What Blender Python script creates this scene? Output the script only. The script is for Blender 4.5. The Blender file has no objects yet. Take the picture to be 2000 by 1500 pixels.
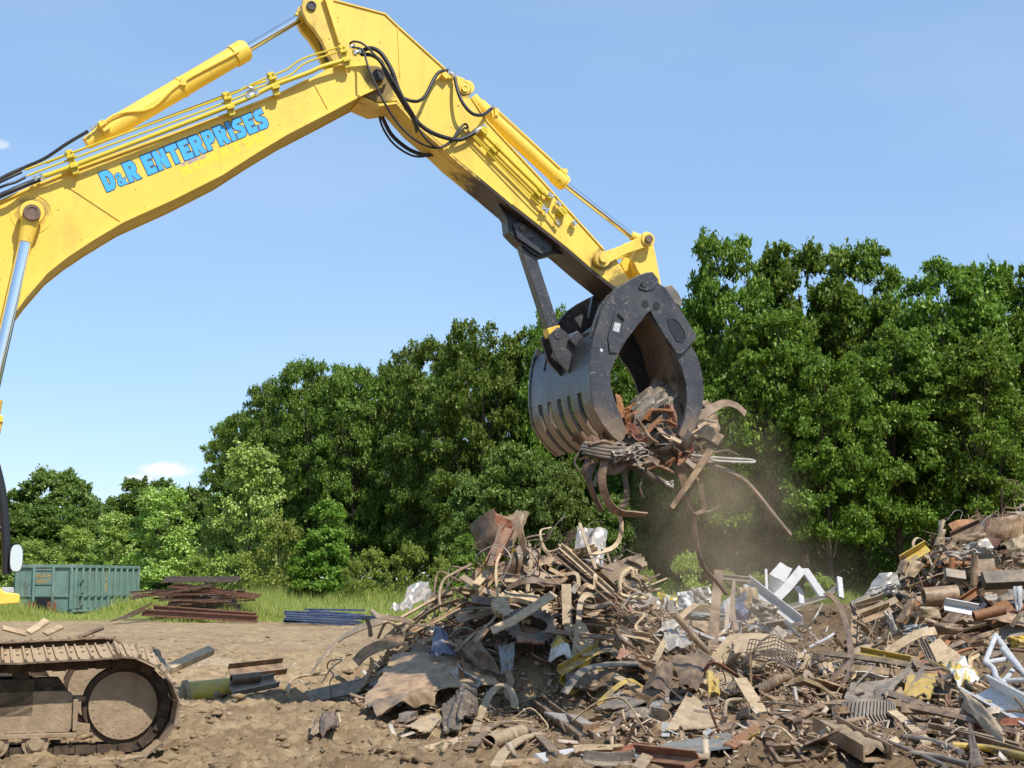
import bpy, bmesh, math, random
import numpy as np
from mathutils import Vector, Matrix, Quaternion
RND = random.Random(7)
NPR = np.random.default_rng(11)
scene = bpy.context.scene
COL = scene.collection
PI = math.pi
# ---------------------------------------------------------------- camera model (pixels of the 2000x1500 photograph)
F, EYE = 2900.0, 1.7
TH = math.atan(385 / F)
CT, ST = math.cos(TH), math.sin(TH)
def ray(px, py):
    v = 750.0 - py
    return Vector((px - 1000.0, F * CT - v * ST, F * ST + v * CT))
def P(px, py, d):
    r = ray(px, py); t = d / r.y
    return Vector((r.x * t, d, EYE + r.z * t))
def proj(p):
    x, y, z = p[0], p[1], p[2] - EYE
    f = y * CT + z * ST
    return (1000 + F * x / f, 750 - F * (-y * ST + z * CT) / f)
# ---------------------------------------------------------------- noise and terrain
_T = NPR.random((256, 256))
def vnoise(x, y, s=0):
    x = np.asarray(x, float) + s * 17.3; y = np.asarray(y, float) + s * 31.7
    xi = np.floor(x).astype(int); yi = np.floor(y).astype(int)
    u = x - xi; v = y - yi
    u = u * u * (3 - 2 * u); v = v * v * (3 - 2 * v)
    a = _T[xi % 256, yi % 256]; b = _T[(xi + 1) % 256, yi % 256]
    c = _T[xi % 256, (yi + 1) % 256]; d = _T[(xi + 1) % 256, (yi + 1) % 256]
    return (a * (1 - u) + b * u) * (1 - v) + (c * (1 - u) + d * u) * v - 0.5
def sstep(a, b, x):
    t = np.clip((np.asarray(x, float) - a) / (b - a), 0, 1)
    return t * t * (3 - 2 * t)
def heap(x, y, cx, cy, rx, ry, h, p=1.2):
    r2 = ((x - cx) / rx) ** 2 + ((y - cy) / ry) ** 2
    return h * np.clip(1 - r2, 0, 1) ** p
def terrain_shape(x, y):
    x = np.asarray(x, float); y = np.asarray(y, float)
    h = 0.2 * sstep(50, 60, y) + 0.55 * sstep(58, 70, y)
    h = h + sstep(0.5, 4.0, x) * sstep(15, 29, y) * (1 - sstep(36, 46, y)) * 0.62
    h = h + 0.5 * sstep(1.2, 3, x) * np.exp(-((y - 32.5) / 2.2) ** 2)
    h = h + heap(x, y, 0.55, 22.4, 3.1, 3.2, 1.45)
    h = h + heap(x, y, 0.7, 22.6, 1.6, 1.8, 0.3)
    h = h + heap(x, y, 10.9, 28.6, 4.4, 3.3, 2.0, 1.0)
    # soil bank on the left flank of the central heap
    ax, ay, bx, by = -3.3, 22.3, -1.2, 23.6
    t = np.clip(((x - ax) * (bx - ax) + (y - ay) * (by - ay)) / ((bx - ax) ** 2 + (by - ay) ** 2), 0, 1)
    dd = np.hypot(x - ax - t * (bx - ax), y - ay - t * (by - ay))
    h = np.maximum(h, (0.12 + 0.5 * t) * np.clip(1 - dd / 0.75, 0, 1))
    return h
def terrain(x, y):
    x = np.asarray(x, float); y = np.asarray(y, float)
    h = terrain_shape(x, y)
    near = 1 - sstep(45, 60, y)
    h = h + near * (0.10 * vnoise(x * .7, y * .7, 1) + 0.09 * vnoise(x * 2.1, y * 2.1, 2))
    h = h + near * 0.20 * vnoise(x * .16, y * .8, 6) * sstep(23, 28, y) * (1 - sstep(-1.5, .5, x))
    return h
def terrain_fine(x, y):
    near = 1 - sstep(45, 60, y)
    n = vnoise(x * 6.1 + .8 * vnoise(x * 3, y * 3, 9), y * 5.2, 3); m = vnoise(x * 13.7 + 2 * n, y * 12.3, 4); k = vnoise(x * 23 + 3 * m, y * 23, 5)
    clod = np.clip(np.abs(m) - .06, 0, 1) * 0.17 + np.clip(k - .02, 0, 1) * 0.085
    return terrain(x, y) + near * (0.07 * n + clod)
def tz(x, y): return float(terrain(x, y))
def hit(px, py, lift=0.0, d1=70.0):
    r = ray(px, py); d = 11.0
    while d < d1:
        t = d / r.y; z = EYE + r.z * t
        if z <= tz(r.x * t, d) + lift: break
        d += 0.06
    else: return None
    t = d / r.y
    return Vector((r.x * t, d, EYE + r.z * t))
# ---------------------------------------------------------------- mesh building
def circle(r, n=12, ph=0.0):
    return [(r * math.cos(2 * PI * i / n + ph), r * math.sin(2 * PI * i / n + ph)) for i in range(n)]
def catmull(pts, n=6):
    pts = [Vector(p) for p in pts]
    if len(pts) < 3: 
        return [pts[0].lerp(pts[1], i / n) for i in range(n + 1)]
    out = []
    for i in range(len(pts) - 1):
        p0 = pts[i - 1] if i else pts[0] * 2 - pts[1]
        p1, p2 = pts[i], pts[i + 1]
        p3 = pts[i + 2] if i + 2 < len(pts) else pts[-1] * 2 - pts[-2]
        for k in range(n):
            t = k / n
            out.append(0.5 * ((2 * p1) + (p2 - p0) * t + (2 * p0 - 5 * p1 + 4 * p2 - p3) * t * t + (3 * p1 - p0 - 3 * p2 + p3) * t ** 3))
    out.append(pts[-1]); return out
class MB:
    def __init__(s): s.v = []; s.f = []
    def add(s, vs, fs, M=None):
        o = len(s.v)
        s.v += [tuple(M @ Vector(v)) if M else tuple(v) for v in vs]
        s.f += [[i + o for i in f] for f in fs]; return s
    def prism(s, out, a, b):                       # outline in (x, z), between y = a and y = b
        n = len(out)
        vs = [(p[0], a, p[1]) for p in out] + [(p[0], b, p[1]) for p in out]
        fs = [list(range(n)), list(range(2 * n - 1, n - 1, -1))] + [[i, (i + 1) % n, n + (i + 1) % n, n + i] for i in range(n)]
        return s.add(vs, fs)
    def ring(s, outer, inner, a, b):               # same count, prism with a hole
        n = len(outer)
        vs = [(p[0], a, p[1]) for p in outer] + [(p[0], a, p[1]) for p in inner] + [(p[0], b, p[1]) for p in outer] + [(p[0], b, p[1]) for p in inner]
        fs = []
        for i in range(n):
            j = (i + 1) % n
            fs += [[i, j, n + j, n + i], [2 * n + i, 3 * n + i, 3 * n + j, 2 * n + j], [i, 2 * n + i, 2 * n + j, j], [n + i, n + j, 3 * n + j, 3 * n + i]]
        return s.add(vs, fs)
    def box(s, c, d, M=None):
        x, y, z = d[0] / 2, d[1] / 2, d[2] / 2
        vs = [(c[0] + i * x, c[1] + j * y, c[2] + k * z) for i in (-1, 1) for j in (-1, 1) for k in (-1, 1)]
        return s.add(vs, [[0, 1, 3, 2], [4, 6, 7, 5], [0, 4, 5, 1], [2, 3, 7, 6], [0, 2, 6, 4], [1, 5, 7, 3]], M)
    def sweep(s, prof, path, ref=(0, 0, 1), twist=0.0, closed=True, caps=True, scale=None):
        path = [Vector(p) for p in path]; n = len(path); m = len(prof); vs = []
        ref = Vector(ref); N = None
        for i, p in enumerate(path):
            T = (path[min(i + 1, n - 1)] - path[max(i - 1, 0)])
            T = T.normalized() if T.length > 1e-9 else Vector((1, 0, 0))
            base = N if N is not None else ref
            N = base - T * base.dot(T)
            if N.length < 1e-4: N = T.orthogonal()
            N.normalize()
            B = T.cross(N); a = twist * i / max(1, n - 1)
            N2 = N * math.cos(a) + B * math.sin(a); B2 = T.cross(N2)
            k = scale(i / max(1, n - 1)) if scale else 1.0
            vs += [tuple(p + B2 * (q[0] * k) + N2 * (q[1] * k)) for q in prof]
        fs = []
        for i in range(n - 1):
            for j in range(m if closed else m - 1):
                k = (j + 1) % m
                fs.append([i * m + j, i * m + k, (i + 1) * m + k, (i + 1) * m + j])
        if caps and closed: fs += [list(range(m - 1, -1, -1)), [(n - 1) * m + j for j in range(m)]]
        return s.add(vs, fs)
    def tube(s, path, r, n=10, scale=None): return s.sweep(circle(r, n), path, (0.13, 0.2, 1), scale=scale)
    def cyl(s, p, q, r, n=20): return s.sweep(circle(r, n), [p, q], (0.13, 0.3, 1))
    def pipe(s, path, r, ri, n=14):                # hollow
        o = len(s.v); k = len(path)
        s.sweep(circle(r, n), path, (0.13, 0.2, 1), caps=False); s.sweep(circle(ri, n), path, (0.13, 0.2, 1), caps=False)
        for e in (0, k - 1):
            for j in range(n):
                a = o + e * n + j; b = o + e * n + (j + 1) % n; c = o + k * n + e * n + j; d = o + k * n + e * n + (j + 1) % n
                s.f.append([a, b, d, c])
        return s
    def sheet(s, grid, t):                         # grid[i][j] of points, thickened along the normals
        n, m = len(grid), len(grid[0]); o = len(s.v); top = []; bot = []
        for i in range(n):
            for j in range(m):
                du = grid[min(i + 1, n - 1)][j] - grid[max(i - 1, 0)][j]
                dv = grid[i][min(j + 1, m - 1)] - grid[i][max(j - 1, 0)]
                N = du.cross(dv); N = N.normalized() if N.length > 1e-9 else Vector((0, 0, 1))
                top.append(tuple(grid[i][j] + N * t / 2)); bot.append(tuple(grid[i][j] - N * t / 2))
        s.v += top + bot; q = n * m
        I = lambda i, j: o + i * m + j
        for i in range(n - 1):
            for j in range(m - 1):
                s.f.append([I(i, j), I(i + 1, j), I(i + 1, j + 1), I(i, j + 1)])
                s.f.append([q + I(i, j), q + I(i, j + 1), q + I(i + 1, j + 1), q + I(i + 1, j)])
        per = [(i, 0) for i in range(n)] + [(n - 1, j) for j in range(1, m)] + [(i, m - 1) for i in range(n - 2, -1, -1)] + [(0, j) for j in range(m - 2, 0, -1)]
        for a, b in zip(per, per[1:] + per[:1]):
            s.f.append([I(*a), I(*b), q + I(*b), q + I(*a)])
        return s
    def build(s, name, mat, parent=None, label=None, ang=38, bevel=0.0):
        me = bpy.data.meshes.new(name); me.from_pydata(s.v, [], s.f)
        bm = bmesh.new(); bm.from_mesh(me)
        bmesh.ops.recalc_face_normals(bm, faces=bm.faces)
        lim = math.radians(ang)
        for f in bm.faces: f.smooth = True
        for e in bm.edges:
            if len(e.link_faces) == 2 and e.calc_face_angle(0) > lim: e.smooth = False
        bm.to_mesh(me); bm.free()
        if mat: me.materials.append(mat)
        o = bpy.data.objects.new(name, me); COL.objects.link(o)
        if parent: o.parent = parent
        if label: o['label'] = label
        if bevel:
            b = o.modifiers.new('bevel', 'BEVEL'); b.width = bevel; b.segments = 2; b.limit_method = 'ANGLE'; b.angle_limit = math.radians(40)
        return o
def empty(name, loc=(0, 0, 0), rz=0.0, parent=None):
    o = bpy.data.objects.new(name, None); COL.objects.link(o)
    o.location = loc; o.rotation_euler = (0, 0, rz); o.empty_display_size = .3
    if parent: o.parent = parent
    return o
def tag(o, label=None, cat=None, group=None, kind=None):
    if label: o['label'] = label
    if cat: o['category'] = cat
    if group: o['group'] = group
    if kind: o['kind'] = kind
    return o
def copy_tree(o, parent=None):
    c = o.copy(); COL.objects.link(c)
    if parent: c.parent = parent
    for ch in list(o.children): copy_tree(ch, c)
    return c
def np_mesh(name, verts, quads, mat, smooth=False):
    me = bpy.data.meshes.new(name); k = quads.shape[1]
    me.vertices.add(len(verts)); me.vertices.foreach_set('co', np.ascontiguousarray(verts, np.float32).ravel())
    me.loops.add(quads.size); me.loops.foreach_set('vertex_index', np.ascontiguousarray(quads, np.int32).ravel())
    me.polygons.add(len(quads)); me.polygons.foreach_set('loop_start', np.arange(0, quads.size, k, dtype=np.int32))
    me.update(calc_edges=True)
    if smooth: me.polygons.foreach_set('use_smooth', np.ones(len(quads), bool))
    if mat: me.materials.append(mat)
    return me
# ---------------------------------------------------------------- materials
class NT:
    def __init__(s, name):
        s.m = bpy.data.materials.new(name); s.m.use_nodes = True; s.t = s.m.node_tree; s.n = s.t.nodes; s.l = s.t.links
        s.b = s.n['Principled BSDF']; s.out = s.n['Material Output']; s.tc = None
    def new(s, t, **k):
        x = s.n.new(t)
        for a, b in k.items(): setattr(x, a, b)
        return x
    def coord(s, k='Object'):
        if not s.tc: s.tc = s.new('ShaderNodeTexCoord')
        return s.tc.outputs[k]
    def noise(s, scale, detail=5, rough=.6, co=None, dist=0, vec_scale=None):
        x = s.new('ShaderNodeTexNoise'); x.inputs['Scale'].default_value = scale; x.inputs['Detail'].default_value = detail
        x.inputs['Roughness'].default_value = rough; x.inputs['Distortion'].default_value = dist
        c = co or s.coord()
        if vec_scale:
            mp = s.new('ShaderNodeMapping'); mp.inputs['Scale'].default_value = vec_scale; s.l.new(c, mp.inputs['Vector']); c = mp.outputs[0]
        s.l.new(c, x.inputs['Vector']); return x.outputs['Fac']
    def ramp(s, fac, stops):
        x = s.new('ShaderNodeValToRGB'); e = x.color_ramp.elements
        while len(e) < len(stops): e.new(0.5)
        for q, (p, c) in zip(e, stops): q.position = p; q.color = (*c, 1) if len(c) == 3 else c
        s.l.new(fac, x.inputs['Fac']); return x.outputs['Color']
    def mix(s, fac, a, b, blend='MIX'):
        x = s.new('ShaderNodeMix', data_type='RGBA', blend_type=blend)
        for sock, v in ((x.inputs[0], fac), (x.inputs[6], a), (x.inputs[7], b)):
            if hasattr(v, 'is_linked'): s.l.new(v, sock)
            else: sock.default_value = v if isinstance(v, (int, float)) else (*v, 1)
        return x.outputs[2]
    def math(s, op, a, b=0.0, clamp=False):
        x = s.new('ShaderNodeMath', operation=op); x.use_clamp = clamp
        for sock, v in zip(x.inputs, (a, b)):
            if hasattr(v, 'is_linked'): s.l.new(v, sock)
            else: sock.default_value = v
        return x.outputs[0]
    def maprange(s, v, a, b, c=0.0, d=1.0):
        x = s.new('ShaderNodeMapRange'); s.l.new(v, x.inputs[0])
        for i, q in enumerate((a, b, c, d)): x.inputs[i + 1].default_value = q
        return x.outputs[0]
    def xyz(s, v):
        x = s.new('ShaderNodeSeparateXYZ'); s.l.new(v, x.inputs[0]); return x.outputs
    def bump(s, h, strength=.4, dist=.02):
        x = s.new('ShaderNodeBump'); x.inputs['Strength'].default_value = strength; x.inputs['Distance'].default_value = dist
        s.l.new(h, x.inputs['Height']); s.l.new(x.outputs[0], s.b.inputs['Normal'])
    def set(s, color=None, rough=None, metal=None, spec=None):
        for k, v in (('Base Color', color), ('Roughness', rough), ('Metallic', metal), ('Specular IOR Level', spec)):
            if v is None: continue
            if hasattr(v, 'is_linked'): s.l.new(v, s.b.inputs[k])
            else: s.b.inputs[k].default_value = (*v, 1) if isinstance(v, tuple) else v
        return s.m
    def rnd(s): return s.new('ShaderNodeObjectInfo').outputs['Random']
    def nz(s):
        return s.xyz(s.new('ShaderNodeNewGeometry').outputs['Normal'])[2]
def metal(name, a, b, dust=.5, rough=.6, met=.0, scale=6.0, dustc=(.40, .285, .17), thr=(.42, .6), var=.35, streak=None):
    t = NT(name)
    n = t.noise(scale, 8, .68, dist=.4)
    c = t.ramp(n, [(thr[0], a), (thr[1], b)])
    c = t.mix(t.math('MULTIPLY', t.maprange(t.noise(scale * 5, 7, .75), .35, .75), .55), c, (.02, .013, .009))
    if met == 0 and not streak and dust >= .4: c = t.mix(t.math('MULTIPLY', t.ramp(t.noise(scale * .8, 8, .75, dist=1.0), [(.57, (0, 0, 0)), (.66, (1, 1, 1))]), .5), c, (.33, .13, .045))
    if streak: c = t.mix(t.ramp(t.noise(scale * .6, 8, .75, dist=.8), [(.52, (0, 0, 0)), (.58, (1, 1, 1))]), c, streak)
    hs = t.new('ShaderNodeHueSaturation'); t.l.new(c, hs.inputs['Color'])
    t.l.new(t.maprange(t.rnd(), 0, 1, 1 - var, 1 + var), hs.inputs['Value'])
    c = hs.outputs[0]
    if dust:
        d = t.math('MULTIPLY', t.maprange(t.nz(), -.1, .8), t.maprange(t.noise(scale * .9, 6, .65), .3, .65), True)
        d = t.math('MULTIPLY', d, dust)
        c = t.mix(d, c, dustc)
    r = t.maprange(n, .3, .7, rough - .15, min(1, rough + .15))
    t.bump(t.noise(scale * 4, 6, .7), .35, .012)
    return t.set(c, r, met, .55)
M = {}
M['rust'] = metal('rusty_steel', (.135, .074, .037), (.42, .28, .155), .45, .52, thr=(.36, .64))
M['tan'] = metal('dusty_steel', (.31, .205, .108), (.60, .455, .275), .45, .58, thr=(.34, .62))
M['brown'] = metal('brown_steel', (.068, .040, .024), (.25, .148, .082), .4, .48, thr=(.38, .66))
M['redrust'] = metal('red_rust_steel', (.20, .065, .035), (.28, .12, .06), .4, .6)
M['orange'] = metal('orange_rust_steel', (.36, .14, .035), (.22, .08, .03), .25, .7)
M['dark'] = metal('dark_oily_steel', (.045, .038, .034), (.10, .075, .055), .5, .5)
M['grey'] = metal('grey_steel', (.20, .175, .15), (.33, .285, .235), .55, .5, .2)
M['silver'] = metal('bright_sheet_metal', (.50, .47, .42), (.62, .59, .54), .5, .42, .35, var=.15)
M['white'] = metal('white_painted_metal', (.56, .57, .58), (.66, .66, .65), .25, .45, 0, var=.1)
M['yellowp'] = metal('chipped_yellow_metal', (.55, .36, .045), (.62, .43, .06), .4, .5, streak=(.20, .16, .11), var=.15)
M['bluep'] = metal('blue_painted_metal', (.06, .10, .20), (.14, .20, .34), .45, .45)
M['paleblue'] = metal('pale_blue_metal', (.20, .26, .29), (.14, .18, .19), .5, .55, streak=(.09, .06, .05))
M['greenhose'] = metal('grey_green_hose', (.16, .18, .13), (.22, .22, .16), .3, .6)
M['yellowwhite'] = metal('yellow_and_white_metal', (.62, .44, .05), (.78, .75, .68), .15, .4, scale=2.2, thr=(.47, .5), var=.1)
COLW = dict(rust='rusty', tan='dusty tan', brown='dark brown', redrust='reddish', orange='orange-rust', dark='blackened', grey='grey', silver='shiny silver',
            white='white', yellowp='yellow', bluep='blue', paleblue='pale blue')
def yellow_paint(name, dirt=.3, grease=None, pins=()):
    t = NT(name)
    n = t.noise(1.3, 5, .6)
    c = t.ramp(n, [(.3, (.81, .535, .06)), (.7, (.86, .60, .088))])
    s = t.noise(3.0, 9, .72, vec_scale=(1, 1, .35))
    c = t.mix(t.math('MULTIPLY', t.maprange(s, .50, .72), dirt), c, (.20, .115, .04))
    fade = t.maprange(t.noise(.7, 6, .6), .42, .68); c = t.mix(t.math('MULTIPLY', fade, .14), c, (.80, .60, .20))
    chips = t.ramp(t.noise(14, 8, .7), [(.645, (0, 0, 0)), (.665, (1, 1, 1))])
    c = t.mix(t.math('MULTIPLY', chips, min(1, dirt * 2.2)), c, (.12, .06, .03))
    if grease:
        x = t.xyz(t.coord())[0]
        g = t.math('ADD', t.maprange(x, grease[0], grease[1]), t.math('MULTIPLY', t.math('SUBTRACT', t.noise(2.2, 8, .7), .5), 1.6))
        c = t.mix(t.ramp(g, [(.35, (0, 0, 0)), (.62, (1, 1, 1))]), c, (.035, .022, .016))
    for (px_, pz_, rad) in pins:                               # old grease smeared round a pin
        x3 = t.xyz(t.coord()); dx = t.math('SUBTRACT', x3[0], px_); dz = t.math('SUBTRACT', x3[2], pz_)
        dd = t.math('SQRT', t.math('ADD', t.math('MULTIPLY', dx, dx), t.math('MULTIPLY', dz, dz)))
        g = t.math('ADD', t.maprange(dd, rad * 1.8, rad * .5), t.math('MULTIPLY', t.math('SUBTRACT', t.noise(5, 8, .75), .5), 1.9))
        c = t.mix(t.math('MULTIPLY', t.ramp(g, [(.42, (0, 0, 0)), (.8, (1, 1, 1))]), .8), c, (.06, .038, .022))
    t.bump(t.noise(25, 3, .5), .04, .01)
    return t.set(c, t.maprange(s, .3, .8, .32, .6), 0, .5)
M['paint'] = yellow_paint('yellow_paint')
M['paint_dirty'] = yellow_paint('worn_yellow_paint', .75)
M['paint_line'] = NT('olive_yellow_paint').set((.60, .46, .03), .4)
def flat(name, c, rough=.5, met=0.0, nz_=.3, sc=8):
    t = NT(name); n = t.noise(sc, 6, .65)
    col = t.mix(t.maprange(n, .3, .7, 0, nz_), c, tuple(x * .45 for x in c))
    return t.set(col, rough, met)
M['chrome'] = flat('chrome_rod', (.85, .86, .88), .12, 1.0, .08, 3)
M['fitting'] = flat('zinc_fitting', (.72, .72, .70), .28, .9, .3, 30)
M['rubber'] = flat('black_rubber', (.022, .022, .024), .5)
M['blackpaint'] = flat('black_paint', (.02, .02, .022), .38)
M['pin'] = flat('steel_pin', (.20, .13, .09), .5, .4, .6, 25)
M['darkpin'] = flat('dark_steel_pin', (.07, .065, .065), .42, .4, .5, 25)
def grapple_mat(name, mudlow):
    t = NT(name)
    n = t.noise(2.4, 8, .7)
    c = t.ramp(n, [(.35, (.030, .031, .038)), (.7, (.066, .065, .070))])
    c = t.mix(t.math('MULTIPLY', t.ramp(t.noise(38, 4, .8), [(.66, (0, 0, 0)), (.70, (1, 1, 1))]), .5), c, (.36, .30, .22))
    # tan scuffs and dried mud toward the tines
    sc = t.ramp(t.noise(11, 9, .80, dist=1.6), [(.56, (0, 0, 0)), (.63, (1, 1, 1))])
    c = t.mix(t.maprange(t.noise(1.7, 7, .7), .45, .7, 0, .24), c, (.20, .17, .14))
    c = t.mix(t.math('MULTIPLY', sc, .62), c, (.33, .27, .2))
    z = t.xyz(t.coord())[2]
    g = t.math('ADD', t.maprange(z, mudlow[1], mudlow[0], 0, 1.25), t.math('MULTIPLY', t.math('SUBTRACT', t.noise(4, 8, .7), .5), 1.5))
    c = t.mix(t.ramp(g, [(.45, (0, 0, 0)), (.95, (.75, .75, .75))]), c, (.26, .175, .105))
    t.bump(t.noise(30, 5, .6), .2, .015)
    return t.set(c, t.maprange(n, .3, .7, .26, .46), .1, .55)
M['grapple'] = grapple_mat('worn_black_grapple_steel', (3.2, 4.0))
M['grapple_in'] = metal('rust_polished_steel', (.23, .155, .10), (.33, .235, .155), .5, .55, .1, scale=3)
def mud_steel():
    t = NT('muddy_track_steel')
    n = t.noise(7, 8, .7)
    c = t.ramp(n, [(.38, (.10, .07, .05)), (.6, (.33, .24, .16))])
    d = t.math('MULTIPLY', t.maprange(t.nz(), .0, .7), .85)
    c = t.mix(d, c, (.43, .315, .20))
    t.bump(t.noise(18, 8, .7), .6, .02)
    return t.set(c, .85, 0, .2)
M['track'] = mud_steel()
def mud(name, a, b):
    t = NT(name); n = t.noise(6, 9, .7)
    t.bump(t.noise(16, 8, .72), .7, .03)
    return t.set(t.ramp(n, [(.35, a), (.65, b)]), .95, 0, .1)
M['mud'] = mud('dried_mud', (.25, .18, .115), (.37, .275, .18))
M['mud_shade'] = mud('dark_shaded_mud', (.05, .036, .026), (.12, .085, .058))  # dark mud whose tone also carries the shade inside the track
# ---------------------------------------------------------------- ground: one polar sheet out to the horizon
def ground_mat():
    t = NT('dirt_ground')
    pos = t.new('ShaderNodeNewGeometry').outputs['Position']
    n1 = t.noise(.5, 8, .65, pos); n2 = t.noise(3.5, 9, .7, pos); n3 = t.noise(22, 8, .7, pos)
    c = t.ramp(n2, [(.3, (.225, .152, .08)), (.48, (.35, .248, .14)), (.70, (.49, .375, .225))])
    c = t.mix(t.math('MULTIPLY', t.maprange(n1, .4, .62), .45), c, (.17, .11, .068))
    c = t.mix(t.math('MULTIPLY', t.maprange(n3, .52, .75), .6), c, (.44, .34, .23))
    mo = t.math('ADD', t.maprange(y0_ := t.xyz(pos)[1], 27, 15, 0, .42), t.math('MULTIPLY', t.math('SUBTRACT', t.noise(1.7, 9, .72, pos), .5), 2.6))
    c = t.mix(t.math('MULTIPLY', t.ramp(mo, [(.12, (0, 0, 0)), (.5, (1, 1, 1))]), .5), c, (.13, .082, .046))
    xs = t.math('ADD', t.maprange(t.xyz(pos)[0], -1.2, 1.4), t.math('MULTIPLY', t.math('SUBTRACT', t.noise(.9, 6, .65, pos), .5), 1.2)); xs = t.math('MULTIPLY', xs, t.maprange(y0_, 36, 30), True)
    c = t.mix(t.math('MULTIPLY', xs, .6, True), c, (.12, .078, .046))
    peb = t.new('ShaderNodeTexVoronoi'); peb.inputs['Scale'].default_value = 9; t.l.new(pos, peb.inputs['Vector'])
    c = t.mix(t.ramp(peb.outputs['Distance'], [(.05, (.6, .6, .6)), (.09, (0, 0, 0))]), c, (.50, .42, .33))
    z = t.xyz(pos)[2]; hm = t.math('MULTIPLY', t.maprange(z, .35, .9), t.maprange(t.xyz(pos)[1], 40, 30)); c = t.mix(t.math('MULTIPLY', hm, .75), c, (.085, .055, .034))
    y = t.xyz(pos)[1]
    g = t.math('ADD', y, t.math('MULTIPLY', t.math('SUBTRACT', t.noise(.22, 6, .6, pos), .5), 9))
    g = t.math('ADD', g, t.math('MULTIPLY', t.math('SUBTRACT', t.noise(1.6, 6, .6, pos), .5), 5))
    gm = t.maprange(g, 57.5, 60.5)
    grass = t.ramp(n2, [(.3, (.10, .14, .025)), (.7, (.26, .28, .07))])
    c = t.mix(gm, c, grass)
    h = t.math('ADD', t.math('MULTIPLY', n3, .5), n2)
    t.bump(h, .8, .05)
    return t.set(c, .95, 0, .15)
M['ground'] = ground_mat()
def build_ground():
    fine = np.linspace(-.46, .46, 360)
    rest = np.linspace(.46, 2 * PI - .46, 70)[1:-1]
    th = np.concatenate([fine, rest])
    r = [.5, 3, 6, 9, 11]
    a = 12.0
    while a < 34: r.append(a); a += .044
    while a < 4000: r.append(a); a *= 1.022
    r = np.array(r)
    R, T = np.meshgrid(r, th, indexing='ij')
    X = R * np.sin(T); Y = R * np.cos(T)
    Z = np.where(Y > 0, terrain_fine(X, Y), 0)
    v = np.stack([X, Y, Z], -1).reshape(-1, 3); n, m = R.shape
    i, j = np.meshgrid(np.arange(n - 1), np.arange(m), indexing='ij'); k = (j + 1) % m
    q = np.stack([i * m + j, (i + 1) * m + j, (i + 1) * m + k, i * m + k], -1).reshape(-1, 4)
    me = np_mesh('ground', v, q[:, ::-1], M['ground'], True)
    o = bpy.data.objects.new('ground', me); COL.objects.link(o)
    tag(o, kind='structure')
    # closing disc under the viewer
    return o
build_ground()
# loose clods and stones
def build_clods():
    ico = bmesh.new(); bmesh.ops.create_icosphere(ico, subdivisions=1, radius=1)
    bv = np.array([v.co[:] for v in ico.verts]); bf = np.array([[v.index for v in f.verts] for f in ico.faces]); ico.free()
    V = []; Q = []; o = 0
    for _ in range(9000):
        d = 12.5 + 33 * NPR.random() ** 1.7
        x = (NPR.random() * 2 - 1) * d * .4
        s = (.010 + .06 * NPR.random() ** 5)
        vv = bv * (1 + 1.0 * (NPR.random((len(bv), 1)) - .5)) * s * np.array([1 + NPR.random() * .7, 1, .45])
        a = NPR.random() * 6.3; ca, sa = math.cos(a), math.sin(a)
        vv = vv @ np.array([[ca, sa, 0], [-sa, ca, 0], [0, 0, 1]])
        vv = vv + np.array([x, d, float(terrain_fine(x, d)) + s * .25])
        V.append(vv); Q.append(bf + o); o += len(bv)
    me = np_mesh('dirt_clods', np.concatenate(V), np.concatenate(Q), M['ground'])
    ob = bpy.data.objects.new('dirt_clods', me); COL.objects.link(ob)
    tag(ob, 'loose brown dirt clods and pebbles scattered over the bare yard ground', 'dirt', kind='stuff')
build_clods()
# ---------------------------------------------------------------- the excavator
A = math.radians(20)
U = Vector((math.cos(A), math.sin(A), 0)); NV = Vector((-math.sin(A), math.cos(A), 0))
_r = ray(240, 1490); _t = (0 - EYE) / _r.z
O = _r * _t + Vector((0, 0, EYE)) + NV * 1.62; O.z = 0          # machine centre line abreast of the front idler
EX = empty('excavator', O, A)
tag(EX, 'yellow tracked excavator with blue company lettering on its boom, holding a black scrap grapple', 'excavator')
def L(px, py, off):
    r = ray(px, py); C = Vector((0, 0, EYE)) - O
    t = (off - NV.dot(C)) / NV.dot(r); p = C + r * t
    return (U.dot(p), p.z)
def L3(px, py, off):
    s, z = L(px, py, off); return (s, off, z + O.z)
def OUT(pts, off): return [L(x, y, off) for x, y in pts]
def arc(c, r, a0, a1, n=8):
    return [(c[0] + r * math.cos(math.radians(a0 + (a1 - a0) * i / n)), c[1] + r * math.sin(math.radians(a0 + (a1 - a0) * i / n))) for i in range(n + 1)]
def disc(mb, px, py, off, r, th, n=24):
    s, z = L(px, py, off); mb.cyl((s, off, z), (s, off + th, z), r, n); return (s, z)
# --- tracks
RT = 0.47; TL = 3.95; ZC = .505
def stadium(r, sag=0.0, n=18, m=10):
    pts = [(r * math.sin(a), ZC + r * math.cos(a)) for a in np.linspace(0, PI, n)]
    pts += [(-TL * i / m, ZC - r) for i in range(1, m)]
    pts += [(-TL - r * math.sin(a), ZC - r * math.cos(a)) for a in np.linspace(0, PI, n)]
    pts += [(-TL + TL * i / m, ZC + r - sag * math.sin(PI * i / m)) for i in range(1, m)]
    return pts
def along(pts, pitch):
    P2 = pts + pts[:1]; out = []; acc = 0; nxt = 0
    for a, b in zip(P2, P2[1:]):
        d = math.hypot(b[0] - a[0], b[1] - a[1])
        while nxt < acc + d:
            t = (nxt - acc) / d; out.append((a[0] + (b[0] - a[0]) * t, a[1] + (b[1] - a[1]) * t, math.atan2(b[1] - a[1], b[0] - a[0]))); nxt += pitch
        acc += d
    return out
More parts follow.
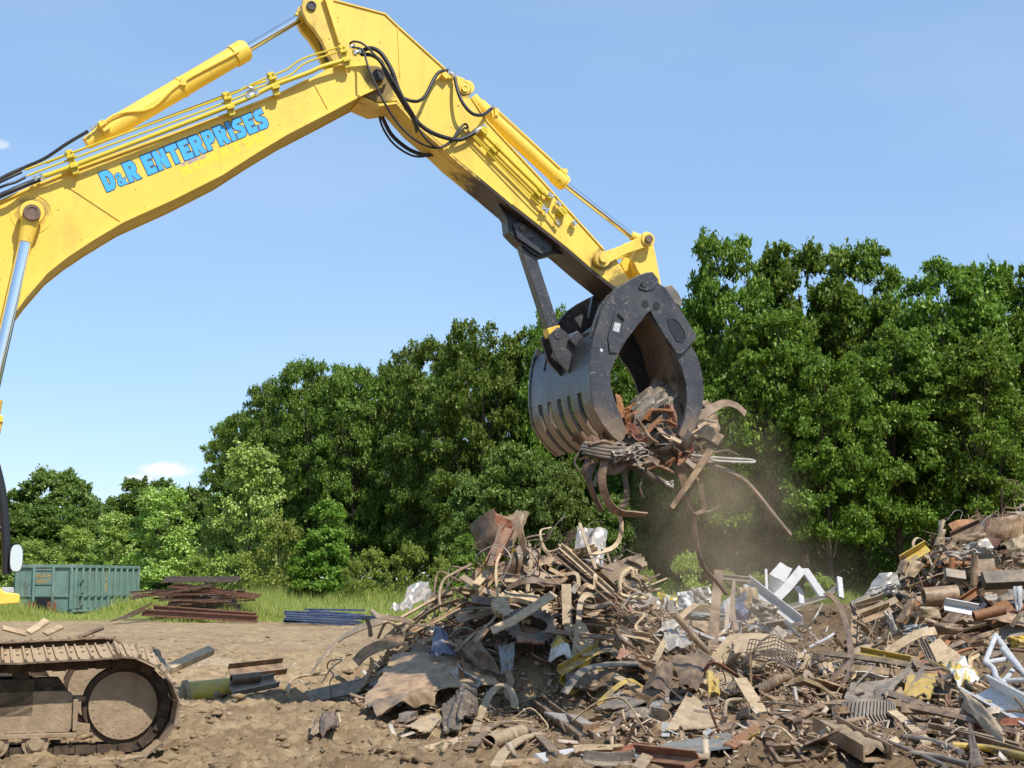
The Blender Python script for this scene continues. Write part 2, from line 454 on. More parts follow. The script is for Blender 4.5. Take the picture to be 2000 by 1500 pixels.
def shoe_mesh():
    mb = MB(); w = .34; p = .2
    prof = [(-p / 2, 0), (-p / 2, .02), (-p / 2 + .012, .045), (-p / 2 + .026, .045), (-p / 2 + .04, .018), (-.012, .018), (-.006, .04), (.008, .04), (.016, .018), (p / 2 - .02, .018), (p / 2 + .004, .028), (p / 2 + .004, 0)]
    mb.prism(prof, -w, w)
    for y in (-.0, .24):
        for x in (-.05, .06): mb.cyl((x, y, .015), (x, y, .034), .014, 6)
    return mb
s_id = L(240, 1390, -1.30)[0]
def make_track(yc, name='track'):
    mb = MB()
    for y in (.03, .21):                                    # the two link rails
        mb.ring(stadium(RT - .028, .05), stadium(RT - .1, .05), y - .022, y + .022)
    for x, z, a in along(stadium(RT - .066, .05), .2):
        mb.cyl((x, -.01, z), (x, .25, z), .034, 10)
        M4 = Matrix.Translation((x, 0, z)) @ Matrix.Rotation(-a, 4, 'Y')
        for y in (-.005, .245): mb.box((.03, y, 0), (.13, .03, .085), M4)
    tr = mb.build(name, M['mud_shade'], EX); tr.location = (s_id, yc, 0)
    sh = None
    for k, (x, z, a) in enumerate(along(stadium(RT, .05), .2)):
        if sh is None: o = sh = shoe_mesh().build('track_shoe', M['track'], tr)
        else: o = sh.copy(); COL.objects.link(o); o.parent = tr
        jj = RND.uniform(-.05, .05)
        up_ = max(0.0, min(1.0, (z - ZC - .15) / .25)); tl = .14 * up_
        o.location = (x, RND.uniform(-.008, .008), z + .3 * tl); o.rotation_euler = (tl, -a + jj, 0)
    # outward is left of travel: the path runs clockwise seen from -y
    fr = MB()                                                # side frame
    fr.prism([(-TL + .45, .27), (-.50, .27), (-.47, .31), (-.47, .62), (-.55, .66), (-TL + .5, .66)], -.02, .28)
    fr.prism([(-TL + .4, .225), (-.43, .225), (-.43, .268), (-TL + .4, .268)], -.075, .3)
    fr.box((-.445, -.03, .43), (.045, .06, .30))
    fr.prism([(-.465, .22), (-.30, .26), (-.30, .34), (-.465, .36)], -.0, .2); fr.prism([(-.465, .55), (-.34, .55), (-.34, .6), (-.465, .6)], .02, .2)
    fr.build('track_frame', M['mud'], tr, bevel=.006)
    hs = MB(); hs.prism([(-TL + .6, .63), (-.5, .63), (-.6, .78), (-TL + .6, .78)], .03, .26)
    for x in (-.95, -2.3): hs.cyl((x, .0, .80), (x, .26, .80), .075, 16)
    for x in (-.7, -1.2, -1.9): hs.cyl((x, -.01, .655), (x, .04, .655), .05, 12)
    hs.build('carrier_housing', M['mud_shade'], tr, bevel=.006)  # shade under the shoes is put into the housing's dark colour
    idl = MB(); idl.cyl((0, -.02, ZC), (0, .26, ZC), .325, 40)
    for x, z in circle(.285, 26, .1): idl.cyl((x, -.027, ZC + z), (x, -.01, ZC + z), .011, 7)
    w = idl.build('idler_wheel', M['mud'], tr, bevel=.01)
    rim = MB(); c0 = [(x, z + ZC) for x, z in circle(.375, 40)]; c1 = [(x, z + ZC) for x, z in circle(.3255, 40)]
    rim.ring(c0, c1, .02, .22); rim.build('idler_rim', M['mud_shade'], tr)
    sp = MB(); sp.prism([(-TL + (.39 + (.035 if i % 2 else -.02)) * math.cos(2 * PI * i / 44), ZC + (.39 + (.035 if i % 2 else -.02)) * math.sin(2 * PI * i / 44)) for i in range(44)], -.05 + .12, .05 + .12)
    sp.cyl((-TL, -.04, ZC), (-TL, .28, ZC), .27, 28); sp.build('drive_sprocket', M['mud_shade'], tr)
    ro = None
    for k in range(8):
        x = -.80 - k * .36
        if ro is None:
            mb = MB(); mb.cyl((0, -.06, 0), (0, .3, 0), .085, 20); mb.cyl((0, -.085, 0), (0, -.055, 0), .065, 20)
            mb.cyl((0, -.04, 0), (0, .02, 0), .125, 22); ro = o = mb.build('track_roller', M['mud'], tr, bevel=.006)
        else: o = ro.copy(); COL.objects.link(o); o.parent = tr
        o.location = (x, 0, .175)
    return tr
track_near = make_track(-1.28)
track_far = copy_tree(track_near, EX); track_far.location = (s_id - .05, 1.28, 0); track_far.scale = (1, -1, 1)
sc0 = s_id - TL / 2                                             # swing centre along the machine
mb = MB(); mb.box((sc0, 0, .62), (1.6, 2.2, .42)); mb.cyl((sc0, 0, .83), (sc0, 0, 1.08), .68, 36)
for y in (-1, 1):
    for x in (-.9, .9): mb.box((sc0 + x, y * .85, .6), (.5, .9, .36))
mb.build('undercarriage', M['mud_shade'], EX, bevel=.01)
# --- upper structure (mostly beyond the left edge of the picture)
sx = sc0 - .62
mb = MB(); mb.prism([(sx - 2.9, 1.1), (sx + 1.35, 1.1), (sx + 1.35, 1.32), (sx - 2.9, 1.32)], -1.45, 1.45)
mb.build('platform', M['paint'], EX, bevel=.01)
mb = MB()
for y0, y1 in ((-1.48, -.5), (.5, 1.48)): mb.prism([(sx - 2.4, 1.325), (sx - .5, 1.325), (sx - .5, 2.4), (sx - .65, 2.5), (sx - 2.4, 2.5)], y0, y1)
mb.prism([(sx - 2.4, 1.325), (sx - .6, 1.325), (sx - .6, 2.15), (sx - 2.4, 2.3)], -.495, .495)
mb.build('engine_hood', M['paint'], EX, bevel=.03)
mb = MB(); mb.prism([(sx - 2.42, 1.2), (sx - 2.42, 2.3), (sx - 2.95, 2.2), (sx - 3.1, 1.4), (sx - 2.95, 1.05)], -1.45, 1.45)
mb.build('counterweight', M['paint'], EX, bevel=.06)
cab = MB(); cabo = [(sx - .45, 1.325), (sx + 1.15, 1.325), (sx + 1.2, 1.7), (sx + 1.0, 2.95), (sx + .8, 3.05), (sx - .45, 3.05)]
cab.prism(cabo, .55, 1.5)
cb = cab.build('cab', M['paint'], EX, bevel=.04)
mb = MB(); mb.prism([(sx - .25, 1.95), (sx + .3, 1.95), (sx + .3, 2.85), (sx - .25, 2.85)], .54, .549); mb.prism([(sx + .42, 1.75), (sx + 1.08, 1.75), (sx + .9, 2.85), (sx + .42, 2.85)], .54, .549)
glass = flat('dark_cab_glass', (.02, .03, .035), .08)
mb.build('window', glass, cb)
# front deck corner, guard post and mirror on the near side
mb = MB()
yo = -1.3
mb.prism(OUT([(-180, 1130), (-10, 1136), (8, 1156), (38, 1160), (38, 1178), (6, 1181), (-180, 1192)], yo), yo - .06, yo + .3)
mb.build('deck_step', M['paint'], EX, bevel=.012)
mb = MB(); mb.prism(OUT([(3, 1147), (26, 1147), (28, 1158), (6, 1158)], yo - .02), yo - .05, yo + .05); mb.build('marker_block', M['white'], EX, bevel=.006)
mb = MB()
pth = catmull([L3(-60, 820, yo), L3(-20, 880, yo), L3(-2, 935, yo), L3(6, 985, yo), L3(11, 1050, yo), L3(13, 1122, yo)], 8)
mb.tube(pth, .045, 12); mb.tube([L3(-60, 1034, yo), L3(14, 1031, yo)], .03, 10); mb.tube([L3(-75, 820, yo), L3(-75, 1130, yo)], .04, 12)
mb.build('guard_rail', M['blackpaint'], EX)
mb = MB(); c = L(32, 1090, yo - .1)
out = [(c[0] + .062 * math.copysign(abs(math.cos(a)) ** .7, math.cos(a)), c[1] + .135 * math.copysign(abs(math.sin(a)) ** .7, math.sin(a))) for a in np.linspace(0, 2 * PI, 33)[:-1]]
mb.prism(out, yo - .1, yo - .06); mir = mb.build('mirror', M['blackpaint'], EX, bevel=.006)
mb = MB(); mb.prism([(c[0] + (p[0] - c[0]) * .9, c[1] + (p[1] - c[1]) * .93) for p in out], yo - .106, yo - .101)
mb.build('mirror_glass', flat('mirror_glass', (.85, .86, .88), .04, 1.0, 0), mir)
# --- boom
BW = .33
BOOM = [(-110, 470), (-60, 432), (0, 394), (70, 362), (154, 328), (300, 275), (437, 226), (546, 184), (602, 156), (640, 134), (668, 126), (690, 129), (718, 126)]
BOOM += [(741, 129), (756, 138), (760, 150), (756, 162), (744, 170)]
BOOM += [(732, 174), (703, 187), (651, 215), (560, 262), (500, 298), (433, 341), (340, 388), (238, 434), (175, 472), (130, 502), (92, 532), (50, 580), (22, 618), (-14, 700), (-70, 820), (-120, 930), (-180, 1015), (-235, 1030), (-262, 1000), (-260, 930), (-200, 700), (-160, 560)]
mb = MB(); mb.prism(OUT(BOOM, -BW), -BW, BW)
boom = mb.build('boom', yellow_paint('boom_paint', .32, None, [(*L(738, 148, -BW), .16), (*L(62, 417, -BW), .15)]), EX, bevel=.008)
# flange edges and weld seams standing a little proud of the side plate
def ribbon(mb, pts, off, w, t):
    p3 = [Vector(L3(x, y, off)) for x, y in pts]
    mb.sweep([(-w / 2, -t), (w / 2, -t), (w / 2, t), (-w / 2, t)], p3, (0, 1, 0))
mb = MB()
low = [(744, 170), (732, 174), (703, 187), (651, 215), (560, 262), (500, 298), (433, 341), (340, 388), (238, 434), (175, 472), (130, 502), (92, 532), (50, 580), (22, 618), (-14, 700)]
top = [(-110, 470), (-60, 432), (0, 394), (70, 362), (154, 328), (300, 275), (437, 226), (546, 184), (602, 156)]
for sgn in (-1, 1):
    for e in (low, top):
        p3 = [Vector((*L(x, y, -BW),)) for x, y in e]
        p3 = [Vector((p[0], sgn * (BW + .012), p[1])) for p in p3]
        mb.sweep([(-.012, -.014), (.012, -.014), (.012, .014), (-.012, .014)], p3, (0, 1, 0))
p3 = [Vector(L3(133, 362, -BW - .004)), Vector(L3(242, 434, -BW - .004))]; mb.sweep([(-.016, -.006), (.016, -.006), (.0, .006)], p3, (0, 1, 0))
p3 = [Vector(L3(612, 160, -BW - .004)), Vector(L3(640, 212, -BW - .004))]; mb.sweep([(-.005, -.006), (.005, -.006), (.005, .006), (-.005, .006)], p3, (0, 1, 0))
cx, cz = L(62, 417, -BW)
mb.ring([(cx + x, cz + z) for x, z in circle(.215, 36)], [(cx + x, cz + z) for x, z in circle(.2, 36)], -BW - .006, -BW + .01)
mb.build('weld_seam', M['paint'], boom)
# lettering
def text_mesh(s, offset=0.0, ext=.0):
    cu = bpy.data.curves.new('t', 'FONT'); cu.body = s; cu.size = 1; cu.offset = offset; cu.extrude = ext; cu.resolution_u = 3
    o = bpy.data.objects.new('t', cu); COL.objects.link(o)
    dg = bpy.context.evaluated_depsgraph_get(); dg.update()
    me = bpy.data.meshes.new_from_object(o.evaluated_get(dg)); bpy.data.objects.remove(o)
    v = [tuple(q.co) for q in me.vertices]; f = [list(p.vertices) for p in me.polygons]; bpy.data.meshes.remove(me)
    return v, f
GL = {'D': (.74, [(0, 0), (.46, 0), (.66, .14), (.74, .34), (.74, .66), (.66, .86), (.46, 1), (0, 1)], [[(.29, .28), (.29, .72), (.38, .72), (.45, .62), (.45, .38), (.38, .28)]]),
 'E': (.68, [(0, 0), (.68, 0), (.68, .27), (.32, .27), (.32, .38), (.60, .38), (.60, .62), (.32, .62), (.32, .73), (.68, .73), (.68, 1), (0, 1)], []),
 'N': (.78, [(0, 0), (.29, 0), (.29, .46), (.48, 0), (.78, 0), (.78, 1), (.49, 1), (.49, .54), (.30, 1), (0, 1)], []),
 'T': (.76, [(.23, 0), (.53, 0), (.53, .71), (.76, .71), (.76, 1), (0, 1), (0, .71), (.23, .71)], []),
 'I': (.30, [(0, 0), (.30, 0), (.30, 1), (0, 1)], []),
 'R': (.78, [(0, 0), (.29, 0), (.29, .34), (.45, 0), (.78, 0), (.60, .38), (.72, .52), (.75, .66), (.72, .84), (.56, 1), (0, 1)], [[(.30, .60), (.30, .76), (.40, .76), (.45, .68), (.40, .60)]]),
 'P': (.74, [(0, 0), (.29, 0), (.29, .32), (.52, .32), (.68, .42), (.74, .58), (.74, .76), (.68, .90), (.52, 1), (0, 1)], [[(.30, .58), (.30, .75), (.41, .75), (.46, .66), (.41, .58)]]),
 'S': (.70, [(.02, 0), (.48, 0), (.64, .08), (.70, .22), (.70, .40), (.62, .54), (.46, .61), (.31, .66), (.31, .74), (.66, .74), (.66, 1), (.22, 1), (.06, .92), (0, .78), (0, .60), (.08, .47), (.24, .40), (.39, .35), (.39, .27), (.02, .27)], []),
 '&': (.92, [(.12, 0), (.46, 0), (.58, .08), (.66, 0), (.92, 0), (.74, .22), (.88, .50), (.64, .50), (.56, .40), (.46, .51), (.58, .64), (.60, .80), (.52, .95), (.40, 1), (.22, 1), (.08, .94), (.02, .80), (.05, .66), (.16, .53), (.03, .42), (0, .22), (.04, .08)], [[(.24, .18), (.24, .34), (.32, .38), (.42, .24), (.38, .18)], [(.24, .68), (.22, .80), (.30, .86), (.38, .80), (.36, .68)]]),
 'K': (.78, [(0, 0), (.29, 0), (.29, .36), (.46, 0), (.78, 0), (.56, .52), (.78, 1), (.46, 1), (.29, .64), (.29, 1), (0, 1)], []),
 'O': (.78, [(.2, 0), (.58, 0), (.78, .22), (.78, .78), (.58, 1), (.2, 1), (0, .78), (0, .22)], [[(.30, .30), (.30, .70), (.48, .70), (.48, .30)]]),
 'M': (.92, [(0, 0), (.27, 0), (.27, .5), (.40, .1), (.52, .1), (.65, .5), (.65, 0), (.92, 0), (.92, 1), (.62, 1), (.46, .5), (.30, 1), (0, 1)], []),
 'A': (.80, [(0, 0), (.28, 0), (.33, .18), (.47, .18), (.52, 0), (.80, 0), (.55, 1), (.25, 1)], [[(.37, .38), (.40, .60), (.43, .38)]]),
 'U': (.76, [(.2, 0), (.56, 0), (.76, .2), (.76, 1), (.48, 1), (.48, .28), (.28, .28), (.28, 1), (0, 1), (0, .2)], [])}
def grow(poly, o):                                             # move every edge of a closed outline outwards (left-hand outlines)
    n = len(poly); out = []
    for i in range(n):
        a, b, c = (Vector(poly[(i + k) % n]) for k in (-1, 0, 1)); d0, d1 = (b - a).normalized(), (c - b).normalized()
        n0, n1 = Vector((d0.y, -d0.x)), Vector((d1.y, -d1.x)); m = n0 + n1
        k = o / max(.35, m.length_squared / 2) ; out.append(tuple(b + m * k / 1.0 if m.length > 1e-6 else b + n0 * o))
    return out
def glyph(ch, o):
    w, outer, holes = GL[ch]; loop = list(grow(outer, o))
    for h in holes:
        h = grow(h, o); bi = min(((p, q) for p in range(len(loop)) for q in range(len(h))), key=lambda t: (loop[t[0]][0] - h[t[1]][0]) ** 2 + (loop[t[0]][1] - h[t[1]][1]) ** 2)
        p, q = bi; loop = loop[:p + 1] + h[q:] + h[:q + 1] + loop[p:]
    return w, loop
def place_text(s, base0, base1, toppt, off, name, mat, parent, grow_=0, sp=.1, depth=.003):
    b0, b1, tp = (Vector(L(*q, off)) for q in (base0, base1, toppt)); items = []; x = 0
    for ch in s:
        if ch == ' ': x += .36; continue
        k = .66 if ch == '&' else 1.0; w, lp = glyph(ch, grow_); items.append((x, k, lp)); x += w * k + sp
    W_ = x - sp; ex = (b1 - b0) / W_; ez = tp - b0; mb = MB()
    for x0, k, lp in items:
        mb.prism([tuple(b0 + ex * (x0 + q[0] * k) + ez * (q[1] * k)) for q in lp], off - depth, off)
    me = mb.build(name, mat, parent); 
    return me
blue = NT('sky_blue_lettering').set((.06, .40, .84), .4)
navy = NT('navy_outline').set((.04, .05, .12), .4)
ghost = NT('faded_lettering').set((.84, .62, .045), .35)
violet = NT('small_grey_lettering').set((.30, .28, .46), .5)
place_text('D&R ENTERPRISES', (209, 375), (527, 247), (192, 338), -BW - .001, 'lettering_outline', navy, boom, .045, depth=.002)
place_text('D&R ENTERPRISES', (209, 375), (527, 247), (192, 338), -BW - .0035, 'lettering', blue, boom, 0, depth=.002)
place_text('KOMATSU', (358, 346), (520, 274), (349, 324), -BW - .0006, 'faded_lettering', ghost, boom, 0, depth=.0003)
def small_text(s, base0, base1, toppt, off):
    b0, b1, tp = (Vector(L(*q, off)) for q in (base0, base1, toppt)); v, f = text_mesh(s, .03, .5); x0, x1 = min(q[0] for q in v), max(q[0] for q in v)
    MB().add([((b0 + (b1 - b0) * ((q[0] - x0) / (x1 - x0)) + (tp - b0) * (q[1] / .7)).x, off - .0015 * (q[2] + .5), (b0 + (b1 - b0) * ((q[0] - x0) / (x1 - x0)) + (tp - b0) * (q[1] / .7)).y) for q in v], f).build('small_lettering', violet, boom)
small_text('OF GREEN LLC', (353, 326), (404, 306), (351, 319.5), -BW - .0012)
# pins
def pin(px, py, off, r, th, mat, parent, boss=None):
    mb = MB(); s, z = L(px, py, off)
    if boss:
        mb.cyl((s, off - th * .55, z), (s, off + .02, z), boss, 28); mb.build('pin_boss', M['paint'], parent, bevel=.006); mb = MB()
    mb.cyl((s, off - th, z), (s, off + .02, z), r, 22)
    mb.ring([(s + x, z + y) for x, y in circle(r * .98, 22)], [(s + x, z + y) for x, y in circle(r * .6, 22)], off - th - .008, off - th - .001)
    return mb.build('pin', mat, parent, bevel=.004)
pin(738, 148, -BW, .072, .05, M['darkpin'], boom)
pin(62, 417, -BW - .205, .088, .05, M['pin'], boom)
# --- hydraulic lines on the boom
def line(pts, off, r, name, mat, parent, n=8, sm=5):
    p3 = [Vector(L3(q[0], q[1], q[2] if len(q) > 2 else off)) for q in pts]
    mb = MB(); mb.tube(catmull(p3, sm) if sm else p3, r, n); return mb.build(name, mat, parent)
ol = -BW - .11
line([(80, 346), (140, 325), (448, 207), (518, 175), (542, 164), (600, 143), (630, 130), (682, 115)], ol, .027, 'hydraulic_pipe', M['paint_line'], boom, 10, 4)
line([(49, 332), (130, 302), (434, 191), (480, 170), (525, 150), (560, 136), (591, 115), (658, 93)], ol + .03, .0115, 'hydraulic_pipe', M['paint_line'], boom, 8, 4)
line([(52, 344), (133, 313), (441, 200), (486, 178), (532, 161), (568, 146), (597, 123), (661, 101)], ol + .03, .0115, 'hydraulic_pipe', M['paint_line'], boom, 8, 4)
line([(90, 318), (270, 250), (440, 186), (520, 158)], .28, .014, 'hydraulic_pipe', M['paint_line'], boom, 8, 2)
def clamp(px, py, off, parent, h=.2, tilt=20, mat='paint_line'):
    s, z = L(px, py, off); mb = MB()
    M4 = Matrix.Translation((s, off, z)) @ Matrix.Rotation(math.radians(-tilt), 4, 'Y')
    mb.box((0, .03, 0), (.07, .07, h), M4); mb.box((0, -.025, h * .2), (.09, .04, .035), M4); mb.box((0, -.025, -h * .2), (.09, .04, .035), M4)
    for x in (-.025, .025): mb.cyl(M4 @ Vector((x, -.04, h * .32)), M4 @ Vector((x, .04, h * .5)), .01, 6)
    return mb.build('pipe_clamp', M[mat], parent, bevel=.004)
for x, y in ((141, 316), (447, 202), (535, 163), (673, 110)): clamp(x, y, ol, boom, .27)
def fitting(px, py, off, ax, ay, parent, r=.034, name='hose_fitting'):   # hex body with two collars along a direction in pixels
    a = Vector(L3(px, py, off)); b = Vector(L3(px + ax, py + ay, off)); mb = MB()
    mb.sweep(circle(r, 6), [a, a.lerp(b, .3)], (0, 1, .2)); mb.sweep(circle(r * .7, 10), [a.lerp(b, .3), a.lerp(b, .7)], (0, 1, .2)); mb.sweep(circle(r, 6), [a.lerp(b, .7), b], (0, 1, .2))
    return mb.build(name, M['fitting'], parent)
fitting(66, 351, ol, 18, -7, boom); fitting(480, 190, ol, 24, -9, boom, .04); fitting(482, 168, ol, 14, 6, boom, .022); fitting(690, 104, ol, 14, -4, boom, .04); fitting(683, 92, ol, 10, -5, boom, .018)
# --- stick cylinder above the boom
def cylinder(name, c0, c1, r0, p1, rr, off, parent, eye=None):
    a, b, e = (Vector(L3(*q, off)) for q in (c0, c1, p1)); mb = MB(); d = (b - a).normalized()
    mb.cyl(a, b - d * .16, r0, 28); mb.cyl(b - d * .16, b, r0 * 1.13, 28); mb.cyl(b, b + d * .03, r0 * .95, 28)
    cy = mb.build(name, M['paint'], parent, bevel=.005)
    r = MB(); r.cyl(b, e, rr, 20); r.build('piston_rod', M['chrome'], cy)
    return cy, a, b, d
cy, a, b, d = cylinder('stick_cylinder', (255, 229), (478, 98), .115, (582, 37), .052, 0, EX)
mb = MB(); base = Vector(L3(176, 276, 0)); mb.sweep(circle(.115, 20), [a + d * .02, base.lerp(a, .5), base.lerp(a, .12), base - d * .05], (0, 1, .2), scale=lambda t: [1, .98, .72, .6][min(3, int(round(t * 3)))])
mb.build('cylinder_base', M['paint'], cy)
mb = MB(); e = Vector(L3(582, 37, 0)); f_ = Vector(L3(606, 14, 0)); mb.cyl(e, e.lerp(f_, .6), .066, 18); mb.cyl(f_ + Vector((0, -.13, 0)), f_ + Vector((0, .13, 0)), .105, 24); mb.build('rod_eye', M['paint'], cy, bevel=.006)
line([(188, 250), (205, 238), (222, 226), (245, 219), (297, 210), (352, 163), (466, 101)], -.13, .016, 'cylinder_line', M['paint'], cy, 8, 4)
mb = MB()
for t in (.44,): mb.cyl(a.lerp(b, t) - d * .018, a.lerp(b, t) + d * .018, .122, 28)
mb.box(tuple(a.lerp(b, .44) + Vector((0, -.12, .02))), (.06, .05, .08)); mb.build('band_clamp', M['paint_dirty'], cy)
clamp(204, 248, -.16, cy, .16, 40, 'paint'); fitting(176, 252, -.13, 14, -8, cy, .02)
# --- hoist cylinders at the boom foot
for off in (-BW - .14, BW + .14):
    q0, q1 = (Vector(L3(*q, -BW - .14)) for q in ((62, 417), (-46, 900)))
    q0.y = q1.y = off; dd = (q1 - q0).normalized(); mb = MB()
    s0 = q0 + dd * 1.98
    mb.cyl(s0, s0 + dd * .12, .125, 26); mb.cyl(s0 + dd * .12, q0 + dd * 4.0, .112, 26); mb.box(tuple(s0 + dd * .24 + Vector((.12, 0, .03))), (.1, .09, .07))
    mb.sweep(circle(.03, 10), [s0 + dd * .24 + Vector((.14, 0, .0)), s0 + dd * .45 + Vector((.13, 0, 0)), s0 + dd * .62 + Vector((.06, 0, 0))], (0, 1, 0))
    h = mb.build('hoist_cylinder', M['paint'], EX, bevel=.005)
    mb = MB(); mb.cyl(q0 + dd * .3, s0 + dd * .02, .064, 22); mb.build('piston_rod', M['chrome'], h)
    mb = MB(); mb.sweep(circle(.075, 18), [q0 + dd * .06, q0 + dd * .32], (0, 1, 0), scale=lambda t: 1.25 - .3 * t); mb.cyl(q0 + Vector((0, -.06, 0)), q0 + Vector((0, .06, 0)), .125, 26); mb.build('rod_eye', M['paint'], h, bevel=.006)
# --- stick (dipper arm)
SW = .25
STICK = [(634, -14), (652, 0), (700, 13), (752, 27), (776, 50), (871, 136), (890, 147), (905, 152), (917, 162), (921, 176), (917, 190), (951, 236), (1010, 298), (1060, 354), (1105, 405), (1150, 455), (1179, 487), (1200, 500), (1214, 522), (1228, 545), (1250, 560), (1262, 590), (1240, 600), (1212, 572), (1185, 549), (1155, 525), (1110, 486), (1060, 446), (1000, 399), (955, 361), (895, 312), (867, 285), (815, 240), (776, 197), (740, 200), (706, 186), (664, 96)]
mb = MB(); mb.prism(OUT(STICK, -SW), -SW, SW)
stick = mb.build('stick', yellow_paint('stick_paint', .38, None, [(*L(732, 175, -SW), .22), (*L(1176, 506, -SW), .13), (*L(907, 174, -SW), .09), (*L(1215, 560, -SW), .2)]), EX, bevel=.008)
s0, s1 = L(860, 290, -SW)[0], L(985, 400, -SW)[0]
under = yellow_paint('greasy_underside_paint', .85, (s0 - .1, s1 + .15))
mb = MB(); lo = [(706, 188), (740, 203), (776, 199), (815, 242), (867, 287), (895, 314), (955, 363), (1000, 401), (1060, 448), (1110, 488), (1155, 527), (1185, 551), (1212, 574)]
mb.sweep([(-.03, -SW - .012), (.0, -SW - .012), (.0, SW + .012), (-.03, SW + .012)], [Vector((*L(x, y, -SW), 0)).xzy for x, y in lo], (0, 1, 0))
mb.build('bottom_plate', under, stick)
mb = MB()
up = [(652, 0), (700, 13), (752, 27), (776, 50), (871, 136)]
for e in (up, [(921, 190), (951, 236), (1060, 354), (1105, 405), (1179, 487)], [(776, 197), (815, 240), (867, 285), (895, 312), (955, 361), (1000, 399)]):
    mb.sweep([(-.008, -.01), (.008, -.01), (.008, .01), (-.008, .01)], [Vector(L3(x, y, -SW - .006)) for x, y in e], (0, 1, 0))
mb.sweep([(-.005, -.006), (.005, -.006), (.005, .006), (-.005, .006)], [Vector(L3(777, 54, -SW - .004)), Vector(L3(781, 150, -SW - .004))], (0, 1, 0))
mb.sweep([(-.012, -.01), (.012, -.01), (.012, .01), (-.012, .01)], [Vector(L3(634, -10, -SW - .006)), Vector(L3(664, 84, -SW - .006))], (0, 1, 0))
mb.build('weld_seam', M['paint'], stick)
# tail lugs at the top, in dark worn steel
LUG = [(640, -20), (612, -14), (594, -6), (589, 10), (591, 24), (600, 42), (613, 56), (628, 78), (640, 104), (655, 128), (672, 128), (660, 80)]
mb = MB()
for y0 in (-.20, .12): mb.prism(OUT(LUG, -.20), y0, y0 + .08)
mb.build('tail_lug', M['paint_dirty'], stick, bevel=.008)
mb = MB(); mb.prism(OUT([(640, 20), (628, 40), (640, 84), (652, 112), (664, 112), (660, 60)], -.20), -.118, .118); mb.build('tail_plate', M['dark'], stick)
pin(608, 12, -.20, .058, .02, M['darkpin'], stick)
pin(907, 174, -SW, .045, .03, M['paint'], stick, .07)
# black bracket below the stick and the brace bar
BR = [(975, 388), (985, 407), (996, 424), (999, 450), (1007, 459), (1018, 470), (1046, 493), (1060, 500), (1074, 496), (1092, 492), (1112, 496), (1160, 535), (1160, 528), (1110, 487), (1060, 447), (1000, 400)]
mb = MB(); mb.prism(OUT(BR, -.2), -.11, .11); br = mb.build('brace_bracket', M['blackpaint'], stick, bevel=.006)
mb = MB()
PL = [(1006, 436), (1016, 430), (1030, 436), (1084, 476), (1080, 488), (1060, 494), (1014, 462)]
mb.prism(OUT(PL, -.205), -.145, -.1105); mb.build('bracket_plate', M['grapple'], br, bevel=.004)
mb = MB()
for x, y in ((1041, 464), (1064, 484)):
    s, z = L(x, y, -.205); mb.cyl((s, -.148, z), (s, -.13, z), .03, 18)
mb.build('bracket_hole_shade', M['blackpaint'], br)  # solid black discs paint the darkness of the bracket's holes
pin(1020, 446, -.145, .035, .02, M['pin'], br)
mb = MB(); a = Vector(L3(1018, 462, 0)); b = Vector(L3(1076, 640, 0)); c = Vector(L3(1081, 657, 0))
mb.sweep([(-.075, -.075), (.075, -.075), (.075, .075), (-.075, .075)], [a, b], (0, 1, 0)); brace = mb.build('brace_bar', M['grapple'], EX, bevel=.006)
mb = MB(); mb.sweep([(-.081, -.081), (.081, -.081), (.081, .081), (-.081, .081)], [b, c], (0, 1, 0)); mb.build('brace_shoe', M['paint_dirty'], brace, bevel=.006)
# pipes on the stick
os_ = -SW - .06
line([(936, 255), (945, 262), (1056, 371), (1078, 390)], os_, .024, 'hydraulic_pipe', M['paint_line'], stick, 10, 3)
line([(913, 252), (958, 297), (1046, 385), (1088, 437)], os_, .013, 'hydraulic_pipe', M['paint_line'], stick, 8, 3)
line([(917, 260), (940, 284), (1030, 378), (1064, 412)], os_ - .01, .008, 'hydraulic_pipe', M['paint_line'], stick, 8, 3)
for x, y in ((966, 290), (1052, 376)): clamp(x, y, os_, stick, .16, -45)
clamp(1098, 414, os_, stick, .1, -45); clamp(944, 256, os_, stick, .08, -45)
fitting(1070, 378, os_, 10, 8, stick, .04); fitting(1086, 394, os_, 9, 8, stick, .034); fitting(1060, 402, os_, 10, 12, stick, .026); fitting(1118, 432, os_, 6, 8, stick, .04); fitting(1086, 430, os_, 5, 9, stick, .02)
fitting(926, 258, os_, 22, -12, stick, .034); fitting(874, 140, os_, 14, 8, stick, .038); fitting(956, 216, -.16, 10, -8, stick, .026)
mb = MB(); p = L3(1066, 408, os_ - .03); mb.box(p, (.1, .015, .015), None); mb.box((p[0], p[1], p[2] - .03), (.015, .015, .07)); mb.build('valve_lever', M['fitting'], stick)
clamp(868, 148, os_ + .02, stick, .08, -40, 'paint')
# --- grapple cylinder along the top of the stick
cy, a, b, d = cylinder('grapple_cylinder', (934, 205), (1102, 358), .092, (1240, 466), .042, 0, EX)
mb = MB(); e0 = Vector(L3(908, 176, 0)); mb.cyl(a, e0.lerp(a, .5), .075, 20); mb.cyl(e0 + Vector((0, -.12, 0)), e0 + Vector((0, .12, 0)), .085, 22); mb.build('cylinder_base', M['paint'], cy, bevel=.006)
mb = MB()
for t in (.16,): mb.cyl(a.lerp(b, t) - d * .015, a.lerp(b, t) + d * .015, .098, 26)
mb.box(tuple(a.lerp(b, .16) + Vector((.02, -.09, .04))), (.05, .05, .09)); mb.box(tuple(b - d * .08 + Vector((.05, -.04, .09))), (.06, .06, .05)); mb.build('band_clamp', M['paint'], cy)
line([(962, 208), (985, 228), (1095, 330), (1106, 345)], -.085, .014, 'cylinder_line', M['paint'], cy, 8, 3)
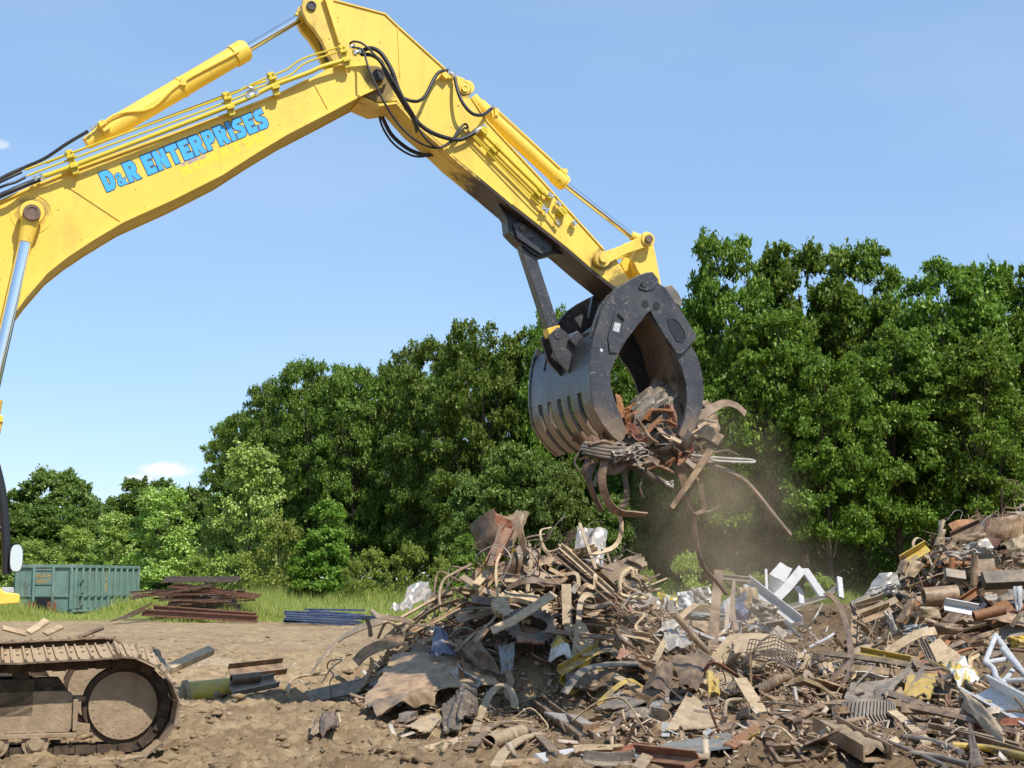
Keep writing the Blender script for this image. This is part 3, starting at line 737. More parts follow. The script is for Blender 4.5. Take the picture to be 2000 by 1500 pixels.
mb = MB(); e = Vector(L3(1232, 460, 0)); f_ = Vector(L3(1258, 469, 0)); mb.cyl(e, f_, .055, 18); mb.cyl(f_ + Vector((0, -.1, 0)), f_ + Vector((0, .1, 0)), .085, 24); mb.build('rod_eye', M['paint'], cy, bevel=.006)
# --- links
lk = -SW - .07
for off in (lk, SW + .02):
    p0, p1 = Vector(L(1176, 506, lk)), Vector(L(1265, 468, lk)); dv = (p1 - p0).normalized(); nv = Vector((-dv.y, dv.x)); mb = MB()
    q = [p0 + nv * .075 + dv * .06, p0 + dv * .35 + nv * .055, p1 - dv * .06 + nv * .075, p1 - dv * .06 - nv * .075, p0 + dv * .35 - nv * .055, p0 + dv * .06 - nv * .075]
    mb.prism([tuple(v) for v in q], off, off + .05)
    for p, r in ((p0, .1), (p1, .088)): mb.cyl((p.x, off - .02, p.y), (p.x, off + .068, p.y), r, 26)
    ln = mb.build('idler_link', M['paint_dirty'], EX, bevel=.005)
    if off < 0:
        for p, r, m in ((p0, .052, 'paint'), (p1, .05, 'pin')):
            mb = MB(); mb.cyl((p.x, off - .055, p.y), (p.x, off + .03, p.y), r, 20); mb.build('pin', M[m], ln, bevel=.004)
mb = MB()
for off in (-.2, .12): mb.prism(OUT([(1254, 470), (1276, 474), (1285, 520), (1290, 548), (1300, 590), (1278, 600), (1268, 560), (1246, 530), (1234, 505)], -.2), off, off + .08)
mb.prism(OUT([(1250, 500), (1262, 500), (1275, 560), (1262, 560)], -.2), -.118, .118)
mb.build('grapple_link', M['paint_dirty'], EX, bevel=.006)
# --- grapple
GO = -.80; GW = 2.02; GC = 1.56; RW = 1.46                                            # near plate face, overall width
LO = [(1275, 531), (1262, 532), (1248, 537), (1224, 550), (1204, 564), (1187, 584), (1176, 606), (1168, 632), (1160, 655), (1154, 690), (1152, 724), (1153, 760), (1160, 798), (1176, 828), (1196, 852), (1212, 866)]
LI = [(1226, 848), (1216, 820), (1206, 796), (1200, 778), (1193, 752), (1193, 724), (1203, 700), (1224, 664), (1244, 638), (1264, 612), (1283, 600), (1288, 570), (1286, 545)]
RO = [(1276, 534), (1286, 545), (1300, 562), (1322, 594), (1342, 624), (1360, 655), (1361, 664), (1353, 673), (1362, 686), (1371, 706), (1377, 736), (1379, 766), (1376, 796), (1364, 832), (1344, 866)]
RI = [(1330, 848), (1342, 815), (1346, 780), (1344, 748), (1335, 716), (1322, 690), (1310, 676), (1296, 652), (1284, 632), (1270, 612), (1262, 580), (1264, 550)]
gj = MB(); gj.prism(OUT(LO + LI, GO), GO, GO + .05)
jaw = gj.build('grapple_jaw', M['grapple'], EX, bevel=.006)
gj = MB(); gj.prism(OUT(LO[7:] + LI[:8], GO), GO + GW - .05, GO + GW); gj.build('side_plate', M['grapple'], jaw, bevel=.006)
gj = MB(); gj.prism(OUT(LO[:10] + [(1190, 700)] + LI[7:], GO), GO + GC - .05, GO + GC); gj.build('cheek_plate', M['grapple'], jaw, bevel=.006)
# doubler plate and outer rib on the near side
gj = MB(); gj.prism(OUT([(1200, 612), (1214, 596), (1228, 588), (1238, 598), (1240, 618), (1222, 660), (1205, 690), (1190, 690), (1186, 660)], GO), GO - .022, GO - .001); gj.build('doubler_plate', M['grapple'], jaw, bevel=.006)
rib = [(1250, 541), (1222, 556), (1200, 574), (1184, 596), (1174, 624), (1164, 656)]
gj = MB(); gj.prism(OUT([(x - 14, y + 3) for x, y in rib] + [(x + 6, y + 6) for x, y in rib[::-1]], GO + .1), GO + .09, GO + .13); gj.build('stiffener_plate', M['grapple'], jaw, bevel=.005)
def shell(outer, t0, inset, y0, y1, th, slots=None, name='shell', mat=None, parent=None, split=None):
    pts = [Vector((*L(x, y, GO), 0)) for x, y in outer]
    n = len(pts); lst = []
    for i, p in enumerate(pts):
        T = (pts[min(i + 1, n - 1)] - pts[max(i - 1, 0)]).normalized(); N = Vector((-T.y, T.x, 0)) * inset
        lst.append(Vector((p.x + N.x, 0, p.y + N.y)))
    path = catmull(lst, 4)
    mb = MB(); cut = int(len(path) * split) if split else len(path) - 1
    mb.sweep([(y0, -th / 2), (y1, -th / 2), (y1, th / 2), (y0, th / 2)], path[:cut + 1], Vector((1, 0, 0)))
    if split:
        for a, b in slots: mb.sweep([(a, -th / 2), (b, -th / 2), (b, th / 2), (a, th / 2)], path[cut:], Vector((1, 0, 0)))
    return mb, path
def fixed_sweep(y0, y1, th, path):                            # sheet between y0 and y1 following a path in the (x, z) plane
    n = len(path); vs = []
    for i, p in enumerate(path):
        T = (path[min(i + 1, n - 1)] - path[max(i - 1, 0)]).normalized(); N = Vector((-T.z, 0, T.x))
        for y, k in ((y0, -1), (y1, -1), (y1, 1), (y0, 1)): vs.append((p.x + N.x * k * th / 2, y, p.z + N.z * k * th / 2))
    fs = [[i * 4 + j, i * 4 + (j + 1) % 4, i * 4 + 4 + (j + 1) % 4, i * 4 + 4 + j] for i in range(n - 1) for j in range(4)]
    return vs, fs + [[0, 1, 2, 3], [4 * n - 1, 4 * n - 2, 4 * n - 3, 4 * n - 4]]
def jaw_shell(outer, inset, split, fingers, parent, mat, th=.04, gap=.2, wid=None):
    pts = [Vector((L(x, y, GO)[0], 0, L(x, y, GO)[1])) for x, y in outer]; n = len(pts); lst = []
    for i, p in enumerate(pts):
        T = (pts[min(i + 1, n - 1)] - pts[max(i - 1, 0)]).normalized(); lst.append(p + Vector((-T.z, 0, T.x)) * inset)
    path = catmull(lst, 4); c = int((len(path) - 1) * split)
    ya, yb = GO + (.051 if wid is None else .107), GO + (wid or GW) - (.051 if wid is None else .107)
    mb = MB()
    if c > 0: mb.add(*fixed_sweep(ya, yb, th, path[:c + 1]))
    w = (yb - ya) / fingers
    mb2 = None
    for k in range(fingers):
        a, b = ya + k * w + (.001 if k == 0 else w * gap), ya + (k + 1) * w - (.001 if k == fingers - 1 else w * gap)
        t = MB().add(*fixed_sweep(a, b, th, path[c:])); t.build('tine', mat, parent)
    if c > 0: mb.build('shell', mat, parent)
jaw_shell([(1165, 648), (1158, 668), (1154, 692), (1152, 724), (1153, 760), (1160, 798), (1176, 828), (1196, 852), (1212, 866)], .035, .52, 6, jaw, grapple_mat('grapple_shell_steel', (3.3, 4.15)), gap=.2)
# top box of the jaw where the brace lands
gj = MB(); q = OUT([(1165, 648), (1200, 628), (1215, 640), (1190, 690)], GO)
gj.prism(OUT([(1168, 640), (1204, 612), (1216, 626), (1176, 668)], GO), GO + .052, GO + .5); gj.prism(OUT([(1150, 648), (1165, 630), (1180, 644), (1168, 668)], GO), -.22, .22)
gj.build('gusset', M['grapple'], jaw, bevel=.006)
gj = MB(); s, z = L(1081, 657, 0); gj.cyl((s, -.16, z), (s, .16, z), .06, 18)
for y in (-.15, .11): gj.prism([(s - .12, z - .02), (s, z + .09), (s + .1, z + .04), (s + .32, z - .22), (s + .14, z - .46), (s - .02, z - .3)], y, y + .04)
gj.build('brace_ear', M['grapple'], jaw, bevel=.005)
gj = MB(); s, z = L(1252, 565, GO); gj.cyl((s, GO + .05, z), (s, GO + GC - .05, z), .085, 24); s, z = L(1275, 600, GO); gj.cyl((s, GO + .05, z), (s, GO + GC - .05, z), .07, 24)
for y in (-.36, .3): gj.prism(OUT([(1230, 545), (1276, 545), (1300, 590), (1282, 620), (1255, 615), (1222, 590)], GO), y, y + .06)
gj.build('pivot_tube', M['grapple'], jaw)
rj = MB(); rj.prism(OUT([(x, y) for x, y in RO + RI], GO), GO + .056, GO + .104)
rjaw = rj.build('grapple_jaw', M['grapple'], EX, bevel=.006)
rj = MB(); rj.prism(OUT(RO + RI, GO), GO + RW - .104, GO + RW - .056); rj.build('side_plate', M['grapple'], rjaw, bevel=.006)
# front plate with its slotted window, proud of the near side plate
FP0 = [(1280, 548), (1300, 562), (1322, 594), (1342, 624), (1361, 656), (1360, 662), (1334, 690), (1324, 692), (1296, 652), (1273, 612), (1268, 580)]
rj = MB()
slot = [(1312, 634), (1306, 628), (1306, 624), (1310, 622), (1318, 624), (1326, 630), (1336, 646), (1339, 658), (1336, 665), (1328, 666), (1318, 660)]
rj.prism(OUT(FP0, GO), GO + .004, GO + .055); fp = rj.build('front_plate', M['grapple'], rjaw, bevel=.005)
rj = MB()
sl = OUT([(1306, 624), (1314, 622), (1324, 628), (1336, 646), (1339, 660), (1333, 667), (1322, 664), (1309, 642)], GO); cx = sum(p[0] for p in sl) / 8; cz = sum(p[1] for p in sl) / 8
rj.prism(sl, GO + .0005, GO + .02); rj.build('slot_shade', M['blackpaint'], fp)  # black sheet painted in for the shade within the slot
rj = MB(); rj.ring([(cx + (p[0] - cx) * 1.10, cz + (p[1] - cz) * 1.08) for p in sl], sl, GO - .008, GO + .02); rj.build('slot_rim', M['grapple'], fp)
jaw_shell([(1310, 576), (1330, 606), (1350, 640), (1366, 690), (1375, 724), (1378, 760), (1375, 796), (1363, 832), (1344, 866)], -.035, .3, 5, rjaw, M['grapple_in'], gap=.05, wid=RW)
gj = MB()
for x, y in ((1260, 594), (1282, 597)):
    s, z = L(x, y, GO); gj.cyl((s, GO - .004, z), (s, GO + .02, z), .047, 22)
gj.build('lift_hole_shade', M['blackpaint'], jaw)  # black discs on the plate stand in for shaded hole interiors
gj = MB(); s, z = L(1257, 556, GO); gj.cyl((s, GO - .03, z), (s, GO + .01, z), .035, 16); gj.build('pin', M['darkpin'], jaw)
gj = MB(); gj.prism(OUT([(1248, 560), (1276, 562), (1282, 555), (1276, 564), (1262, 568), (1248, 564)], GO), GO - .02, GO - .001); gj.prism(OUT([(1204, 614), (1216, 626), (1218, 624), (1206, 612)], GO), GO - .05, GO - .023); gj.build('keeper_bar', M['grapple'], jaw)
gj = MB(); gj.prism(OUT([(1199, 630), (1211, 633), (1207, 650), (1195, 646)], GO), GO - .025, GO - .0225); gj.build('sticker', M['white'], jaw)
gj = MB(); gj.prism(OUT([(1173, 680), (1178, 683), (1176, 688), (1171, 685)], GO), GO - .003, GO - .001); gj.build('sticker', M['white'], jaw)
gj = MB(); gj.prism(OUT([(1296, 560), (1312, 556), (1326, 572), (1334, 590), (1330, 600), (1318, 592)], GO + .3), GO + .3, GO + .55); gj.prism(OUT([(1296, 560), (1312, 556), (1326, 572), (1334, 590), (1330, 600), (1318, 592)], GO + .3), GO + .95, GO + 1.2); gj.build('jaw_hinge', M['grey'], rjaw, bevel=.012)
# --- hoses at the elbow and at the boom foot
oh = -BW - .1
def hose(pts, r, offs): line([(x, y, offs[min(i, len(offs) - 1)]) for i, (x, y) in enumerate(pts)], 0, r, 'hydraulic_hose', M['rubber'], EX, 10, 6)
H3 = [oh, oh - .04, oh - .09, oh - .12, oh - .12, oh - .1, oh - .07, oh - .03, os_ - .03, os_ - .02, os_]
hose([(704, 101), (724, 94), (745, 105), (766, 140), (778, 175), (797, 210), (818, 241), (850, 262), (892, 273), (918, 264), (930, 254)], .026, H3)
hose([(704, 106), (727, 108), (745, 122), (757, 150), (776, 182), (793, 210), (808, 234), (815, 262), (806, 268)], .024, [oh, oh - .03, oh - .07, oh - .09, oh - .09, oh - .06, oh - .02, 0, .2])
hose([(682, 86), (692, 81), (712, 88), (745, 122), (766, 154), (790, 196), (808, 224), (818, 252), (836, 276), (855, 288), (878, 280), (895, 254), (909, 242), (915, 252)], .013, [oh, oh - .03, oh - .06, oh - .1, oh - .14, oh - .14, oh - .11, oh - .08, oh - .05, os_ - .06, os_ - .05, os_ - .03, os_, os_])
hose([(685, 92), (708, 98), (719, 130), (735, 168), (752, 203), (780, 245), (815, 276), (850, 289), (875, 280), (899, 256), (910, 250), (917, 258)], .013, [oh, oh - .05, oh - .13, oh - .17, oh - .17, oh - .13, oh - .1, os_ - .06, os_ - .05, os_ - .04, os_, os_])
hose([(790, 192), (803, 197), (818, 197), (832, 185), (846, 157), (858, 141), (876, 137)], .021, [oh + .05, os_ - .08, os_ - .12, os_ - .12, os_ - .08, os_ - .03, os_])
hose([(888, 150), (894, 178), (905, 203), (923, 222), (944, 224), (960, 212)], .021, [os_, os_ - .06, os_ - .1, os_ - .1, os_ - .05, -.18])
hose([(738, 215), (747, 248), (768, 280), (798, 301), (822, 306), (850, 300)], .013, [.2, .25, .28, .28, .2, .05])
hose([(746, 228), (764, 262), (790, 286), (815, 299), (836, 303), (856, 298)], .024, [.1, .16, .2, .2, .12, .05])
hose([(78, 350), (52, 360), (24, 372), (-10, 388), (-60, 420)], .028, [ol, ol, ol - .03, ol - .02, ol]); hose([(42, 336), (18, 347), (-14, 364), (-60, 400)], .016, [ol, ol - .03, ol - .03, ol])
hose([(50, 346), (30, 356), (10, 362), (-20, 376), (-60, 404)], .014, [ol + .02, ol, ol - .02, ol, ol]); hose([(172, 256), (130, 281), (88, 309), (50, 326), (10, 344), (-40, 374)], .019, [-.13, -.1, -.05, 0, 0, 0])
# ---------------------------------------------------------------- roll-off container beside the trees
def paint_old(name, a, b, rust):
    t = NT(name); n = t.noise(1.2, 8, .7)
    c = t.ramp(n, [(.35, a), (.7, b)])
    r = t.ramp(t.noise(2.6, 9, .75, vec_scale=(1, 1, .5)), [(.54, (0, 0, 0)), (.62, (1, 1, 1))])
    z = t.xyz(t.coord())[2]
    c = t.mix(t.math('MULTIPLY', r, t.maprange(z, 2.2, 0, .35, .95)), c, rust)
    return t.set(c, .55)
M['teal'] = paint_old('weathered_teal_paint', (.125, .21, .175), (.21, .30, .25), (.13, .07, .04))
b_ang = math.radians(11); cpos = P(142, 1180, 61.0); gz = .26
CT_ = empty('roll_off_container', (cpos.x, cpos.y, gz), -b_ang)
tag(CT_, 'long teal roll-off waste container with ribbed sides and orange lettering, in tall grass', 'container')
CW, CLN, CH = 2.55, 6.0, 2.10                                    # local: x from -CW to 0, y from 0 to CLN
mb = MB(); z0 = .16
mb.box((-CW / 2, CLN / 2, z0 + .03), (CW, CLN, .06))
mb.box((-.02, CLN / 2, (CH + z0) / 2), (.04, CLN - .08, CH - z0 - .06)); mb.box((-CW + .02, CLN / 2, (CH + z0) / 2), (.04, CLN - .08, CH - z0 - .06))
mb.box((-CW / 2, .02, (CH + z0) / 2), (CW, .04, CH - z0 - .06)); mb.box((-CW / 2, CLN - .02, (CH + z0) / 2), (CW, .04, CH - z0 - .06))
mb.build('body', M['teal'], CT_)
mb = MB()
for x in (.03, -CW - .03): mb.box((x, CLN / 2, CH - .06), (.12, CLN + .1, .13)); mb.box((x, CLN / 2, .24), (.10, CLN, .12))
for y in (-.03, CLN + .03): mb.box((-CW / 2, y, CH - .058), (CW + .14, .10, .126))
mb.build('top_rail', M['teal'], CT_, bevel=.015)
rib = None
for k in range(11):
    for x in (.06, -CW - .06):
        if rib is None:
            m_ = MB(); m_.box((0, 0, (CH + .2) / 2), (.11, .10, CH - .44)); o = rib = m_.build('rib', M['teal'], CT_, bevel=.015)
        else: o = rib.copy(); COL.objects.link(o); o.parent = CT_
        o.location = (x, .08 + k * (CLN - .16) / 10, 0)
mb = MB()
for x in (-.06, -.86, -1.72, -CW + .06): mb.box((x, -.05, (CH + .2) / 2), (.10, .11, CH - .4))
mb.box((-1.29, -.03, 1.02), (.74, .07, .42)); mb.box((-CW / 2, -.035, .82), (CW - .2, .05, .05)); mb.box((-1.29, -.045, CH - .2), (.72, .05, .08))
mb.build('end_frame', M['teal'], CT_, bevel=.012)
mb = MB(); mb.box((-1.29, -.055, 1.56), (.74, .04, .52)); mb.build('front_panel', M['teal'], CT_)
mb = MB(); mb.box((-1.29, -.022, .5), (.72, .02, .52)); mb.build('hook_recess_shade', M['blackpaint'], CT_)  # flat black sheet, the recess's shade put in as colour
for x in (-1.86, -1.62, -.98, -.74):
    mb = MB(); mb.prism([(x - .04, .02), (x + .1, .02), (x + .06, .62), (x + .02, .62)], -.3, -.11); mb.build('skid_bracket', M['redrust'], CT_)
mb = MB()
for z in (.5, 1.0, 1.5): mb.box((.13, .42, z), (.05, .5, .05))
for y in (.2, .64): mb.box((.13, y, 1.0), (.04, .04, 1.3))
mb.build('ladder', M['teal'], CT_)
mb = MB(); mb.box((.09, CLN / 2, .86), (.05, CLN, .05)); mb.build('side_rail', M['teal'], CT_)
orange = NT('faded_orange_lettering').set((.55, .33, .05), .6)
def world_text(s, org, ex, ez, h, nrm, off, name, mat, parent, gap=.16):
    mb = MB(); x = 0
    for ch in s:
        if ch == ' ': x += .4; continue
        v, f = text_mesh(ch, offset=off, ext=.5); v0 = min(q[0] for q in v); w = max(q[0] for q in v) - v0
        mb.add([tuple(Vector(org) + Vector(ex) * ((x + q[0] - v0) * h) + Vector(ez) * (q[1] * h) + Vector(nrm) * (.003 * (q[2] + .5))) for q in v], f); x += w + gap
    return mb.build(name, mat, parent)
world_text('TRASH', (-1.62, -.085, 1.60), (1, 0, 0), (0, 0, 1), .17, (0, -1, 0), .03, 'lettering', orange, CT_)
world_text('ONLY', (-1.58, -.085, 1.38), (1, 0, 0), (0, 0, 1), .17, (0, -1, 0), .03, 'lettering', orange, CT_)
for i, ch in enumerate('30'): world_text(ch, (.001, 2.86, 1.5 - i * .5), (0, 1, 0), (0, 0, 1), .55, (1, 0, 0), .04, 'number', orange, CT_)
# ---------------------------------------------------------------- stacked reinforcing panels, beams and bars in the grass
def rods_panel(name, label, cat, mat, c, w, l, nx, ny, r, rz, tilt, group=None, thick=.01, roll=0):
    mb = MB()
    for i in range(nx): x = -w / 2 + w * i / (nx - 1); mb.box((x, 0, 0), (r, l, r))
    for j in range(ny): y = -l / 2 + l * j / (ny - 1); mb.box((0, y, r), (w, r, r))
    o = mb.build(name, mat); o.location = c; o.rotation_euler = (tilt, roll, rz); tag(o, label, cat, group); return o
def far_bar(name, label, cat, mat, p, q, w, h, group=None):
    p, q = Vector(p), Vector(q); mid = (p + q) / 2; mb = MB(); ln = (q - p).length
    mb.sweep([(-w / 2, -h / 2), (w / 2, -h / 2), (w / 2, -h / 2 + h * .18), (w * .12, -h / 2 + h * .18), (w * .12, h / 2 - h * .18), (w / 2, h / 2 - h * .18), (w / 2, h / 2), (-w / 2, h / 2), (-w / 2, h / 2 - h * .18), (-w * .12, h / 2 - h * .18), (-w * .12, -h / 2 + h * .18), (-w / 2, -h / 2 + h * .18)], [p - mid, q - mid], (0, 0, 1))
    o = mb.build(name, mat); o.location = mid; return tag(o, label, cat, group)
D_ = 57
def W(px, py, d=D_): return P(px, py, d)
for (a, b, m, lb) in ((((278, 1196, 57), (503, 1209, 56.4)), None, 'redrust', 'long red steel beam at the base of the rusty stack, nearest the bare dirt'),
                      (((300, 1188, 57.8), (500, 1203, 57.2)), None, 'redrust', 'long red steel beam just behind another at the base of the rusty stack'),
                      (((352, 1180, 58.6), (470, 1186, 58.2)), None, 'brown', 'dark brown beam lying above the two red beams in the far stack'),
                      (((345, 1168, 59), (462, 1172, 58.4)), None, 'paleblue', 'pale teal beam lying in the middle of the far rusty stack'),
                      (((340, 1160, 59.4), (480, 1158, 59)), None, 'brown', 'brown beam just under the mesh panels of the far stack')):
    far_bar('steel_beam', lb, 'beam', M[m], W(*a[0]), W(*a[1]), .22, .26)
c = W(385, 1142, 59); rods_panel('mesh_panel', 'black welded mesh panel lying topmost on the far rusty stack', 'mesh panel', M['dark'], c + Vector((.15, 0, .18)), 2.9, 1.3, 24, 9, .03, .06, .16)
c = W(420, 1155, 58.6); rods_panel('mesh_panel', 'rusty mesh panel sticking out to the stack\'s end nearest the blue bars', 'mesh panel', M['redrust'], c, 3.4, 1.3, 26, 8, .03, -.05, .10, roll=.13)
c = W(335, 1156, 58.2); rods_panel('mesh_panel', 'rusty mesh panel sloping down from the stack toward the green container', 'mesh panel', M['brown'], c, 3.0, 1.2, 22, 8, .032, .1, .10, roll=-.16)
c = W(372, 1172, 58.2); rods_panel('mesh_panel', 'brown mesh panel pressed under the other panels of the far stack', 'mesh panel', M['brown'], c, 2.2, 1.1, 18, 7, .03, 0, .1, roll=.02)
for k in range(16):
    x0, y0 = 262 + RND.uniform(-12, 70), 1156 + RND.uniform(-4, 30); 
    far_bar('steel_bar', 'thin rusty bar sticking out of the far stack of panels and beams', 'bar', M[RND.choice(['rust', 'brown', 'redrust'])], W(x0, y0 + RND.uniform(0, 8), 58 + RND.uniform(-.6, .6)), W(x0 + RND.uniform(110, 190), y0 + RND.uniform(-14, 8), 58.4 + RND.uniform(-.5, .5)), .06, .07, 'thin bars in the far stack')
for k in range(7):
    far_bar('loose_rod', 'thin bent rod fanned out in the grass between container and stack', 'rod', M['brown'], W(214 + k * 7, 1214 - k * 1.5, 55.5), W(285 + RND.uniform(-4, 12), 1178 + RND.uniform(0, 14), 57.5), .035, .035, 'loose rods in front of the container')
for k in range(13):
    x0, y0 = 550 + (RND.uniform(0, 60) if k % 3 else RND.uniform(60, 100)), 1188 + RND.uniform(0, 24); x1, y1 = x0 + RND.uniform(60, 125), y0 + RND.uniform(-2, 20) * (1 if y0 < 1200 else .3); d0 = 56.8 - (y0 - 1188) * .07
    far_bar('blue_bar', 'dark blue steel bar in the loose bundle lying on the grass edge', 'bar', M['bluep'], W(x0, y0, d0), W(x1, min(y1, 1214), d0 - .6), .06, .07, 'bundle of blue bars')
    y = 1193 + (k % 5) * 4.5; x = 552 + RND.uniform(0, 18); far_bar('blue_bar', 'dark blue steel bar in the loose bundle lying on the grass edge', 'bar', M['bluep'], W(x, y + 2, 56 - (k % 5) * .5), W(x + 100 + RND.uniform(20, 60), y + 6 + (k // 5) * 3, 55.8 - (k % 5) * .45), .1, .09, 'bundle of blue bars')
mb = MB(); rr = random.Random(5)
ib = bmesh.new(); bmesh.ops.create_icosphere(ib, subdivisions=3, radius=1)
for v in ib.verts: v.co *= 1 + .18 * float(vnoise(v.co.x * 2 + 5, v.co.y * 2 + v.co.z * 1.7, 3)) * 2; v.co.z *= .5; v.co.x *= 1.2
mb.add([tuple(v.co * .62) for v in ib.verts], [[v.index for v in f.verts] for f in ib.faces]); ib.free()
ro = mb.build('boulder', mud('pale_rock', (.36, .34, .3), (.52, .5, .45)), ang=60); ro.location = W(566, 1152, 64); ro.location.z = .42; tag(ro, 'pale grey boulder half hidden in the tall grass before the dark trees', 'boulder')
# ---------------------------------------------------------------- trees, shrubs and tall grass
def leaf_mat(name, a, b, c2, trans=.35, rough=.42):
    t = NT(name)
    geo = t.new('ShaderNodeNewGeometry'); r = geo.outputs['Random Per Island']
    c = t.ramp(r, [(0, a), (.55, b), (1, c2)])
    hs = t.new('ShaderNodeHueSaturation'); t.l.new(c, hs.inputs['Color'])
    t.l.new(t.maprange(t.rnd(), 0, 1, .78, 1.2), hs.inputs['Value']); t.l.new(t.maprange(t.rnd(), 0, 1, .485, .512), hs.inputs['Hue'])
    t.set(hs.outputs[0], rough + .08, 0, .3)
    tr = t.new('ShaderNodeBsdfTranslucent'); mx = t.new('ShaderNodeMixShader')
    g = t.mix(.5, hs.outputs[0], (.22, .36, .03)); t.l.new(g, tr.inputs['Color'])
    mx.inputs[0].default_value = trans; t.l.new(t.b.outputs[0], mx.inputs[1]); t.l.new(tr.outputs[0], mx.inputs[2]); t.l.new(mx.outputs[0], t.out.inputs['Surface'])
    return t.m
LM = dict(F=leaf_mat('haze_tinted_maple_leaf', (.085, .15, .028), (.155, .235, .045), (.28, .35, .10)), W=leaf_mat('walnut_leaf', (.060, .126, .012), (.124, .218, .023), (.28, .37, .062)),  # F: maple leaf colour lightened to carry distance haze
          K=leaf_mat('maple_leaf', (.066, .132, .014), (.135, .222, .028), (.30, .38, .09)),
          S=leaf_mat('poplar_leaf', (.23, .36, .05), (.38, .52, .09), (.60, .64, .28), .3, .35),
          G=leaf_mat('olive_shrub_leaf', (.19, .28, .035), (.31, .38, .07), (.42, .46, .13)),
          B=leaf_mat('bright_sapling_leaf', (.12, .25, .03), (.21, .36, .05), (.34, .47, .10), .45))
bark = mud('bark', (.045, .034, .025), (.10, .078, .058))
def make_tree(kind, seed, h, r, t0, nclump, nleaf, leaf, cr, droop=.0, prof=None, flat=.7):
    g = np.random.default_rng(seed); cl = []
    prof = prof or (lambda t: math.sin(PI * min(1, max(0, .08 + .92 * t)) ** .8) ** .65)
    for k in range(nclump):
        u = g.random() ** .85; t = t0 + (1 - t0) * u
        R = r * max(.12, prof(u)) * (0.35 + .65 * math.sqrt(g.random())); a = g.random() * 2 * PI
        wob = 1 + .28 * math.sin(3 * a + seed) * g.random()
        cl.append((R * wob * math.cos(a), R * wob * math.sin(a), h * t - (cr * .4), cr * (.65 + .7 * g.random()) * (1.1 - .35 * u)))
    cl.append((r * .12, 0, h - cr * .7, cr * .9)); cl.append((-r * .25, r * .1, h - cr * 1.1, cr)); cl.append((r * .3, -r * .2, h - cr * 1.4, cr))
    per = nleaf // len(cl); V = []; 
    for (x, y, z, c) in cl:
        n = max(8, int(per * (c / cr) ** 2))
        d = g.normal(size=(n, 3)); d /= np.linalg.norm(d, axis=1)[:, None]
        d[:, 2] = np.where(d[:, 2] < -.25, -d[:, 2] * .6, d[:, 2])
        rad = c * (.45 + .62 * g.random((n, 1)) ** .6)
        # sprays: leaves gathered in bunches so the outline is ragged
        nb = max(3, n // 22); bi = g.integers(0, nb, n)
        bd = g.normal(size=(nb, 3)); bd /= np.linalg.norm(bd, axis=1)[:, None]; bd[:, 2] = np.where(bd[:, 2] < -.3, -bd[:, 2] * .5, bd[:, 2])
        br = c * (.7 + .5 * g.random((nb, 1)))
        sp = bd[bi] * br[bi] * (.35 + .65 * g.random((n, 1)) ** .5) + g.normal(size=(n, 3)) * c * .12
        use = g.random((n, 1)) < .72
        p = np.where(use, sp, d * rad) * np.array([1, 1, flat]) + np.array([x, y, z])
        nrm = d * .5 + g.normal(size=(n, 3)) * .55 + np.array([0, -.1, .55]); nrm /= np.linalg.norm(nrm, axis=1)[:, None]
        up = g.normal(size=(n, 3)) + np.array([0, 0, -droop]); T = up - nrm * (up * nrm).sum(1)[:, None]; T /= np.linalg.norm(T, axis=1)[:, None] + 1e-9
        B = np.cross(nrm, T); s = leaf * (.6 + .8 * g.random((n, 1)))
        bend = nrm * s * .18
        V.append(np.stack([p - T * s * .5 - bend, p + B * s * .30, p + T * s * .5 - bend, p - B * s * .30], 1).reshape(-1, 3))
    V = np.concatenate(V); V[:, 2] = np.maximum(V[:, 2], .05); q = np.arange(len(V)).reshape(-1, 4)
    crown = np_mesh('crown', V, q, LM[kind])
    mb = MB(); tr = (h * .017 + .03) * (.42 if kind in 'SGB' else 1)
    wob = [Vector((g.normal() * .02 * h * i / 6, g.normal() * .02 * h * i / 6, h * .86 * i / 6)) for i in range(7)]
    path = catmull(wob, 3); mb.tube(path, tr, 8, scale=lambda t: 1.25 - 1.1 * t)
    for (x, y, z, c) in cl[::max(1, len(cl) // 26)]:
        tt = max(.12, min(.95, (z / h) * .72)); b0 = path[int(tt * (len(path) - 1))]; e = Vector((x, y, z)); m = b0.lerp(e, .5) + Vector((0, 0, -.03 * h))
        mb.tube(catmull([b0, m, e], 3), tr * .26, 5, scale=lambda t: 1.1 - .85 * t)
    return crown, mb, h, r
def tree_proto(kind, seed, name, **k):
    crown, mb, h, r = make_tree(kind, seed, **k)
    root = empty(name); c = bpy.data.objects.new('crown', crown); COL.objects.link(c); c.parent = root
    mb.build('trunk' if 'shrub' not in name else 'stem', bark, root, ang=70)
    return [root, h, r, False]
tall = lambda u: max(.3, 1 - abs((u - .42) / .66) ** 2.4) ** .5
PR = {}
for i in range(3): PR['W%d' % i] = tree_proto('W', 21 + i, 'walnut_tree', h=15, r=4.2, t0=.3, nclump=170, nleaf=52000, leaf=.27, cr=.95, droop=.7, prof=tall, flat=.8)
for i in range(3): PR['K%d' % i] = tree_proto('K', 41 + i, 'maple_tree', h=13.5, r=4.6, t0=.12, nclump=210, nleaf=60000, leaf=.215, cr=.9, prof=tall, flat=.75)
for i in range(2): PR['S%d' % i] = tree_proto('S', 61 + i, 'poplar_tree', h=6.5, r=2.2, t0=.04, nclump=90, nleaf=17000, leaf=.15, cr=.6, prof=lambda u: (1 - u * .72) ** .8, flat=.9)
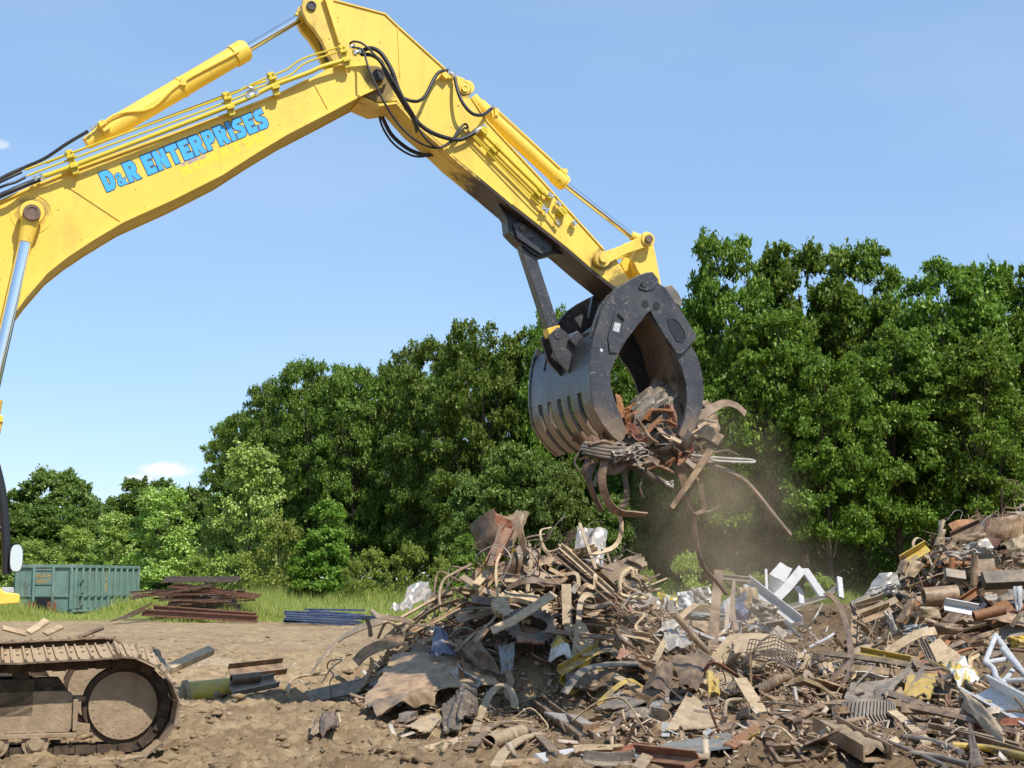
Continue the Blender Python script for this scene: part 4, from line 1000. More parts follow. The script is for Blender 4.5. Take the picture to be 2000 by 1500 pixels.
for i in range(2): PR['F%d' % i] = tree_proto('F', 91 + i, 'maple_tree', h=10.5, r=4.2, t0=.06, nclump=190, nleaf=52000, leaf=.30, cr=1.05, prof=lambda u: max(.2, 1 - abs((u - .35) / .72) ** 2.2) ** .5, flat=.8)
PR['G0'] = tree_proto('G', 71, 'shrub', h=2.6, r=1.5, t0=.08, nclump=24, nleaf=6500, leaf=.11, cr=.5, flat=.9)
PR['B0'] = tree_proto('B', 81, 'sapling', h=4.2, r=1.1, t0=.03, nclump=60, nleaf=13000, leaf=.14, cr=.42, prof=lambda u: (1.05 - u) ** .6, flat=.9)
def plant(kind, px, top, d, hw, label, cat='tree', group=None, rz=None, ysc=1.0):
    pr = PR[kind]; root, h, r, used = pr
    t = P(px, top, d); gz = tz(t.x, d); H = t.z - gz; s = hw * d / F / r
    if used: o = copy_tree(root)
    else: o = root; pr[3] = True
    o.location = (t.x, d, gz - .05); o.scale = (s, s * ysc, H / h); o.rotation_euler = (0, 0, RND.uniform(0, 6.28) if rz is None else rz)
    tag(o, label, cat, group); return o
gR = 'walnut trees along the right of the yard'; gL = 'dark trees of the wood left of the grapple'
R_ = [('W0', 1418, 458, 66, 84, 'tall narrow walnut tree rising just beside the grapple, highest of the wood'), ('W1', 1558, 476, 70, 100, 'second tall walnut from the grapple, with a broad rounded top'),
      ('W2', 1668, 474, 72, 88, 'walnut tree with a ragged double top left of the sky notch'), ('W0', 1838, 512, 66, 104, 'broad walnut tree standing right of the sky notch'),
      ('W1', 1925, 516, 69, 84, 'walnut with loose top sprays behind the rusty heap on the right'), ('W2', 2012, 520, 68, 92, 'walnut tree cut off by the right edge of the photo'),
      ('W1', 1352, 596, 69, 70, 'lower walnut tree half hidden behind the black grapple'), ('W2', 1492, 600, 63, 96, 'walnut in front of the tall pair right of the grapple'),
      ('W0', 1745, 640, 63, 92, 'lower walnut tree filling the sky notch at the wood edge'), ('W1', 1905, 660, 62, 96, 'lower walnut tree above the rusty heap on the right'), ('W2', 1610, 690, 61, 84, 'lower walnut tree above the white sheet metal')]
for k, px, t, d, hw, lb in R_: plant(k, px, t, d, hw * 1.12, lb, 'tree', gR)
for i, (px, t) in enumerate(((1290, 690), (1395, 650), (1500, 620), (1610, 610), (1720, 600), (1830, 620), (1940, 620), (2050, 600))):
    plant('W%d' % (i % 3), px, t, 79 + (i % 3), 120, 'shaded walnut tree deep in the wood behind the front row', 'tree', 'shaded back row of the right wood')
for i in range(9): plant('K%d' % (i % 3), 1290 + 95 * i, 830 + 20 * (i % 3), 95 + i % 2, 110, 'dark low tree closing the view deep behind the right wood', 'tree', 'deepest row of the right wood')
L_ = [('K0', 462, 806, 86, 42, 'leftmost dark maple of the wood, overhanging the pale sapling'), ('K1', 536, 728, 83, 56, 'dark maple at the stepped left shoulder of the wood'), ('K2', 604, 704, 81, 68, 'dark maple second from the wood\'s left shoulder'),
      ('K0', 694, 706, 79, 68, 'dark maple with a flat top in the middle of the left wood'), ('K1', 772, 686, 80, 66, 'dark maple above the low shrubs, left of the higher ones'), ('K2', 856, 660, 76, 74, 'tall dark maple next to the highest of the left wood'),
      ('K0', 940, 630, 74, 82, 'highest maple of the left wood, left of the grapple'), ('K1', 1034, 648, 75, 74, 'maple just left of the black grapple'), ('W0', 1072, 602, 73, 44, 'walnut top peeping out beside the brace bar of the grapple'),
      ('K2', 1130, 640, 76, 78, 'maple behind the black grapple'), ('K0', 1225, 640, 74, 84, 'maple seen through the jaws of the grapple'), ('K1', 1310, 700, 72, 74, 'maple behind the grapple load of scrap')]
for k, px, t, d, hw, lb in L_: plant(k, px, t, d, hw * 1.22, lb, 'tree', gL)
for i, (px, t) in enumerate(((500, 800), (570, 750), (655, 738), (735, 728), (815, 712), (900, 680), (985, 676), (1080, 680), (1180, 690))):
    plant('K%d' % (i % 3), px, t, 90 + (i % 2) * 3, 95, 'shaded maple deep in the wood behind the front row', 'tree', 'shaded back row of the left wood')
for k, px, t, d, hw, lb in (('F0', 1015, 862, 68, 92, 'paler leafy tree in front of the dark wood, left of the load'), ('F1', 1098, 905, 66, 60, 'pale leafy tree below the grapple tines'), ('F1', 930, 930, 68, 58, 'pale leafy tree behind the scrap heap top'),
                       ('F0', 1190, 960, 68, 60, 'small pale tree below the grapple load')): plant(k, px, t, d, hw, lb, 'tree', 'pale trees before the dark wood')
for k, px, t, d, hw, lb in (('F1', 112, 918, 118, 84, 'round far tree highest above the container'), ('F0', 22, 952, 118, 70, 'far tree behind the black guard rail'), ('F0', 196, 975, 116, 70, 'far tree in the dip behind the container'),
                       ('F0', 302, 932, 104, 92, 'far tree below the small white cloud'), ('F1', 388, 955, 104, 56, 'far tree tucked behind the dark wood corner'), ('F0', -70, 950, 116, 90, 'far tree at the left edge of the photo')): plant(k, px, t, d, hw, lb, 'tree', 'far trees behind the container', ysc=1.15)
for i, (px, t) in enumerate(((-10, 1010), (50, 1000), (110, 985), (170, 1015), (235, 1000), (300, 985), (360, 985), (430, 985), (520, 1010))): plant('F%d' % (i % 2), px, t, 108, 74, 'low dark tree closing the gap behind the saplings', 'tree', 'low dark trees behind the container')
for k, px, t, d, hw, lb in (('S0', 316, 950, 75, 84, 'speckled pale poplar sapling right behind the container'), ('S1', 226, 1000, 78, 60, 'pale sapling behind the container end'), ('S0', 150, 1030, 80, 60, 'dull green sapling above the container lettering'), ('S1', 492, 868, 69, 84, 'tallest pale poplar, before the left corner of the dark wood'),
                       ('S1', 420, 1010, 71, 46, 'small pale poplar at the foot of the tallest one'), ('S0', 60, 1055, 80, 50, 'low sapling behind the mirror')): plant(k, px, t, d, hw, lb, 'tree', 'pale poplar saplings')
for k, px, t, d, hw, lb in (('G0', 545, 1008, 67, 66, 'tall olive-green shrub beside the bright sapling'), ('G0', 728, 1070, 66, 52, 'low olive shrub before the dark wood'), ('G0', 800, 1060, 65, 48, 'leggy pale shrub left of the scrap heap'), ('G0', 862, 1085, 65, 36, 'low shrub touching the heap outline on the left'),
                       ('G0', 470, 1075, 66, 48, 'low shrub behind the stacked mesh panels'), ('G0', 390, 1085, 68, 50, 'low shrub left of the stacked panels'), ('G0', 690, 1090, 64, 30, 'small shrub at the foot of the bright sapling'),
                       ('G0', 1340, 1076, 56, 54, 'yellow-green bush glowing behind the dust below the load'), ('G0', 1262, 1110, 56, 34, 'small bush right of the central heap'), ('G0', 1420, 1112, 57, 36, 'low bush behind the crumpled sheets'),
                       ('G0', 1600, 1120, 58, 40, 'low bush seen under the folded white panel'), ('G0', 1480, 1118, 60, 40, 'low bush beside the white panels')): plant(k, px, t, d, hw, lb, 'shrub', 'shrubs along the wood edge')
for px, t, d, hw, lb in ((640, 974, 66, 52, 'bright green upright sapling, brightest before the dark wood'), (906, 1040, 62, 34, 'bright green sapling peeping over the central heap'), (596, 1050, 66, 36, 'small bright sapling beside the olive shrub')): plant('B0', px, t, d, hw, lb, 'sapling', 'bright saplings')
# dark undergrowth that closes the view between the trunks
def undergrowth():
    g = np.random.default_rng(5); n = 110000
    x = np.concatenate([g.uniform(4, 30, n // 2), g.uniform(-17, 26, n // 2)]); y = np.concatenate([g.uniform(71, 82, n // 2), g.uniform(83, 93, n // 2)])
    z = .7 + g.random(n) ** 1.3 * 6; p = np.stack([x, y, z], 1)
    nr = g.normal(size=(n, 3)) + [0, -.3, .5]; nr /= np.linalg.norm(nr, axis=1)[:, None]; up = g.normal(size=(n, 3)); T = up - nr * (up * nr).sum(1)[:, None]; T /= np.linalg.norm(T, axis=1)[:, None]
    B = np.cross(nr, T); s = .21 * (.6 + .8 * g.random((n, 1)))
    V = np.stack([p - T * s * .5, p + B * s * .3, p + T * s * .5, p - B * s * .3], 1).reshape(-1, 3)
    o = bpy.data.objects.new('undergrowth', np_mesh('undergrowth', V, np.arange(len(V)).reshape(-1, 4), LM['K'])); COL.objects.link(o)
    tag(o, 'dark leafy undergrowth between the trunks of the wood', 'undergrowth', kind='stuff')
undergrowth()
def tall_grass():
    g = np.random.default_rng(9); n = 300000
    y = 55.5 + 24 * g.random(n) ** 1.25; x = (g.random(n) * 2 - 1) * y * .40
    edge = 57.2 + 5.0 * vnoise(x * .22, y * .05, 2) + 2.5 * vnoise(x * 1.1, y * .6, 7)
    k = (y > edge) & ((x < 3.2) | (y > 56)); x, y = x[k], y[k]; n = len(x)
    cl = np.clip(.6 + 1.3 * vnoise(x * .5, y * .35, 8), .15, 1.3); h = (.35 + .8 * g.random(n)) * cl * np.clip((y - edge[k]) / 3.0 + .2, .12, 1)
    h *= 1 - .45 * np.exp(-((x + 16) / 3.5) ** 2) * (y < 64)
    z = terrain(x, y); a = g.random(n) * 6.28; w = .012 + .018 * g.random(n); lean = .35 * h; la = g.random(n) * 6.28
    b0 = np.stack([x - w * np.cos(a), y - w * np.sin(a), z - .02], 1); b1 = np.stack([x + w * np.cos(a), y + w * np.sin(a), z - .02], 1)
    t = np.stack([x + lean * np.cos(la), y + lean * np.sin(la), z + h], 1)
    V = np.stack([b0, b1, t], 1).reshape(-1, 3)
    m = leaf_mat('meadow_grass', (.27, .34, .06), (.40, .44, .11), (.56, .54, .2), .4, .7)
    o = bpy.data.objects.new('tall_grass', np_mesh('tall_grass', V, np.arange(len(V)).reshape(-1, 3), m)); COL.objects.link(o)
    tag(o, 'yellow-green tall meadow grass between the bare yard and the wood', 'grass', kind='stuff')
tall_grass()
# ---------------------------------------------------------------- scrap: generators
SN = []                                                        # (phrase, object) that other labels may refer to
def PS(px, py, d):                                             # a point at that depth, or on the ground in front of it where the ground is nearer
    p = P(px, py, d)
    if p.z < tz(p.x, p.y) + .10:
        q = hit(px, py, .12)
        if q is not None and q.y < d: return q
    return p
def flatp(w, t): return [(-w / 2, -t / 2), (w / 2, -t / 2), (w / 2, t / 2), (-w / 2, t / 2)]
def Lp(w, t): return [(-w / 2, -w / 2), (w / 2, -w / 2), (w / 2, -w / 2 + t), (-w / 2 + t, -w / 2 + t), (-w / 2 + t, w / 2), (-w / 2, w / 2)]
def Up(w, h, t): return [(-w / 2, -h / 2), (w / 2, -h / 2), (w / 2, h / 2), (w / 2 - t, h / 2), (w / 2 - t, -h / 2 + t), (-w / 2 + t, -h / 2 + t), (-w / 2 + t, h / 2), (-w / 2, h / 2)]
def Ip(w, h, t): return [(-w / 2, -h / 2), (w / 2, -h / 2), (w / 2, -h / 2 + t), (t / 2, -h / 2 + t), (t / 2, h / 2 - t), (w / 2, h / 2 - t), (w / 2, h / 2), (-w / 2, h / 2), (-w / 2, h / 2 - t), (-t / 2, h / 2 - t), (-t / 2, -h / 2 + t), (-w / 2, -h / 2 + t)]
def finish(mb, name, label, cat, mat, sn=None, group=None, ang=35):
    v = np.array(mb.v); c = Vector(v.mean(0)); mb.v = [tuple(Vector(q) - c) for q in mb.v]
    o = mb.build(name, M[mat] if isinstance(mat, str) else mat, ang=ang); o.location = c
    tag(o, label, cat, group)
    if sn: SN.append((sn, o))
    return o
def pts3(pts, d=None, lift=.05):
    if d is None and not any(len(p) > 2 for p in pts):
        out = []
        for p in pts:
            h = hit(p[0], p[1], lift); out.append(h if h is not None else PS(p[0], p[1], out[-1].y if out else 26))
        return out
    return [PS(p[0], p[1], p[2] if len(p) > 2 else d) for p in pts]
VIEW = Vector((0, -.75, .66))
def prof_of(kind, w, t):
    if kind == 'flat': return flatp(w, t)
    if kind == 'L': return Lp(w, t)
    if kind == 'U': return Up(w, w * .5, t)
    if kind == 'I': return Ip(w * .8, w, t)
    if kind == 'box': return flatp(w, w * .7)
    return circle(w / 2, 10)
def strip(name, label, cat, mat, pts, w, t=.014, kind='flat', d=None, sm=6, tw=0.0, sn=None, ref=None, lift=.05, sharp=False, group=None, taper=None):
    p = pts3(pts, d, lift); path = p if sharp else catmull(p, sm); mb = MB()
    if kind == 'pipe': mb.pipe(path, w / 2, w / 2 * .82)
    else: mb.sweep(prof_of(kind, w, t), path, ref or VIEW, tw, scale=taper)
    return finish(mb, name, label, cat, mat, sn, group)
def grid4(A_, B_, C_, D_, nu, nv, bulge=0, cr=0, rag=0, seed=0, fq=2.2, curl=0):
    g = []; ln = max((B_ - A_).length, .1); N = (B_ - A_).cross(D_ - A_)
    N = N.normalized() if N.length > 1e-9 else Vector((0, -1, 0))
    if N.y > 0: N = -N
    for i in range(nu + 1):
        row = []
        for j in range(nv + 1):
            u, v = i / nu, j / nv
            if rag and (i in (0, nu) or j in (0, nv)):
                u += rag * float(vnoise(j * .9, seed * 3 + i, 1)) * 2 * (1 if i in (0, nu) else 0); v += rag * float(vnoise(i * .9, seed * 3 + j, 2)) * 2 * (1 if j in (0, nv) else 0)
            p = A_.lerp(B_, u).lerp(D_.lerp(C_, u), v)
            k = bulge * math.sin(PI * u) * (.6 + .4 * math.sin(PI * v)) + curl * ((v - .5) ** 2 * 4 - .3)
            n1 = float(vnoise(u * fq * 2, v * fq * 2, seed)) + .5 * float(vnoise(u * fq * 5, v * fq * 5, seed + 1))
            fold = abs(float(vnoise(u * fq * 1.3 + v * fq, v * fq * .7, seed + 2))) * 2
            row.append(p + N * (k + cr * (n1 + .9 * fold)))
        g.append(row)
    return g
def sheet(name, label, cat, mat, c4, d=None, bulge=0.0, cr=0.0, t=.01, sn=None, nu=12, nv=12, rag=.03, seed=None, fq=2.2, curl=0.0, holes=None, group=None, ang=28):
    A_, B_, C_, D_ = pts3(c4, d)
    mb = MB().sheet(grid4(A_, B_, C_, D_, nu, nv, bulge, cr, rag, seed if seed is not None else RND.randint(0, 99), fq, curl), t)
    return finish(mb, name, label, cat, mat, sn, group, ang)
# ---------------------------------------------------------------- named pieces: central heap
def Zd(px, py, lift=.05): return hit(px, py, lift).y
sheet('bent_plate', 'large rust-brown plate standing upright at the very top of the central heap', 'plate', 'brown', [(918, 1026, 22.3), (964, 994, 22.0), (982, 1082, 21.8), (938, 1078, 22.2)], bulge=.08, cr=.03, sn='the upright brown plate on the heap top', seed=4)
sheet('bent_plate', 'small rusty plate folded back behind the upright brown plate on the heap top', 'plate', 'redrust', [(962, 995, 22.2), (1003, 1012, 22.4), (1000, 1050, 22.3), (968, 1040, 22.1)], bulge=-.1, cr=.05, seed=9)
strip('channel_bar', 'reddish channel bar leaning against the upright plates on the heap top', 'bar', 'redrust', [(994, 1030, 21.7), (958, 1102, 21.3)], .17, .02, 'U', sharp=True, sn='the leaning red channel')
strip('steel_strip', 'narrow brown strip leaning to the left of the red channel on the heap top', 'strip', 'brown', [(978, 1028, 21.7), (970, 1060, 21.5), (956, 1106, 21.2)], .07, .02)
strip('steel_strip', 'tan ribbon bent down like a hook right of the upright plates on the heap top', 'strip', 'rust', [(992, 1010, 22.0), (1005, 1014, 21.9), (1014, 1032, 21.7), (1021, 1060, 21.6), (1030, 1084, 21.5)], .11, .02, tw=.8, sn='the hooked tan ribbon')
sheet('bent_plate', 'small tan plate corner standing above the hooked ribbon', 'plate', 'rust', [(1006, 1008, 22.1), (1024, 1005, 22.1), (1021, 1040, 22.0), (1010, 1034, 22.0)], bulge=.03, cr=.02)
sheet('crumpled_sheet', 'large crumpled silver sheet standing up at the right of the central heap', 'sheet', 'silver', [(1128, 1032, 22.6), (1182, 1044, 22.6), (1178, 1116, 22.0), (1120, 1096, 22.0)], bulge=.08, cr=.13, sn='the standing silver sheet', seed=12)
sheet('crumpled_sheet', 'torn grey sheet corner right of the standing silver sheet', 'sheet', 'grey', [(1192, 1112, 22.2), (1206, 1094, 22.3), (1206, 1132, 22.0), (1184, 1128, 22.0)], cr=.08)
strip('steel_strip', 'slim tan bar crossing the standing silver sheet', 'bar', 'tan', [(1132, 1022, 22.0), (1148, 1068, 21.8), (1164, 1112, 21.5)], .045, .03)
strip('steel_strip', 'short upright tan bar at the middle of the heap top', 'bar', 'rust', [(1052, 1072, 21.6), (1054, 1112, 21.5)], .05, .03, 'L', sharp=True)
sheet('curved_plate', 'long tan plate lying along the ridge of the central heap', 'plate', 'rust', [(1040, 1092, 21.9), (1108, 1096, 22.1), (1100, 1112, 21.7), (1046, 1108, 21.6)], bulge=.08, cr=.03, sn='the long ridge plate')
sheet('curved_plate', 'rusty curved plate below the ridge plate of the central heap', 'plate', 'rust', [(1020, 1104, 21.4), (1112, 1122, 21.4), (1104, 1140, 21.1), (1034, 1134, 21.1)], bulge=-.12, cr=.04)
strip('pipe_stub', 'short round pipe stub facing outward on the heap ridge', 'pipe', 'grey', [(1098, 1114, 21.5), (1112, 1108, 22.0)], .17, kind='pipe', sharp=True)
strip('steel_strip', 'dark curved lip of plate arching over a hollow in the central heap', 'strip', 'brown', [(990, 1150, 20.9), (1020, 1136, 20.8), (1050, 1134, 20.8), (1066, 1142, 20.8)], .09, .02, tw=.6)
for i, (a, b, lb) in enumerate((((1094, 1066), (1196, 1158), 'long tan bar sloping down from the standing silver sheet, uppermost of three'), ((1086, 1082), (1190, 1168), 'long brown bar sloping down below the standing silver sheet, middle of three'), ((1110, 1090), (1212, 1176), 'long dusty bar sloping down right of the ridge plate, lowest of three'))):
    strip('angle_bar', lb, 'bar', ['tan', 'brown', 'rust'][i], [(*a, 21.6), (*b, 20.9)], .07, .015, 'L', sharp=True)
strip('steel_strip', 'looped brown bar rising at the right end of the central heap', 'bar', 'tan', [(1262, 1168, 21.0), (1216, 1162, 21.0), (1211, 1140, 21.0), (1216, 1120, 21.2), (1232, 1110, 21.4), (1237, 1128, 21.4)], .045, .03, sn='the looped bar at the heap end')
strip('steel_pipe', 'thin pale pipe lying just right of the looped bar', 'pipe', 'tan', [(1218, 1144, 21.2), (1266, 1168, 21.0)], .06, kind='rod', sharp=True)
sheet('crumpled_sheet', 'crumpled silver sheet on the left shoulder of the central heap', 'sheet', 'silver', [(796, 1146, 22.6), (834, 1152, 22.8), (852, 1184, 22.2), (782, 1190, 22.0)], bulge=.12, cr=.12, sn='the silver sheet on the left shoulder', seed=3)
sheet('crumpled_sheet', 'small crushed silver flap below the sheet on the left shoulder', 'sheet', 'silver', [(762, 1186, 21.8), (800, 1172, 22.0), (806, 1190, 21.6), (774, 1196, 21.6)], cr=.07)
strip('steel_strip', 'wide dusty strip curving from the heap down to the ground on the left', 'strip', 'tan', [(762, 1206, 21.8), (744, 1212, 21.8), (700, 1228, 22.2), (662, 1250, 22.6), (634, 1280, 22.4), (604, 1320, 22.4)], .15, .016, sn='the wide strip curving to the ground', tw=.3)
strip('steel_rod', 'thin tan rod curled at its end on the dirt left of the heap', 'rod', 'tan', [(562, 1352), (566, 1336, 22.6), (575, 1324, 22.7), (598, 1318, 22.6), (640, 1316, 22.6)] if False else [(562, 1354, 22.2), (566, 1334, 22.4), (577, 1324, 22.6), (598, 1319, 22.6), (640, 1315, 22.6)], .05, kind='rod', sn='the curled rod on the dirt')
strip('steel_beam', 'long grey flat beam lying on the dirt at the left foot of the heap', 'beam', 'grey', [(604, 1362), (726, 1334)], .22, .03, sharp=True, sn='the grey beam at the heap foot', lift=.09)
# the big sheet
sheet('rusty_sheet', 'very large tan steel sheet with a wavy front edge before the central heap', 'sheet', 'rust', [(768, 1290, 20.9), (958, 1302, 20.6), (978, 1350, 19.7), (706, 1384, 19.3)], bulge=.10, cr=.12, t=.014, nu=22, nv=14, sn='the big wavy sheet', seed=21, fq=1.4)
sheet('rusty_sheet', 'folded skirt of tan sheet hanging below the big wavy sheet', 'sheet', 'rust', [(712, 1372, 19.35), (860, 1356, 19.4), (846, 1382, 19.1), (740, 1402, 18.9)], bulge=.05, cr=.12, t=.012, nu=18, nv=8, fq=2)
strip('angle_bar', 'narrow rusty angle bar standing upright in front of the big wavy sheet', 'bar', 'orange', [(899, 1286, 19.9), (904, 1352, 19.5)], .075, .014, 'L', sharp=True, sn='the upright rusty angle bar')
sheet('muddy_box', 'upright muddy box side with a bright torn edge before the big wavy sheet', 'box', 'dark', [(892, 1352, 19.0), (930, 1342, 19.1), (934, 1400, 18.7), (898, 1418, 18.5)], bulge=.08, cr=.08, t=.03, sn='the muddy box')
sheet('muddy_box', 'dark shaded box side next to the muddy upright box', 'box', 'dark', [(866, 1380, 18.9), (898, 1358, 18.8), (902, 1424, 18.4), (866, 1430, 18.7)], cr=.05, t=.03)
strip('steel_strip', 'tan strip bent into a pointed arch right of the muddy box', 'strip', 'tan', [(928, 1428, 18.4), (938, 1398, 18.6), (956, 1358, 18.9), (976, 1340, 19.1), (990, 1342, 19.1), (1002, 1358, 19.0), (1006, 1384, 18.8)], .10, .02, sn='the pointed arch strip')
def gear(name, label, mat, px, py, d, r, ri, teeth, th, tilt, rz, sn, a0=0, a1=360):
    mb = MB(); n = teeth * 4; out = []
    for i in range(n):
        a = math.radians(a0 + (a1 - a0) * i / n); k = r * (1.0 if i % 4 in (1, 2) else .9); out.append((k * math.cos(a), k * math.sin(a)))
    inn = [(ri * (1 + .15 * math.cos(3 * math.radians(a0 + (a1 - a0) * i / n))) * math.cos(math.radians(a0 + (a1 - a0) * i / n)), ri * (1 + .15 * math.cos(3 * math.radians(a0 + (a1 - a0) * i / n))) * math.sin(math.radians(a0 + (a1 - a0) * i / n))) for i in range(n)]
    if a1 - a0 >= 359: mb.ring(out, inn, -th / 2, th / 2)
    else: mb.prism(out + inn[::-1], -th / 2, th / 2)
    R = Matrix.Rotation(rz, 4, 'Z') @ Matrix.Rotation(tilt, 4, 'X'); c = PS(px, py, d); mb.v = [tuple(c + (R @ Vector(v))) for v in mb.v]
    return finish(mb, name, label, 'gear', mat, sn)
gear('gear_wheel', 'dark toothed gear wheel with an open centre near the middle of the central heap', 'dark', 1037, 1228, 20.2, .37, .19, 30, .14, math.radians(-48), .1, 'the dark gear wheel')
gear('sprocket_ring', 'tan toothed sprocket ring lying almost flat above the dark gear wheel', 'tan', 1018, 1186, 20.7, .42, .20, 28, .07, math.radians(-62), .2, 'the tan sprocket ring')
strip('steel_strip', 'tan flat bar lying across the tan sprocket ring', 'bar', 'tan', [(1082, 1160, 20.4), (1040, 1188, 20.1), (1000, 1214, 19.95), (960, 1232, 19.9)], .13, .02, sharp=True)
strip('hose', 'grey-green hose arching high over the middle of the central heap', 'hose', 'greenhose', [(874, 1208, 20.9), (896, 1194, 20.8), (932, 1188, 20.7), (968, 1190, 20.6), (994, 1204, 20.5)], .035, kind='rod', sn='the arching green hose')
strip('hose', 'shorter grey-green hose curling below the arching one', 'hose', 'greenhose', [(878, 1244, 20.3), (890, 1232, 20.3), (908, 1226, 20.3), (924, 1232, 20.3)], .035, kind='rod')
sheet('bent_plate', 'dark blue bent plate upright in the shade of the central heap', 'plate', 'bluep', [(848, 1228, 20.6), (866, 1232, 20.6), (890, 1288, 20.2), (842, 1286, 20.2)], bulge=.08, cr=.08, sn='the dark blue plate')
sheet('bent_plate', 'pale blue flaking plate in the shade right of the dark blue one', 'plate', 'paleblue', [(974, 1262, 20.0), (1006, 1256, 20.0), (1002, 1310, 19.6), (980, 1318, 19.6)], cr=.04, sn='the pale blue plate')
sheet('bent_plate', 'brown rusty guard plate with curled edge between the blue plates', 'plate', 'brown', [(880, 1246, 20.3), (938, 1256, 20.2), (984, 1320, 19.6), (926, 1296, 20.0)], bulge=-.08, cr=.06)
sheet('crushed_drum', 'crushed yellow and grey drum on the right of the dark gear wheel', 'drum', 'yellowwhite', [(1076, 1250, 20.1), (1106, 1248, 20.2), (1116, 1290, 19.7), (1072, 1296, 19.8)], bulge=.16, cr=.1, sn='the crushed yellow drum', ang=50)
for i, (a, b, lb) in enumerate((((1094, 1310), (1172, 1262), 'yellow chipped bar at the right flank of the central heap'), ((1100, 1330), (1160, 1296), 'short yellow bar just below another on the right flank'), ((1112, 1350), (1190, 1304), 'yellow channel bar lowest on the right flank of the heap'))):
    strip('channel_bar', lb, 'bar', 'yellowp', [(*a, 19.4), (*b, 19.9)], .11, .014, 'U' if i == 2 else 'L', sharp=True)
strip('steel_strip', 'long grey strip curving at the lower right of the central heap', 'strip', 'grey', [(1102, 1354, 18.9), (1124, 1324, 19.1), (1148, 1306, 19.3), (1192, 1298, 19.5), (1246, 1296, 19.6)], .10, .016, sn='the long grey curved strip')
strip('steel_strip', 'dusty vertical strip bent over at its top in the right of the central heap', 'strip', 'tan', [(1118, 1290, 19.7), (1124, 1262, 19.8), (1130, 1214, 20.0), (1134, 1176, 20.2), (1146, 1162, 20.3), (1158, 1164, 20.4)], .075, .016, tw=.5, sn='the bent-over vertical strip')
strip('steel_strip', 'long brown bar lying level right of the dark gear wheel', 'bar', 'brown', [(1066, 1232, 20.0), (1200, 1248, 19.8)], .07, .03, sharp=True)
strip('steel_plate', 'upright tan flat plate end right of the sprocket ring', 'plate', 'tan', [(1106, 1142, 20.7), (1108, 1222, 20.2)], .13, .03, sharp=True, sn='the upright tan plate end')
strip('steel_strip', 'brown curved bar right of the upright tan plate end', 'bar', 'brown', [(1136, 1184, 20.4), (1160, 1186, 20.4), (1182, 1182, 20.5), (1194, 1176, 20.6)], .07, .03)
strip('coil_rod', 'thin tan rod curling along the upper left outline of the central heap', 'rod', 'tan', [(862, 1196, 21.4), (858, 1164, 21.5), (866, 1134, 21.7), (886, 1120, 21.8), (922, 1102, 21.9)], .045, kind='rod', sn='the rod curling along the heap outline')
strip('steel_strip', 'flat tan bar leaning inward at the upper left of the central heap', 'bar', 'tan', [(956, 1112, 21.6), (930, 1142, 21.1)], .11, .02, sharp=True)
strip('steel_strip', 'long tan bar running down the upper left of the central heap', 'bar', 'tan', [(902, 1126, 21.5), (944, 1152, 21.1), (992, 1170, 20.8)], .10, .02)
strip('steel_strip', 'straight slim tan bar lying below the silver sheet on the left shoulder', 'bar', 'tan', [(784, 1206, 21.4), (852, 1168, 21.6)], .04, .03, sharp=True)
for i, (p, lb) in enumerate(([[(724, 1192), (742, 1204), (786, 1210), (806, 1220)], 'brown curled strip at the far left tip of the central heap'], [[(716, 1206), (722, 1226), (724, 1244)], 'short upright brown strip at the far left tip of the heap'], [[(694, 1294), (718, 1272), (768, 1252), (786, 1250)], 'wide rusty plate edge lying on the left flank of the heap'],
                       [[(790, 1262), (788, 1246), (800, 1238), (816, 1240), (812, 1250)], 'small curled tan band on the left flank of the heap'])):
    strip('steel_strip', lb, 'strip', ['brown', 'brown', 'rust', 'tan'][i], [(x, y, 21.2 - .0 * k) for k, (x, y) in enumerate(p)], [.07, .06, .16, .04][i], .018, tw=.4)
# ---------------------------------------------------------------- named pieces: foreground before the heap
sheet('bent_plate', 'tan flat sheet corner lying on the dirt before the muddy box', 'plate', 'tan', [(862, 1388, 18.7), (868, 1402, 18.5), (838, 1430, 18.0), (780, 1424, 18.2)], cr=.04, sn='the flat sheet before the muddy box')
strip('tread_block', 'small grey ribbed block on the dirt left of the flat sheet', 'block', 'grey', [(790, 1402, 18.6), (806, 1396, 18.7)], .13, .08, 'box', sharp=True)
sheet('folded_box', 'small folded brown box lying alone on the dirt left of the heap', 'box', 'brown', [(622, 1412, 18.0), (660, 1406, 18.2), (662, 1430, 17.7), (628, 1436, 17.6)], bulge=.1, cr=.08, t=.02, sn='the lone folded box')
sheet('torn_plate', 'small torn yellow-tan plate leaning on the lone folded box', 'plate', 'tan', [(612, 1406, 17.9), (622, 1414, 17.8), (622, 1434, 17.5), (606, 1436, 17.6)], cr=.05)
strip('steel_pipe', 'short thick tan pipe lying on the dirt in front of the central heap', 'pipe', 'tan', [(954, 1450), (1018, 1430)], .17, kind='pipe', sharp=True, lift=.1, sn='the thick foreground pipe')
strip('steel_strip', 'rusty strip bowed like an arch over the thick foreground pipe', 'strip', 'rust', [(924, 1456, 17.4), (954, 1422, 17.6), (990, 1410, 17.8), (1030, 1420, 17.6), (1062, 1446, 17.2), (1082, 1468, 16.8)], .10, .018, sn='the bowed strip')
strip('steel_strip', 'long tan strip lying nearly straight below the bowed strip', 'strip', 'tan', [(834, 1462), (900, 1444), (962, 1430), (1052, 1434), (1120, 1444)], .09, .016)
strip('channel_bar', 'long rusty channel bar sloping from the pointed arch toward the viewer', 'bar', 'rust', [(1050, 1368), (1148, 1442)], .17, .02, 'U', sharp=True, sn='the long sloping channel', lift=.1)
strip('angle_bar', 'long tan angle bar lying from the arch strip to the sloping channel', 'bar', 'tan', [(930, 1406), (1000, 1388), (1078, 1358)], .10, .016, 'L', lift=.08)
